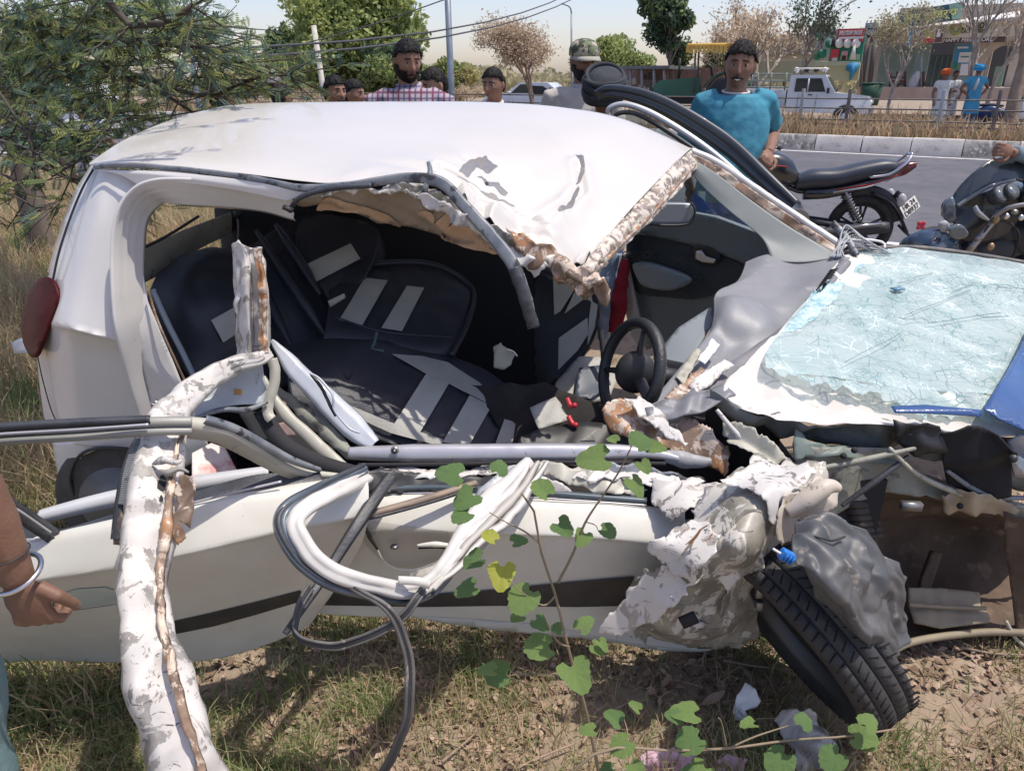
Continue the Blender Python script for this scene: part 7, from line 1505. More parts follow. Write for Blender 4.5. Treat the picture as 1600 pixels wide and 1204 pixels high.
ons('handle_cup', [(560, 820), (575, 812), (640, 822), (700, 830), (708, 850), (690, 872), (650, 888), (612, 886), (590, 870), (570, 850)], M('cup_shadow_paint', (.50, .485, .43), (.44, .42, .37), scale=4, rough=.4), fd, off=.004, step=5)
rtube('handle_cup_rim', [(562, 822, 1.77), (585, 850, 1.785), (604, 880, 1.79), (640, 890, 1.79), (690, 874, 1.785), (708, 850, 1.77)], .003, doorw, car)
rtube('handle_grip', [(652, 852, 1.755), (680, 850, 1.75), (712, 853, 1.755)], [.004, .009, .004], doorw, car, n=16)
rtube('handle_gap', [(654, 856, 1.76), (680, 855, 1.757), (708, 857, 1.76)], .003, dark, car, n=16)
mb = MB(); c = P(617, 853, 1.775); mb.tube([c, c + Vector((0, -.006, .002))], .013, 16, flat=.6, up=(0, 0, 1)); mb.build('door_lock', M('lock_bezel', (.10, .10, .10), rough=.4), car, world=True); mb = MB(); mb.tube([c + Vector((0, -.006, 0)), c + Vector((0, -.009, .002))], .008, 14, flat=.6, up=(0, 0, 1)); mb.build('lock_barrel', dullal, car, world=True)
rtube('door_bump_stop', [(568, 815, 1.77), (576, 835, 1.77), (590, 858, 1.775)], [.003, .007, .003], blktrim, car, n=20)
# rocker below the wing
patch('rocker_panel', [(640, 962, 1.90), (800, 968, 1.89), (935, 985, 1.88), (1100, 960, 1.86), (1190, 945, 1.86), (1188, 980, 1.86), (1165, 1005, 1.86), (1100, 1016, 1.86), (1040, 1016, 1.87), (940, 1000, 1.88), (800, 985, 1.89), (700, 975, 1.9)], doorw, car, step=7, amp=.006, scale=8, thick=.004)
rtube('rocker_scratch', [(1090, 1012, 1.83), (1140, 1008, 1.83), (1180, 985, 1.83)], .003, M('mud_brown', (.12, .09, .06), rough=.9), car)
# peeled window frame loop of the driver door
loopp = [(832, 722, 1.86), (800, 762, 1.78), (760, 800, 1.68), (725, 840, 1.60), (700, 878, 1.53), (668, 912, 1.48), (630, 922, 1.45), (580, 912, 1.43), (530, 898, 1.42), (492, 872, 1.43), (470, 842, 1.45), (462, 815, 1.48), (475, 795, 1.52), (510, 775, 1.60), (545, 757, 1.70), (575, 742, 1.80)]
wl = M('loop_white', (.64, .62, .585), (.56, .54, .50), scale=6, rough=.32, coat=.5, c3=(.3, .27, .24), scale3=26, lo3=.68, hi3=.72)
ribbon('window_frame_loop', loopp, 0, wl, car, n=220, width=[.05, .075, .09, .075, .05, .038, .04, .04, .042, .042, .042, .042, .04, .045, .04], prof=[(-1, -.016), (-.9, .0), (-.5, .008), (-.1, .002), (.1, .006), (.6, .010), (.95, 0), (1, -.016)], amp=.004, scale=14, seed=5, thick=.003)
def offs(pts, cx, cy, k, dy=0.0): return [(cx + (u - cx) * k, cy + (v - cy) * k, y + dy) for u, v, y in pts]
ribbon('loop_seal_outer', offs(loopp[4:], 610, 830, 1.13, .004), 0, M('seal_blue_black', (.06, .08, .105), (.13, .16, .19), scale=6, rough=.3, coat=.4), car, n=160, width=[.02, .03, .04, .044, .046, .042, .036, .03], prof=[(-1, -.012), (-.8, .004), (-.45, .006), (-.35, -.004), (-.2, .006), (.2, .008), (.35, -.004), (.5, .006), (.9, .004), (1, -.012)], thick=.003)
ribbon('loop_seal_inner', offs(loopp[5:], 610, 830, 1.18, -.004), 0, rubber, car, n=160, width=[.010, .014, .016, .018, .018, .012], prof=[(-1, -.006), (0, .006), (1, -.006)], thick=.003)
for i, (k, du, w_) in enumerate(((1.04, -6, .014), (.97, 8, .012), (1.0, 22, .010))):
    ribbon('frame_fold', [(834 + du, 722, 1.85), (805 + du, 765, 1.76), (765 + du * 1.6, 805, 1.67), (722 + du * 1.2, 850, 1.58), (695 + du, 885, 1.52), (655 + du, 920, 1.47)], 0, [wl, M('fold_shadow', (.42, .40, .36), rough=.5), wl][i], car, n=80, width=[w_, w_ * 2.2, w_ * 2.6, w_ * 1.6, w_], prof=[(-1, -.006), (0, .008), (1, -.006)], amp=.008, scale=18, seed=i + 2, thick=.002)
ribbon('frame_web', [(812, 745, 1.85), (775, 800, 1.76), (740, 848, 1.66), (690, 892, 1.58), (640, 905, 1.52)], 0, M('web_grey_scraped', (.46, .44, .40), (.28, .27, .25), scale=10, rough=.5, c3=(.1, .1, .1), scale3=22, lo3=.6, hi3=.66), car, n=60, width=[.04, .07, .06, .03], amp=.008, scale=20, thick=.002)
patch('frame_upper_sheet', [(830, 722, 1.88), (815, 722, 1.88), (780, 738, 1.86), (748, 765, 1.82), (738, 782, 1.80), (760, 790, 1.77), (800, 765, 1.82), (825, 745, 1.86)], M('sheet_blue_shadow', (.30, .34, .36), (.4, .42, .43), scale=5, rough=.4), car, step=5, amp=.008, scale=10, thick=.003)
ribbon('loop_tab', [(622, 906, 1.44), (655, 908, 1.44), (672, 914, 1.45)], 0, wl, car, n=14, width=.02, thick=.004)
# black rubber bars crossing the loop
ribbon('rubber_bar', [(612, 742, 1.80), (585, 780, 1.74), (555, 825, 1.66), (520, 880, 1.58), (490, 925, 1.50), (445, 990, 1.42)], 0, rubber, car, n=80, width=[.03, .036, .03, .024, .018, .012], prof=[(-1, -.006), (-.5, .006), (0, -.002), (.5, .006), (1, -.006)], thick=.003)
ribbon('wood_grain_trim', [(566, 806, 1.72), (620, 792, 1.76), (690, 772, 1.80), (745, 754, 1.84)], 0, M('trim_tan_line', (.34, .26, .19), (.2, .16, .13), scale=16, rough=.6, stretch=(1, 1, 6)), car, n=50, width=[.02, .022, .018], prof=[(-1, -.004), (0, .006), (1, -.004)], thick=.002)
ribbon('trim_black_edge', [(566, 812, 1.715), (620, 799, 1.755), (690, 779, 1.795), (745, 760, 1.835)], 0, rubber, car, n=50, width=.010, thick=.002)
# hanging weatherstrip loops
hose = thing('loose_weatherstrip', 'long black and grey rubber seal looping down from the torn door frame to the grass', 'door seal', tuple(P(560, 950, 1.45)))
wsm = M('weatherstrip_grey', (.07, .07, .07), (.16, .15, .14), scale=12, rough=.6, c3=(.35, .32, .28), scale3=34, lo3=.64, hi3=.72, stretch=(1, 1, .4))
c1 = [(470, 842, 1.46), (500, 885, 1.43), (545, 912, 1.42), (592, 938, 1.41), (622, 975, 1.40), (638, 1030, 1.38), (641, 1085, 1.36), (628, 1145, 1.35), (600, 1204, 1.36), (560, 1260, 1.40)]
def kink(pts, sd): return [(u + 5 * noise.noise(Vector((v * .02, sd, 1))), v + 5 * noise.noise(Vector((u * .02, sd, 5))), y) for u, v, y in [tuple(q) for q in cr([Vector(p) for p in pts], 30)]]
c1 = kink(c1, 2)
for dx, r, m_ in ((0, .0085, rubber), (5, .005, wsm), (-5, .0055, wsm)):
    rtube('seal_strand', [(u + dx, v, y - (.004 if dx else 0)) for u, v, y in c1], r, m_, hose, n=160, sides=8)
c2 = [(486, 915, 1.50), (466, 950, 1.46), (462, 985, 1.43), (485, 1004, 1.41), (530, 1006, 1.40), (580, 992, 1.40), (625, 965, 1.41), (655, 930, 1.44), (668, 905, 1.50)]
c2 = kink(c2, 7)
for dy, r, m_ in ((0, .0075, rubber), (5, .0045, wsm), (-4, .004, wsm)):
    rtube('seal_strand', [(u + dy * .5, v + dy, y - (.004 if dy else 0)) for u, v, y in c2], r, m_, hose, n=130, sides=8)
# bunch of cables and clips by the far pillar
for i in range(9):
    rr = random.Random(40 + i); u0 = 1296 + rr.uniform(-6, 30)
    rtube('loose_cable', [(1310 + rr.uniform(-14, 12), 402, 3.1), (1318 + rr.uniform(-6, 6), 380 + rr.uniform(-6, 6), 3.15), (1322 + i * 5, 352 + 5 * i, 3.2), (1345 + i * 6, 372 + 3 * i, 3.15)], .004, M('cable_grey', (.35, .36, .38), rough=.5), car, n=24, sides=6)
ribbon('wiper_arm', [(1300, 348, 3.25), (1322, 372, 3.18), (1338, 400, 3.12)], 0, rubdusty, car, n=12, width=.03, thick=.004)
rtube('white_wire', [(1338, 372, 3.2), (1378, 378, 3.2), (1382, 388, 3.18)], .005, whitep, car, n=14)
# ================================================================ PEOPLE
def skin(n, c): return M(n, c, tuple(k * .8 for k in c), scale=9, rough=.5, spec=.35, bump=.15, bscale=120, sub=.0)
skA = skin('skin_brown', (.34, .185, .12)); skB = skin('skin_dark_brown', (.25, .135, .09)); skC = skin('skin_mid_brown', (.40, .235, .155))
hairm = M('hair_black', (.010, .009, .010), (.018, .016, .016), scale=30, rough=.65, spec=.25, bump=.5, bscale=120, stretch=(1, 1, .25))
eyew = M('eye_white', (.55, .50, .46), rough=.3); eyed = M('eye_dark', (.01, .008, .006), rough=.2); lipm = M('lip_brown', (.20, .085, .07), rough=.5)
def head_r(d):
    x, y, z = d
    k = 1.0
    rx, ry, rz = .074, .094, .118
    p = Vector((x * rx, y * ry, z * rz))
    if z < 0: p.x *= 1 - .30 * (-z) ** 1.6; p.y *= 1 - .10 * (-z) ** 2
    if y < 0:   # face side
        f = -y
        g = lambda a, b, c, dd: math.exp(-((p.x - a) / c) ** 2 - ((p.z - b) / dd) ** 2) * min(1, f * 1.6)
        o = .0
        o += .026 * g(0, -.022, .011, .016) + .014 * g(0, .004, .008, .022)            # nose
        o += -.010 * (g(.031, .014, .016, .012) + g(-.031, .014, .016, .012))          # eye sockets
        o += .005 * (g(.028, .036, .022, .008) + g(-.028, .036, .022, .008))           # brow
        o += .009 * g(0, -.056, .022, .008) - .004 * g(0, -.0575, .022, .0025) + .008 * g(0, -.092, .022, .016) - .003 * g(0, -.072, .02, .006)
        o += .005 * (g(.045, -.015, .018, .02) + g(-.045, -.015, .018, .02)) + .006 * (g(.011, -.030, .007, .006) + g(-.011, -.030, .007, .006))
        p.y -= o
    return p
def person(label, hp, Y, look=0.0, pitch=0.0, gz_=.2, shirt=None, trou=None, sk=None, hair='short', arms=None, beard=0, mous=False, group=None, sleeve=.5, loc=None, H=None, tilt=0.0, yaw=0.0, collar=False, voxel=.009, lean=0.0, face=True, longsleeve=False, belly=0.0, kurta=False):
    sk = sk or skA
    if loc is None:
        hc = P(hp[0], hp[1], Y); s = (hc.z - gz_) / 1.60; loc = (hc.x, hc.y, gz_)
    else: s = H / 1.75
    t = thing('person', label, 'person', loc, yaw, group)
    X = lambda x, y, z: Vector((x * s, y * s, z * s))
    R = Matrix.Rotation(look, 3, 'Z') @ Matrix.Rotation(tilt, 3, 'Y') @ Matrix.Rotation(pitch, 3, 'X'); hs = min(s, 1.05); C = X(0, -.01 - lean * .5, 1.60)
    HP = lambda p: C + R @ (p * hs)
    body = MB(); nu, nv = 44, 34; vs = []
    for i in range(nv + 1):
        ph = math.pi * i / nv
        for j in range(nu):
            th = 2 * math.pi * j / nu; vs.append(HP(head_r((math.sin(ph) * math.cos(th), math.sin(ph) * math.sin(th), math.cos(ph)))))
    body.add(vs, [(i * nu + j, (i + 1) * nu + j, (i + 1) * nu + (j + 1) % nu, i * nu + (j + 1) % nu) for i in range(nv) for j in range(nu)])
    for sx in (-1, 1): body.ell(HP(Vector((sx * .076, .008, .0))), (.012 * hs, .020 * hs, .032 * hs), 8, 6, R)
    body.tube([X(0, .02, 1.38), X(0, .01, 1.46), HP(Vector((0, .022, -.06)))], [.066 * s, .056 * s, .056 * s], 12)
    def torso(mb, g, z0=.90, z1=1.46):
        prof = [(.90, .165, .12), (1.0, .158, .115 + belly * .5), (1.1, .16, .115 + belly), (1.22, .172, .12 + belly * .4), (1.33, .188, .122), (1.41, .178, .105), (1.455, .125, .085), (1.485, .075, .065)]
        rg = []
        for z, a, b in prof:
            if z < z0 or z > z1 + .02: continue
            rg.append([X((a + g) * math.cos(q), (b + g) * math.sin(q) - lean * max(0, z - 1) - (belly * .4 if 1.0 <= z < 1.25 else 0), z) for q in [2 * math.pi * k / 22 for k in range(22)]])
        mb.rings(rg)
    torso(body, 0)
    A = arms or [((-.20, 0, 1.39), (-.25, .03, 1.10), (-.24, -.06, .86)), ((.20, 0, 1.39), (.25, .03, 1.10), (.24, -.06, .86))]
    def hand(mb, wr, d, up, k=1.0, curl=1.05):
        d = d.normalized(); sd = d.cross(up).normalized(); nn = sd.cross(d).normalized()
        ctr = wr + d * .045 * s
        Rm = Matrix((sd, d, nn)).transposed(); mb.ell(ctr, (.040 * s, .052 * s, .018 * s), 12, 8, Rm)
        for f, (off, ln) in enumerate(((-.030, .066), (-.010, .075), (.011, .070), (.030, .056))):
            b0 = wr + d * .085 * s + sd * off * s; a = 0; pts = [wr + d * .05 * s + sd * off * .8 * s, b0]; dd = d
            for q in range(3):
                a += curl * .75; dd = (d * math.cos(a) + nn * -math.sin(a)); pts.append(pts[-1] + dd * ln * s / 3)
            mb.tube(pts, [.010 * s, .0105 * s, .0098 * s, .009 * s, .007 * s], 8)
        tb = wr + d * .02 * s - sd * .028 * s; mb.tube([tb, tb + (d * .6 - sd * .7).normalized() * .035 * s, tb + (d * .9 - sd * .55 - nn * .3).normalized() * .065 * s, tb + (d * 1.0 - sd * .3 - nn * .5).normalized() * .088 * s], [.014 * s, .012 * s, .010 * s, .008 * s], 8)
    shirtm = MB(); torso(shirtm, .016, .90, 1.44)
    if collar: shirtm.tube([X(.066 * math.cos(q), .015 + .062 * math.sin(q) - lean * .45, 1.475 + .012 * math.sin(q)) for q in [2 * math.pi * k / 16 for k in range(16)]], .016 * s, 8, closed=True)
    else: shirtm.tube([X(.085 * math.cos(q), .01 + .075 * math.sin(q) - lean * .45, 1.447 + .012 * math.sin(q)) for q in [2 * math.pi * k / 16 for k in range(16)]], .010 * s, 8, closed=True)
    for sh, el, wr in A:
        sh, el, wr = X(*sh), X(*el), X(*wr)
        body.tube([sh + (Vector((0, 0, 0)) - Vector((sh.x, 0, 0))) * .25, sh, sh.lerp(el, .5), el, el.lerp(wr, .35), wr], [.05 * s, .056 * s, .050 * s, .041 * s, .040 * s, .027 * s], 12)
        hand(body, wr, (wr - el), Vector((0, -1, .2)))
        e2 = sh.lerp(el, sleeve)
        if longsleeve: shirtm.tube([sh + Vector((-sh.x * .3, 0, 0)), sh, el, wr.lerp(el, .12)], [.075 * s, .070 * s, .056 * s, .042 * s], 14)
        else: shirtm.tube([sh + Vector((-sh.x * .35, 0, .005)), sh, sh.lerp(e2, .5), e2], [.068 * s, .066 * s, .063 * s, .066 * s], 14)
    tr = MB()
    for sx in (-1, 1):
        hip, kn, an = X(sx * .09, 0, .90), X(sx * .10, -.02, .50), X(sx * .11, .02, .08)
        body.tube([hip, kn, an], [.085 * s, .058 * s, .042 * s], 12); body.tube([X(sx * .11, .05, .045), X(sx * .12, -.06, .04), X(sx * .125, -.15, .03)], [.042 * s, .042 * s, .03 * s], 10)
        tr.tube([X(sx * .07, 0, .96), hip, X(sx * .095, -.01, .7), kn, X(sx * .105, 0, .28), X(sx * .11, .02, .07)], [.10 * s, .105 * s, .092 * s, .078 * s, .070 * s, .066 * s], 14)
    tr.rings([[X(.165 * math.cos(q), .125 * math.sin(q), z) for q in [2 * math.pi * k / 20 for k in range(20)]] for z in (.84, .93, 1.0)])
    if kurta: shirtm.rings([[X(a * math.cos(q), b * math.sin(q), z) for q in [2 * math.pi * k / 20 for k in range(20)]] for z, a, b in ((.50, .22, .17), (.75, .20, .155), (.95, .18, .135))])
    def fin(mb, name, m, vx, wr_=0.0, sm=2):
        o = mb.build(name, m, t, smooth=True)
        r = o.modifiers.new('remesh', 'REMESH'); r.mode = 'VOXEL'; r.voxel_size = vx * s; r.use_smooth_shade = True
        q = o.modifiers.new('smooth', 'SMOOTH'); q.iterations = sm; q.factor = .6
        if wr_:
            tx = bpy.data.textures.get('cloth_folds') or bpy.data.textures.new('cloth_folds', 'CLOUDS'); tx.noise_scale = .11; tx.noise_depth = 2
            dm = o.modifiers.new('folds', 'DISPLACE'); dm.texture = tx; dm.strength = wr_; dm.texture_coords = 'LOCAL'; dm.mid_level = .5
        return o
    fin(body, 'body', sk, voxel * .62, 0, 1)
    fin(shirtm, 'shirt', shirt, voxel, .022, 4); fin(tr, 'trousers', trou, voxel * 1.2, .035, 4)
    if face:
        for sx in (-1, 1):
            mb = MB(); mb.ell(HP(Vector((sx * .031, -.0765, .013))), (.012 * hs, .008 * hs, .0048 * hs), 10, 8, R); e = mb.build('eye', eyew, t)
            mb = MB(); mb.ell(HP(Vector((sx * .031, -.0825, .013))), (.0062 * hs, .004 * hs, .0048 * hs), 8, 6, R); x = mb.build('iris', eyed, e)
            mb = MB(); mb.tube([HP(Vector((sx * q, -.096 + abs(q) * .25, .031 + (.004 if q < .04 else .001)))) for q in (.012, .022, .034, .046)], [.003, .0042, .004, .002], 6, flat=1.0); mb.build('eyebrow', hairm, t)
            mb = MB(); mb.tube([HP(Vector((sx * q, -.088 + abs(q) * .22, .0205))) for q in (.018, .026, .034, .043)], .0016, 5); mb.build('upper_eyelid', sk, t)
        mb = MB(); mb.tube([HP(Vector((q, -.1035 + abs(q) * .42, -.0565))) for q in (-.024, -.012, 0, .012, .024)], [.002, .0035, .0042, .0035, .002], 6); mb.build('lips', lipm, t)
    if mous or beard:
        mb = MB(); mb.tube([HP(Vector((q, -.108 + abs(q) * .40, -.046 - abs(q) * .22))) for q in (-.033, -.018, 0, .018, .033)], [.003, .0062, .0055, .0062, .003], 7); mb.build('moustache', hairm, t)
    def shell(name, cond, off, m, th=.004, amp=.004):
        vs = []; ok = []
        NU, NVV = 60, 44
        for i in range(NVV + 1):
            ph = math.pi * i / NVV
            for j in range(NU):
                th_ = 2 * math.pi * j / NU; d = Vector((math.sin(ph) * math.cos(th_), math.sin(ph) * math.sin(th_), math.cos(ph))); p = head_r(d)
                k = cond(p, d); n_ = Vector((d.x, d.y, d.z)); o_ = off * (1 if not isinstance(k, float) else k) + amp * noise.noise(Vector((d.x * 9, d.y * 9, d.z * 5)) + Vector((hc_ * 3, 0, 0))) + amp * .5 * noise.noise(Vector((d.x * 26, d.y * 26, d.z * 9)))
                vs.append(HP(p + n_ * o_)); ok.append(bool(k))
        fs = [q for i in range(NVV) for j in range(NU) for q in [(i * NU + j, (i + 1) * NU + j, (i + 1) * NU + (j + 1) % NU, i * NU + (j + 1) % NU)] if all(ok[a] for a in q)]
        mb = MB(); mb.add(vs, fs); o = mb.build(name, m, t); solid(o, th, -1); return o
    hc_ = hash(label) % 17 * .1
    if hair == 'short':
        def c(p, d):
            lim = .062 - .012 * abs(d.x) if d.y < -.35 else (.012 + max(0, -d.y) * .12 if d.y < .25 else -.055)
            return 1.0 if p.z > lim + .006 * noise.noise(Vector((p.x * 60, p.y * 60, hc_))) else 0
        shell('hair', c, .011, hairm, .012, .006)
        rh = random.Random(len(label)); sv = []
        while len(sv) < 4 * 900:
            d = Vector((rh.gauss(0, 1), rh.gauss(0, 1), abs(rh.gauss(0, 1)) - .3)).normalized(); p = head_r(d)
            if not c(p, d): continue
            tg = Vector((rh.gauss(0, .5), -.5 + rh.gauss(0, .4), -.6 * abs(d.z) + rh.gauss(0, .3))); a_ = p + d * .008; b2_ = p + d * rh.uniform(.014, .022) + tg * .014; w2_ = d.cross(tg).normalized() * .0014
            sv += [HP(a_ - w2_), HP(a_ + w2_), HP(b2_ + w2_ * .4), HP(b2_ - w2_ * .4)]
        npmesh('hair_strands', np.array([tuple(q) for q in sv]), np.arange(len(sv)).reshape(-1, 4), hairm, t, False)['kind'] = 'stuff'
    if beard:
        shell('beard', lambda p, d: 1.0 if (p.z < -.030 and d.y < .15 and not (abs(p.x) < .022 and p.z > -.066 and d.y < -.6)) or (d.y < .1 and d.y > -.45 and abs(p.x) > .05 and p.z < .0) else 0, .004 + .006 * beard, hairm, .006, .004)
    t['hs'] = 1; del t['hs']
    return t, HP, R, hs, s, X
cl = lambda n, a, b=None, sc_=6: M(n, a, b or tuple(k * .8 for k in a), scale=sc_, rough=.9, bump=.3, bscale=160)
# plaid shirt
pl = bpy.data.materials.new('plaid_shirt'); pl.use_nodes = True; _t = pl.node_tree; _N = _t.nodes; _L = _t.links; _p = _N['Principled BSDF']; _tc = _N.new('ShaderNodeTexCoord'); _sx = _N.new('ShaderNodeSeparateXYZ'); _L.new(_tc.outputs['Object'], _sx.inputs[0])
def _wave(src, k, a, b, ph=0.0):
    m1 = _N.new('ShaderNodeMath'); m1.operation = 'MULTIPLY_ADD'; m1.inputs[1].default_value = k; m1.inputs[2].default_value = ph; _L.new(src, m1.inputs[0]); m2 = _N.new('ShaderNodeMath'); m2.operation = 'FRACT'; _L.new(m1.outputs[0], m2.inputs[0])
    m3 = _N.new('ShaderNodeMath'); m3.operation = 'COMPARE'; m3.inputs[1].default_value = a; m3.inputs[2].default_value = b; _L.new(m2.outputs[0], m3.inputs[0]); return m3.outputs[0]
_c = None
for _i, (_s, _k, _a, _b, _col, _f) in enumerate((('X', 30, .5, .16, (.05, .06, .14), .8), ('Z', 30, .5, .16, (.05, .06, .14), .7), ('X', 15, .25, .10, (.17, .04, .07), .7), ('Z', 15, .25, .10, (.17, .04, .07), .6))):
    _w = _wave(_sx.outputs[_s], _k, _a, _b); _mm = _N.new('ShaderNodeMath'); _mm.operation = 'MULTIPLY'; _mm.inputs[1].default_value = _f; _L.new(_w, _mm.inputs[0])
    _mx = _N.new('ShaderNodeMix'); _mx.data_type = 'RGBA'; _mx.inputs[6].default_value = (.36, .30, .35, 1); _mx.inputs[7].default_value = (*_col, 1); _L.new(_mm.outputs[0], _mx.inputs[0])
    if _c: _L.new(_c, _mx.inputs[6])
    _c = _mx.outputs[2]
_L.new(_c, _p.inputs['Base Color']); _p.inputs['Roughness'].default_value = .9; MATS['plaid_shirt'] = pl
jeans = cl('jeans_blue', (.10, .16, .28)); lightjeans = cl('jeans_light', (.34, .42, .52), (.22, .29, .40), 14); darktr = cl('trousers_dark', (.05, .05, .06)); whiteS = cl('cotton_white', (.66, .65, .63), (.58, .57, .55)); offw = cl('shirt_offwhite', (.50, .47, .42))
royal = M('track_pants_blue', (.02, .10, .42), (.015, .07, .30), scale=6, rough=.6, bump=.3, bscale=60)
teal = M('tshirt_turquoise', (.045, .24, .34), (.04, .20, .29), scale=5, rough=.85, bump=.25, bscale=120)
WG = 'onlookers beside the wreck'
person('man in red and blue plaid shirt with beard looking down over the car roof', (637, 97), 4.85, look=.45, pitch=.22, shirt=pl, trou=jeans, sk=skA, beard=.8, collar=True, group=WG, longsleeve=True)
person('boy with side parted hair gazing right at the left end of the row', (524, 145), 5.6, look=.75, pitch=.05, shirt=cl('shirt_grey_blue', (.18, .2, .25)), trou=darktr, sk=skA, mous=True, group=WG)
person('half hidden person with pale yellow scarf behind the side parted boy', (553, 148), 6.2, look=1.2, pitch=.1, shirt=cl('scarf_yellow', (.60, .55, .30)), trou=darktr, sk=skA, group=WG, collar=True)
person('short haired boy in white shirt turned away behind the plaid shirt man', (679, 134), 5.5, look=-.95, pitch=.30, shirt=whiteS, trou=darktr, sk=skC, group=WG, collar=True)
person('boy with fringe and white collar standing alone left of the saloon car', (771, 133), 5.7, look=-.45, pitch=.15, shirt=whiteS, trou=jeans, sk=skA, group=WG, collar=True)
person('person seen from behind under the thorny branches left of the sign', (346, 156), 5.8, look=2.9, shirt=cl('shirt_pale_blue', (.40, .43, .48)), trou=darktr, sk=skB, group=WG, face=False)
person('distant dark haired head just peeping over the rear roof edge', (440, 153), 7.0, look=2.6, shirt=whiteS, trou=darktr, sk=skB, group=WG, face=False)
t, HP, R, hs, s, X = person('bearded man in camouflage cap and off white shirt behind the open door', (912, 98), 5.3, look=.25, pitch=.12, shirt=offw, trou=lightjeans, sk=skB, hair='short', beard=1.0, group=WG, collar=True)
camo = M('camouflage_cloth', (.16, .19, .11), (.42, .38, .30), scale=16, rough=.9, c3=(.05, .06, .04), scale3=22, lo3=.5, hi3=.54, lo=.48, hi=.52)
mb = MB(); NN = 26; rg = []
for z, k in ((.038, 1.16), (.075, 1.17), (.105, 1.05), (.128, .75), (.138, .3)):
    rg.append([HP(Vector((.082 * k * math.cos(q), .100 * k * math.sin(q) + .002, z + (.008 * -math.sin(q)) * 0))) for q in [2 * math.pi * i / NN for i in range(NN)]])
mb.rings(rg); cap = mb.build('cap', camo, t)
mb = MB(); vs = []
for i in range(13):
    a = math.pi + math.pi * i / 12
    vs += [HP(Vector((.088 * math.cos(a), .108 * math.sin(a), .046))), HP(Vector((.092 * math.cos(a), .108 * math.sin(a) - .075 * abs(math.sin(a)), .030 - .012 * abs(math.cos(a)))))]
mb.add(vs, [(2 * i, 2 * i + 1, 2 * i + 3, 2 * i + 2) for i in range(12)]); o = mb.build('cap_peak', M('cap_khaki', (.30, .30, .25), rough=.9), cap); solid(o, .005)
def turban(par, HP, hs, m, k=1.0, wraps=9, seed=1):
    rr = random.Random(seed); mb = MB(); rg = []
    for z, q_ in ((.0, 1.12), (.03, 1.28), (.07, 1.34), (.11, 1.22), (.14, .9), (.155, .4)):
        rg.append([HP(Vector((.085 * q_ * k * math.cos(q), .108 * q_ * k * math.sin(q), z * k))) for q in [2 * math.pi * i / 24 for i in range(24)]])
    mb.rings(rg); tb = mb.build('turban', m, par)
    for i in range(wraps):
        a = rr.uniform(-.5, .5); b = rr.uniform(-.25, .25); z0 = .02 + .11 * i / wraps; q_ = 1.25 + .14 * math.sin(math.pi * (i + 1) / (wraps + 1)) - (.28 * max(0, i / wraps - .55))
        pts = [HP(Vector((.085 * q_ * k * math.cos(q), .108 * q_ * k * math.sin(q), (z0 + a * .05 * math.cos(q) + b * .08 * math.sin(q)) * k))) for q in [2 * math.pi * j / 30 for j in range(30)]]
        mb = MB(); mb.tube(pts, .0125 * hs * k, 7, closed=True, flat=1.3); mb.build('turban_fold', m, tb)
    return tb
t, HP, R, hs, s, X = person('man with black turban bending behind the open front door', (944, 153), 4.7, look=3.0, pitch=-.35, shirt=cl('shirt_dark', (.05, .05, .06)), trou=lightjeans, sk=skB, hair='none', group=WG, face=False, collar=True)
tbm = M('turban_black', (.020, .024, .030), (.035, .04, .048), scale=12, rough=.85, bump=.5, bscale=60); turban(t, HP, hs, tbm, 1.16, 11, 3)
o = ribbon('red_cloth', [(978, 405, 3.95), (972, 440, 3.95), (966, 480, 3.95), (960, 520, 3.95)], 0, cl('cloth_red', (.42, .03, .05)), t, n=24, width=[.04, .07, .09, .06], amp=.02, scale=14, thick=.004)
ribbon('jeans_leg', [(960, 395, 4.0), (952, 440, 3.98), (942, 490, 3.96), (940, 530, 3.95)], 0, lightjeans, t, n=30, width=[.10, .12, .10, .09], prof=[(-1, -.04), (-.5, 0), (0, .012), (.5, 0), (1, -.04)], amp=.012, scale=16, thick=.01)
# turquoise shirt man
t, HP, R, hs, s, X = person('grinning man in turquoise T-shirt and blue track pants beside the motorcycle', (1155, 103), 4.35, look=-.28, tilt=.06, pitch=.12, shirt=teal, trou=royal, sk=skB, mous=True, group=WG, sleeve=.78, belly=.035,
    arms=[((-.165, .0, 1.42), (-.24, .14, 1.14), (-.16, .20, .95)), ((.165, .0, 1.42), (.272, .14, 1.26), (.165, -.15, 1.17))])
mb = MB(); mb.tube([HP(Vector((q, -.1075 + abs(q) * .42, -.058 + abs(q) * .30))) for q in (-.022, -.011, 0, .011, .022)], [.001, .0035, .0045, .0035, .001], 6); mb.build('teeth', M('teeth', (.7, .68, .62), rough=.3), t)
mb = MB(); mb.tube([X(.070 * math.cos(q), .012 + .066 * math.sin(q), 1.472 + .010 * math.sin(q)) for q in [2 * math.pi * k / 18 for k in range(18)]], .006, 6, closed=True); mb.build('vest_edge', whiteS, t)
# foreground person, only forearm and leg in view
loc = Vector((-1.085, .98, 0)); hw = P(28, 905, 1.0) - loc; el = P(-35, 770, 1.0) - loc
H0 = 1.68; s_ = H0 / 1.75
t, HP, R, hs, s, X = person('bystander cut off at the left edge, steel bangle on the wrist, grey green trousers', None, None, loc=tuple(loc), H=H0, shirt=cl('shirt_pale', (.3, .36, .4)), trou=M('trousers_grey_green', (.13, .21, .21), (.10, .165, .17), scale=5, rough=.85, bump=.3, bscale=90), sk=skin('skin_arm', (.21, .115, .075)), yaw=0,
    arms=[((-.20, 0, 1.39), (-.25, .03, 1.10), (-.24, -.06, .86)), ((.20, 0, 1.39), tuple(el / s_), tuple(hw / s_))], sleeve=.6, voxel=.0062)
bmr = P(30, 912, 1.0) - loc; ad_ = (hw - el).normalized(); u1 = ad_.orthogonal().normalized(); u2 = ad_.cross(u1)
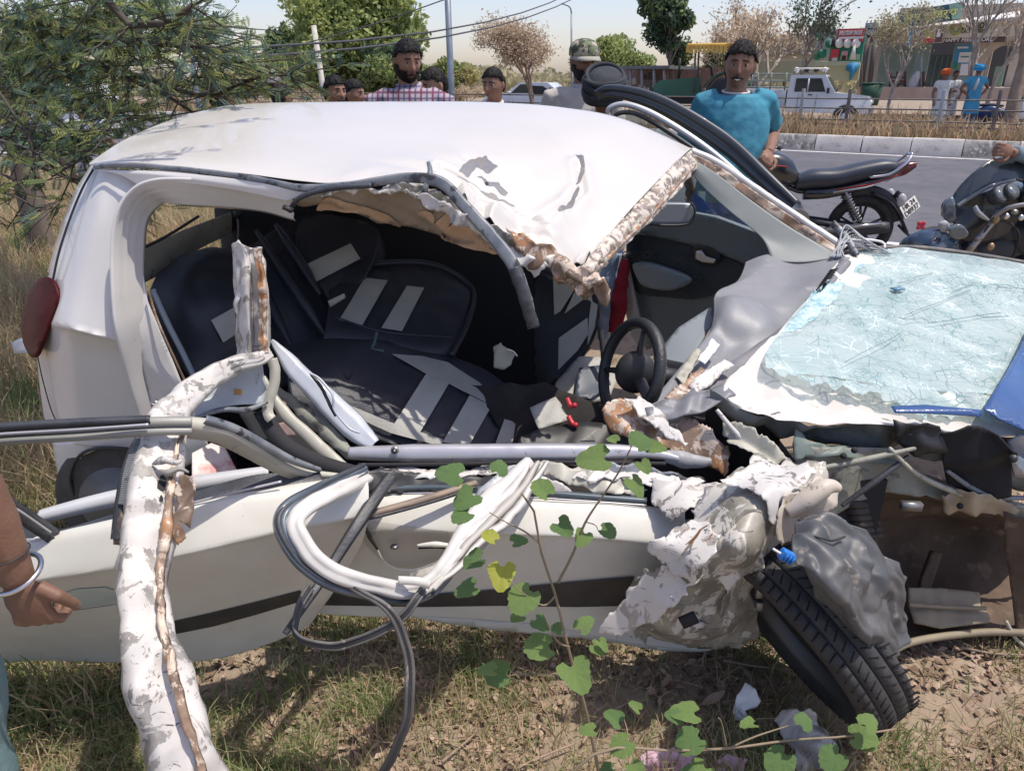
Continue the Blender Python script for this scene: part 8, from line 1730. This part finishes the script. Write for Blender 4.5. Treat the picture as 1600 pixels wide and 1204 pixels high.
tl = Matrix.Rotation(.3, 3, 'X')
mb = MB(); mb.tube([(hw - ad_ * .012) + tl @ (u1 * .040 * math.cos(q) + u2 * .040 * math.sin(q)) for q in [2 * math.pi * i / 40 for i in range(40)]], .0045, 10, closed=True); bg = mb.build('bangle', chrome, t)
mb = MB(); mb.tube([(hw - ad_ * .05) + (u1 * .034 * math.cos(q) + u2 * .034 * math.sin(q)) for q in [2 * math.pi * i / 40 for i in range(40)]], .0016, 6, closed=True); mb.build('wrist_thread', blackp, t)
# rider at the right edge
loc = Vector((P(1668, 300, 4.55).x, 4.6, .24)); hw = P(1580, 238, 4.45) - loc; s_ = 1.70 / 1.75
person('rider at the right edge in grey blue shirt resting a hand on the faired motorcycle', None, None, loc=tuple(loc), H=1.70, shirt=cl('shirt_steel_blue', (.17, .23, .29)), trou=cl('trousers_steel', (.16, .21, .27)), sk=skB,
    arms=[((-.20, 0, 1.39), tuple((hw / s_) * .35 + Vector((-.13, .0, 1.08)) * .65), tuple(hw / s_)), ((.20, 0, 1.39), (.25, .03, 1.10), (.24, -.06, .86))], longsleeve=True)
# far people by the shop
FG = 'men talking in front of the feed shop'
def faru(u, v, Yf): h = P(u, v, Yf); return h
t, HP, R, hs, s, X = person('far man with orange turban and white shirt seen from the back', (1478, 117), 24.8, gz_=.22, look=2.4, shirt=whiteS, trou=whiteS, sk=skB, hair='none', group=FG, face=False, voxel=.02, kurta=True); turban(t, HP, hs, M('turban_orange', (.60, .13, .03), rough=.9), 1.15, 5)
t, HP, R, hs, s, X = person('far man in white kurta between the two turbaned men', (1494, 117), 25.3, gz_=.22, shirt=whiteS, trou=whiteS, sk=skB, group=FG, voxel=.02, kurta=True, arms=[((-.20, 0, 1.39), (-.27, .0, 1.12), (-.10, -.2, 1.15)), ((.20, 0, 1.39), (.30, .03, 1.10), (.18, -.1, 1.0))])
t, HP, R, hs, s, X = person('far man with blue turban and white scarf, his hands on the hips', (1530, 110), 24.6, gz_=.22, look=-1.2, shirt=cl('shirt_sky', (.08, .35, .55)), trou=jeans, sk=skB, hair='none', group=FG, voxel=.02, arms=[((-.20, 0, 1.39), (-.36, .06, 1.14), (-.18, -.02, .98)), ((.20, 0, 1.39), (.38, .06, 1.14), (.18, -.02, .98))], kurta=True); turban(t, HP, hs, M('turban_sky_blue', (.05, .32, .60), rough=.9), 1.15, 5)
mb = MB(); mb.tube([X(-.1, -.14, 1.1), X(-.06, -.13, 1.3), X(0, 0, 1.47), X(.1, .1, 1.3), X(.1, .14, 1.0)], .07 * s, 8, flat=.4); mb.build('scarf', whiteS, t)
t, HP, R, hs, s, X = person('person in pale shirt sitting among parked bikes beyond the thorny tree', (128, 165), 8.0, gz_=.1, look=1.5, shirt=cl('shirt_ice', (.50, .54, .62)), trou=cl('grey_cloth', (.4, .42, .47)), sk=skB, group=WG, face=False, voxel=.014)
# ================================================================ VEGETATION AND LITTER near the camera
# ---- thorny acacia hanging in from the upper left
ac = thing('acacia_tree', 'thorny feathery acacia whose branches hang in from the upper left over the car', 'tree', (-4.6, 7.2, .1))
ra = random.Random(11)
la = [lf('acacia_leaf_blue', (.075, .13, .10), .25), lf('acacia_leaf_green', (.16, .21, .085), .3), lf('acacia_leaf_lit', (.24, .26, .085), .35)]
limbs = []; mbl = MB()
base = Vector((-4.6, 7.2, .05)); fork = Vector((-4.5, 7.1, 1.9))
def limb(pts, r0, r1, n=16):
    C = cr([V(p) for p in pts], n); mb = MB(); mb.tube(C, [r0 + (r1 - r0) * i / (n - 1) for i in range(n)], 7); return C, mb
abark = M('acacia_bark', (.055, .045, .038), (.09, .075, .06), scale=9, rough=.95, bump=.5)
C, mb = limb([base, Vector((-4.55, 7.15, 1.0)), fork, Vector((-4.7, 6.9, 3.0))], .13, .09); mb.build('trunk', bark, ac, world=True)
mains = [
    ([fork, (60, 60, 6.0), (130, 150, 5.2), (200, 185, 4.6)], .06, .012),
    ([fork, (30, 30, 5.6), (150, 60, 4.6), (260, 70, 4.1), (335, 75, 3.9)], .05, .010),
    ([fork, (90, 90, 5.6), (220, 120, 4.9), (320, 150, 4.4), (400, 120, 4.2), (450, 118, 4.1)], .05, .006),
    ([fork, Vector((-3.6, 5.6, 3.2)), Vector((-2.6, 4.4, 3.1)), (180, 20, 3.6), (300, 10, 3.3)], .06, .012),
    ([fork, Vector((-4.0, 5.4, 2.6)), (-20, 90, 4.2), (60, 170, 3.6), (120, 215, 3.3)], .04, .008),
    ([fork, Vector((-3.8, 5.0, 2.4)), (-30, 180, 3.4), (20, 240, 3.1), (110, 280, 3.0)], .03, .006),
    ([fork, Vector((-3.5, 5.0, 3.3)), Vector((-2.6, 3.8, 3.2)), Vector((-1.6, 3.0, 3.0)), Vector((-.9, 2.7, 2.95))], .06, .014),
    ([fork, Vector((-3.3, 4.9, 3.3)), Vector((-2.3, 3.2, 3.1)), Vector((-1.6, 2.4, 2.9)), Vector((-.6, 2.35, 2.85))], .05, .012),
    ([fork, (100, 40, 5.0), (220, 20, 4.6), (300, 50, 4.3), (330, 95, 4.1)], .04, .008),
    ([fork, (10, 120, 5.0), (120, 100, 4.6), (240, 140, 4.3), (300, 175, 4.1)], .04, .008)]
fr = []   # frond positions (point, direction)
for mi_, (pts, r0, r1) in enumerate(mains):
    C, mb = limb(pts, r0, r1, 26); mb.build('branch', abark, ac, world=True)
    over = mi_ in (6, 7)
    tw = MB()
    for k in range((165 if mi_ not in (2, 9) else 70) if not over else 34):
        i = ra.randrange(8 if not over else 12, 26); p = C[i]
        d = Vector((ra.gauss(.4, .7), ra.gauss(-.1, .7), ra.gauss(.02, .45))).normalized(); L = ra.uniform(.15, .48)
        q = p + d * L * .5 + Vector((0, 0, -.01)); e = p + d * L + Vector((0, 0, -.06 * L))
        tw.tube([p, q, e], [.004, .003, .0015], 4, caps=False)
        for m in range(int(L / .032)):
            t_ = ra.uniform(.1, 1.05); c = p.lerp(e, t_); dd = (d + Vector((ra.gauss(0, .8), ra.gauss(0, .8), ra.gauss(-.05, .5)))).normalized(); fr.append((c, dd, over))
    o = tw.build('twigs', abark, ac, world=True); o['kind'] = 'stuff'
# long thin arching twigs on the left
for pts in ([(-20, 215, 2.9), (50, 235, 2.8), (85, 268, 2.75), (112, 282, 2.75)], [(-20, 290, 2.8), (30, 310, 2.7), (60, 325, 2.7), (100, 310, 2.7)], [(-10, 130, 3.2), (30, 190, 3.0), (70, 240, 2.9), (118, 250, 2.85)], [(-10, 265, 2.8), (40, 300, 2.75), (10, 360, 2.75)], [(0, 180, 3.2), (45, 215, 3.0), (55, 300, 2.9), (45, 345, 2.8)],
            [(330, 98, 4.2), (400, 97, 4.1), (460, 92, 4.1), (500, 88, 4.1)], [(300, 120, 4.3), (380, 125, 4.2), (440, 112, 4.1), (470, 110, 4.1)], [(80, 275, 2.9), (140, 240, 3.0), (165, 210, 3.1), (180, 190, 3.1)]):
    rtube('twig', pts, [.006, .005, .003, .0015], abark, ac, n=24, sides=6)
    C = cr([V(p) for p in pts], 24)
    for k in range(14):
        p = ra.choice(C); d = Vector((ra.gauss(0, 1), ra.gauss(0, .5), ra.gauss(0, .6))).normalized(); e = p + d * ra.uniform(.05, .16); mb = MB(); mb.tube([p, e], [.0025, .001], 4); mb.build('twig', abark, ac, world=True)
        for m in range(2): fr.append((e, d, False))
# each frond is a feather of paired leaflets
V_ = []; MI = []
for c, d, over in fr:
    d = d.normalized(); up = Vector((ra.gauss(0, .5), ra.gauss(0, .5), 1)).normalized(); sd = d.cross(up)
    if sd.length < .05: continue
    sd.normalize(); L = ra.uniform(.045, .085); m = 0 if ra.random() < .42 else (1 if ra.random() < .72 else 2); ll = L * .30
    for k in range(7):
        t = .1 + .9 * k / 7; p = c + d * L * t; w_ = ll * (1 - abs(t - .5) * .9)
        for s_ in (-1, 1):
            a = sd * s_ * w_ + d * w_ * .35; b = d * .0036
            V_ += [p - b, p + a * .55 - b * 1.1, p + a, p + a * .5 + b * 1.3]; MI.append(m)
npmesh('crown', np.array([tuple(v) for v in V_]), np.arange(len(V_)).reshape(-1, 4), la, ac, True, MI)
print('acacia leaflets', len(MI))

# ---- dry tall grass field behind and left
gd = [M('grass_straw', (.47, .38, .24), rough=.85, transl=.3), M('grass_tan', (.42, .32, .20), rough=.85, transl=.3), M('grass_olive', (.26, .28, .12), rough=.85, transl=.3), M('grass_green', (.17, .23, .08), rough=.8, transl=.35)]
pts = []; hh = []; mi = []
def occ(x, y): return noise.noise(Vector((x * .9, y * .9, 4)))
for i in range(52000):
    y = 2.75 + 11 * random.random() ** 1.3; x = -.74 * y - 1.2 + random.random() * (3.8 + .25 * y)
    s = x * NV.x + y * NV.y
    if s > 6.3 or (x > -1.72 and y < 4.2): continue
    if x > -1.3 and y < 5.5: continue
    n_ = occ(x, y)
    pts.append((x, y, gz(x, y))); hh.append((.34 + .22 * n_) * (1.15 if y > 5 else .9)); mi.append(3 if (n_ < -.25 and random.random() < .7) else random.choices([0, 1, 2], [5, 4, 2])[0])
blades('dry_grass_field', pts, hh, .008, gd, lean=.75, mi=np.array(mi))
pts = []; hh = []; mi = []
for i in range(26000):      # flattened dark thatch and green grass just left of and under the car
    x = random.uniform(-2.6, -1.2); y = random.uniform(1.6, 3.2)
    if x > -1.62 and y > 2.1: continue
    pts.append((x, y, gz(x, y))); hh.append(random.uniform(.06, .20)); mi.append(random.choices([0, 1, 2, 3], [2, 4, 3, 3])[0])
blades('grass_beside_car', pts, hh, .006, gd, lean=1.2, mi=np.array(mi))
pts = []; hh = []; mi = []
for i in range(105000):
    x = random.uniform(-1.75, 2.2); y = random.uniform(1.28, 2.5)
    n_ = noise.noise(Vector((x * 1.9, y * 1.9, 7))); n2 = noise.noise(Vector((x * 5, y * 5, 1)))
    g = 1.0 if x < -.35 else (.55 if x < .4 else .5)
    if x > .95 and 1.6 < y < 1.72: g *= .35
    if random.random() > g * (.62 + n_ + .5 * n2): continue
    if -.55 < x < -.1 and y < 1.62 and random.random() < .65: continue
    green = (x < -.45 and n2 > -.25) or n2 > .22
    pts.append((x, y, gz(x, y))); hh.append(random.uniform(.03, .10) * (1.15 if green else 1.0)); mi.append(random.choices([0, 1, 2, 3], [2, 1, 4, 6] if green else [4, 4, 3, 1])[0])
blades('verge_grass', pts, hh, .0036, gd, lean=1.15, mi=np.array(mi)); print('verge blades', len(pts))
# ---- fallen leaves
lit = [M('litter_brown', (.20, .135, .09), rough=.95), M('litter_tan', (.34, .24, .17), rough=.95), M('litter_pink_tan', (.42, .31, .24), rough=.95), M('litter_dark', (.09, .065, .045), rough=.95)]
ct = []; mi = []
n = 0
vs = []; 
for i in range(21000):
    x = random.uniform(-2.4, 2.3); y = random.uniform(1.25, 3.0)
    if noise.noise(Vector((x * 2.2, y * 2.2, 11))) < -.28: continue
    if x > .85 and 1.55 < y < 1.75 and random.random() < .8: continue
    z = gz(x, y) + random.uniform(.001, .016); a = random.uniform(0, 6.28); L = random.uniform(.005, .021) * (1.4 if random.random() < .08 else 1); w_ = L * random.uniform(.35, .6); tx = random.gauss(0, .35); ty = random.gauss(0, .35)
    d = Vector((math.cos(a), math.sin(a), tx)); s = Vector((-math.sin(a), math.cos(a), ty)); c = Vector((x, y, z)); up = Vector((0, 0, L * random.uniform(-.1, .35)))
    vs += [c - d * L, c + s * w_ + up, c + d * L + up * .5, c - s * w_ + up * .7]; mi.append(random.choices([0, 1, 2, 3], [4, 4, 2, 2])[0])
tag(npmesh('leaf_litter', np.array([tuple(v) for v in vs]), np.arange(len(vs)).reshape(-1, 4), lit, None, True, mi), kind='stuff')
# straw lying flat and twigs
mb = MB(); st_ = MB()
for i in range(1500):
    x = random.uniform(-1.8, 2.3); y = random.uniform(1.3, 2.6); a = random.uniform(0, 6.28); L = random.uniform(.03, .12); z = gz(x, y) + .004 + random.random() * .012
    d = Vector((math.cos(a), math.sin(a), random.gauss(0, .12))); st_.tube([Vector((x, y, z)), Vector((x, y, z + .004)) + d * L * .5, Vector((x, y, z)) + d * L], .0011, 3, caps=False)
tag(st_.build('straw_litter', gd[0], world=True), kind='stuff')
for i, pts in enumerate(([(1130, 1031, 0), (1180, 1040, 0), (1240, 1046, 0), (1262, 1050, 0)], [(808, 1200, 0), (850, 1180, 0), (900, 1160, 0)], [(690, 1190, 0), (720, 1165, 0), (748, 1140, 0)], [(1500, 1010, 0), (1550, 1020, 0), (1600, 1022, 0)], [(910, 1160, 0), (940, 1120, 0), (985, 1095, 0)])):
    g_ = [PZ(u, v, gz(PZ(u, v, 0).x, PZ(u, v, 0).y) + .03) for u, v, _ in pts]
    mb = MB(); mb.tube(cr(g_, 12), [.0045, .0045, .004, .004, .004, .0035, .0035, .003, .003, .003, .002, .002], 6)
    tag(mb.build('fallen_twig', twm := MATS['twig_brown'], world=True), ['long pale twig lying left of the front tyre', 'stout twig at the bottom edge beneath the green weed', 'short twig on the litter right of the hanging seal', 'thin twig at the right edge under the wheel housing', 'leaning twig close to the weed stem bottom'][i], 'twig', 'fallen twigs on the verge')

# ---- young weed in front with lobed leaves
lg = M('weed_leaf', (.23, .33, .10), (.16, .26, .08), scale=30, rough=.55, transl=.35, bump=.5, bscale=150); lg2 = M('weed_leaf_deep', (.11, .20, .07), (.16, .26, .08), scale=25, rough=.55, transl=.3, bump=.5, bscale=150); lgy = lf('weed_leaf_yellow', (.34, .36, .06), .4); stm = M('weed_stem', (.26, .19, .13), (.2, .17, .1), scale=20, rough=.7)
def leaf_mesh(seed, lobed=True):
    rr = random.Random(seed); n = 40; pts = []
    for i in range(n):
        a = 2 * math.pi * i / n; r = .5 * (1 + .15 * math.cos(3 * a) * (1 if lobed else 0) + .16 * math.cos(a)) * (1 + .018 * (1 if i % 2 else -1)) * (1 + rr.uniform(-.05, .05))
        if abs(a - math.pi) < .35: r *= .55
        pts.append((r * math.cos(a) + .3, r * math.sin(a) * .92))
    vs = [(0, 0, 0)]; fs = []
    R_ = [.0, .35, .7, 1.0]
    cup = rr.uniform(-.22, .30); rip = rr.uniform(.02, .05)
    def zz(x, y): return cup * (y * y) * 1.6 - .28 * max(0, x - .3) ** 2 + rip * math.sin(9 * math.atan2(y, x - .3)) * (math.hypot(x - .3, y)) + abs(y) * .12
    cx = .22
    vs = [(cx, 0, zz(cx, 0))]
    for k in R_[1:]:
        for x, y in pts: X_, Y_ = cx + (x - cx) * k, y * k; vs.append((X_, Y_, zz(X_, Y_)))
    for j in range(n): fs.append((0, 1 + j, 1 + (j + 1) % n))
    for q in range(2):
        for j in range(n): a = 1 + q * n; fs.append((a + j, a + n + j, a + n + (j + 1) % n, a + (j + 1) % n))
    me = bpy.data.meshes.new('leaf'); me.from_pydata(vs, [], fs); me.polygons.foreach_set('use_smooth', [True] * len(me.polygons)); me.update(); return me
leafset = [leaf_mesh(i, i % 3 != 2) for i in range(6)]; 
def put_leaf(par, p, size, ang, mat, tiltx, tilty, seed, loc0):
    me = leafset[seed % 6]; key = me.name + mat.name
    if key not in _lm: c = me.copy(); c.materials.append(mat); _lm[key] = c
    o = bpy.data.objects.new('leaf', _lm[key]); COL.objects.link(o); o.parent = par
    v = (Vector((0, 0, CAMZ)) - p).normalized()
    # leaf plane roughly towards the light and the camera
    nrm = (v * .55 + Vector((0, 0, 1)) * .55 + Vector((tiltx, tilty, 0))).normalized()
    ax_ = Vector((math.cos(ang), 0, -math.sin(ang))); ax_ = (ax_ - nrm * ax_.dot(nrm)).normalized(); by = nrm.cross(ax_)
    Mx = Matrix((ax_, by, nrm)).transposed().to_4x4(); o.matrix_basis = Matrix.Translation(p - loc0) @ Mx @ Matrix.Scale(size, 4); return o
_lm = {}
WY = 1.22
wb = P(950, 1290, WY + .02)
weed = thing('weed_plant', 'young weed with lobed green leaves growing up in front of the driver door', 'plant', (wb.x, wb.y, 0))
L0 = Vector((wb.x, wb.y, 0))
def stem(pts, r): C = cr([V(p) for p in pts], 24); mb = MB(); mb.tube([c for c in C], [r * (1 - .6 * i / 23) for i in range(24)], 7); mb.build('stem', stm, weed, world=True); return C
stem([Vector((wb.x, wb.y + .12, 0)), (945, 1260, WY + .03), (918, 1120, WY), (890, 1020, WY), (868, 930, WY), (845, 860, WY), (835, 800, WY), (815, 770, WY)], .0052)
stem([(872, 910, WY), (895, 865, WY), (915, 815, WY), (945, 770, WY), (968, 735, WY), (990, 690, WY)], .0032)
stem([(845, 850, WY), (820, 830, WY), (790, 815, WY), (765, 800, WY)], .0024)
stem([(868, 930, WY), (850, 945, WY - .01), (822, 930, WY - .02), (795, 905, WY - .02)], .0022)
stem([(890, 1010, WY), (870, 1000, WY - .01), (850, 960, WY - .01)], .002)
stem([(915, 815, WY), (930, 820, WY), (935, 830, WY)], .0015)
stem([(900, 1050, WY), (860, 1052, WY), (800, 1052, WY)], .002)
LEAVES = [(722, 742, .062, 3.4, 1, 0, 0), (742, 770, .060, 2.2, 1, .2, 0), (735, 800, .050, 2.0, 1, 0, .2), (775, 740, .045, 5.2, 1, .3, 0), (950, 715, .072, 3.0, 0, 0, 0), (992, 700, .055, 5.2, 1, .3, 0), (985, 745, .05, 1.6, 0, .5, 0), (1010, 700, .045, .3, 0, 0, .2), (858, 775, .055, 4.4, 0, .2, 0), (870, 815, .050, 1.0, 1, -.2, 0),
          (915, 830, .045, 2.0, 0, .3, 0), (938, 825, .042, .8, 1, .2, 0), (785, 880, .068, 1.6, 2, 0, 0), (755, 870, .055, 2.6, 1, -.3, 0), (775, 845, .042, 4.5, 2, .2, .2), (800, 848, .04, 5.5, 1, 0, .2), (745, 915, .058, 2.2, 1, -.2, .2), (832, 920, .078, 1.9, 0, 0, 0), (835, 965, .045, 1.2, 1, .2, 0), (818, 960, .035, 2.4, 0, 0, 0),
          (862, 1010, .075, 2.9, 0, .1, 0), (890, 1035, .085, 1.4, 0, 0, .1), (905, 985, .05, 4.9, 0, -.2, 0), (880, 985, .034, 3.9, 1, 0, 0), (925, 1005, .04, 1.3, 0, .5, 0), (935, 1000, .035, 1.7, 0, .6, .1), (795, 1052, .070, 3.2, 1, 0, -.5), (775, 1048, .05, 3.3, 0, 0, .4), (1000, 720, .035, 1.2, 0, 0, 0), (965, 690, .03, 4.4, 0, 0, .3)]
for i, (u, v, sz_, an, c, tx, ty) in enumerate(LEAVES):
    put_leaf(weed, P(u, v, WY + random.uniform(-.03, .02)) , sz_ * .88, an, (lg, lg2, lgy)[c], tx, ty, i, L0)
VY = 1.16
vb = P(885, 1204, VY); vine = thing('creeping_weed', 'trailing green weed with a dark stem along the bottom edge by the litter', 'plant', (vb.x, vb.y, 0)); V0 = Vector((vb.x, vb.y, 0))
def vstem(pts, r): C = cr([V(p) for p in pts], 24); mb = MB(); mb.tube(C, [r * (1 - .5 * i / 23) for i in range(24)], 7); mb.build('stem', stm, vine, world=True)
vstem([Vector((vb.x, vb.y + .1, 0)), (870, 1260, VY), (905, 1195, VY), (960, 1168, VY + .02), (1050, 1172, VY + .04), (1140, 1168, VY + .05), (1240, 1155, VY + .07), (1320, 1150, VY + .08), (1400, 1138, VY + .1)], .0042)
vstem([(1140, 1168, VY + .05), (1180, 1150, VY + .06), (1235, 1132, VY + .08)], .0025); vstem([(1135, 1165, VY + .04), (1128, 1130, VY + .04), (1122, 1120, VY + .04)], .002); vstem([(1050, 1172, VY + .04), (1040, 1200, VY + .03)], .002)
for i, (u, v, sz_, an, c, tx, ty) in enumerate([(985, 1155, .075, 2.0, 0, 0, 0), (970, 1130, .06, 4.4, 1, .4, 0), (1090, 1115, .085, 3.9, 0, .2, .3), (1095, 1150, .09, 2.2, 1, 0, 0), (1105, 1195, .085, 1.8, 0, 0, 0), (1085, 1205, .05, 2.6, 1, 0, 0), (1230, 1175, .095, 1.8, 1, 0, 0), (1250, 1135, .06, 5.2, 1, .4, 0), (1330, 1150, .08, .4, 0, 0, 0), (1315, 1175, .085, 1.8, 1, 0, .1), (1350, 1135, .065, 5.3, 0, .4, 0), (1345, 1165, .05, .7, 0, 0, .2), (985, 1190, .06, 1.3, 0, 0, 0), (1180, 1130, .05, 4.1, 0, .2, .5), (930, 1140, .05, 3.2, 0, 0, .3), (960, 1200, .05, 2.4, 1, 0, 0), (1065, 1120, .05, 3.6, 1, .2, 0), (1000, 1110, .04, 4.5, 0, .5, 0)]):
    put_leaf(vine, P(u, v, VY + .04 + random.uniform(-.02, .03)), sz_ * .76, an, (lg, lg2, lgy)[c], tx, ty, i + 2, V0)
# ---- rubbish
def gpatch(name, label, cat, ol, m, h=.02, amp=.03, scale=14, seed=1, **k):
    pp = []
    for u, v, zz in ol:
        q = PZ(u, v, zz); pp.append((u, v, q.y))
    o = patch(name, pp, m, None, step=4, amp=amp, scale=scale, seed=seed, **k); return tag(o, label, cat)
clearp = M('clear_plastic', (.62, .58, .54), (.50, .46, .42), scale=12, rough=.22, coat=.6, alpha=.8, bump=.6, bscale=60)
gpatch('plastic_bag', 'crumpled clear plastic bag half buried in litter left of the tyre', 'plastic bag', [(1208, 1125, .08), (1222, 1108, .10), (1245, 1112, .10), (1260, 1108, .12), (1285, 1130, .10), (1302, 1150, .06), (1310, 1204, .02), (1285, 1240, 0), (1245, 1225, .02), (1238, 1170, .05), (1222, 1145, .06)], clearp, amp=.05, scale=16, seed=5, jag=2)
gpatch('crumpled_tissue', 'white crumpled paper tissue lying just below the crushed wing', 'tissue', [(1145, 1110, .04), (1152, 1085, .09), (1165, 1068, .11), (1180, 1075, .11), (1190, 1095, .08), (1184, 1104, .07), (1165, 1110, .05), (1172, 1122, .03), (1158, 1128, .02), (1148, 1122, .02)], M('tissue_white', (.74, .73, .74), rough=.9), amp=.022, scale=22, seed=7, jag=1)
gpatch('pink_wrapper', 'pink and white crumpled wrapper at the bottom edge under the trailing weed', 'wrapper', [(1000, 1180, .03), (1025, 1165, .05), (1070, 1168, .05), (1090, 1185, .04), (1085, 1230, .0), (1010, 1235, 0)], M('wrapper_pink', (.62, .48, .56), (.45, .25, .32), scale=9, rough=.6), amp=.03, scale=18, seed=9, jag=2)
gpatch('pink_wrapper_scrap', 'small pale pink wrapper scrap right of the larger pink wrapper', 'wrapper', [(1118, 1190, .03), (1140, 1178, .05), (1168, 1185, .04), (1160, 1225, 0), (1120, 1225, 0)], MATS['wrapper_pink'], amp=.02, scale=20, seed=11, jag=2)
for i, (u, v, a, s_) in enumerate(((1115, 1092, .6, .05), (992, 1110, 2.0, .045), (1040, 1065, 1.0, .03), (930, 1085, .3, .03), (560, 1100, 2.4, .03))):
    p = PZ(u, v, .02); mb = MB(); vs = []
    n = 9
    for k in range(n):
        t = k / (n - 1); w_ = .32 * math.sin(math.pi * min(1, t * .9 + .06)); x = (t - .5) * 2
        vs += [p + Matrix.Rotation(a, 3, 'Z') @ (Vector((x, w_, .35 * w_ + .15 * x * x)) * s_), p + Matrix.Rotation(a, 3, 'Z') @ (Vector((x, 0, .15 * x * x)) * s_), p + Matrix.Rotation(a, 3, 'Z') @ (Vector((x, -w_, .35 * w_ + .15 * x * x)) * s_)]
    mb.add(vs, [(3 * k + j, 3 * k + 3 + j, 3 * k + 4 + j, 3 * k + 1 + j) for k in range(n - 1) for j in (0, 1)])
    o = tag(mb.build('dry_leaf', lit[1] if i else lit[2], world=True), ['large pinkish tan dry leaf left of the white tissue', 'curled brown leaf above the trailing weed', 'dry leaf under the crushed wing', 'dry leaf right of the weed stem', 'dry leaf left of the hanging rubber seal'][i], 'leaf', 'large dry leaves on the verge')
sd_ = PZ(62, 1028, .03); cup_ = thing('plastic_tub', 'clear plastic tub lying in the grass below the bystander hand', 'tub', tuple(sd_))
ax_ = Vector((.5, -.4, .6)).normalized(); u1 = ax_.orthogonal().normalized(); u2 = ax_.cross(u1)
for r, h in ((.042, .012), (.036, .0), (.030, -.02)):
    mb = MB(); mb.tube([ax_ * h + u1 * r * math.cos(q) + u2 * r * .75 * math.sin(q) for q in [2 * math.pi * i / 24 for i in range(24)]], .003, 6, closed=True); mb.build('rim', clearp, cup_)
mb = MB(); mb.tube([ax_ * -.025, ax_ * .012], [.028, .040], 20, caps=False, flat=.8); o = mb.build('wall', clearp, cup_); solid(o, .0015)
for o in list(sc.objects):
    if o.type == 'MESH' and len(o.data.polygons) == 0: bpy.data.objects.remove(o, do_unlink=True)
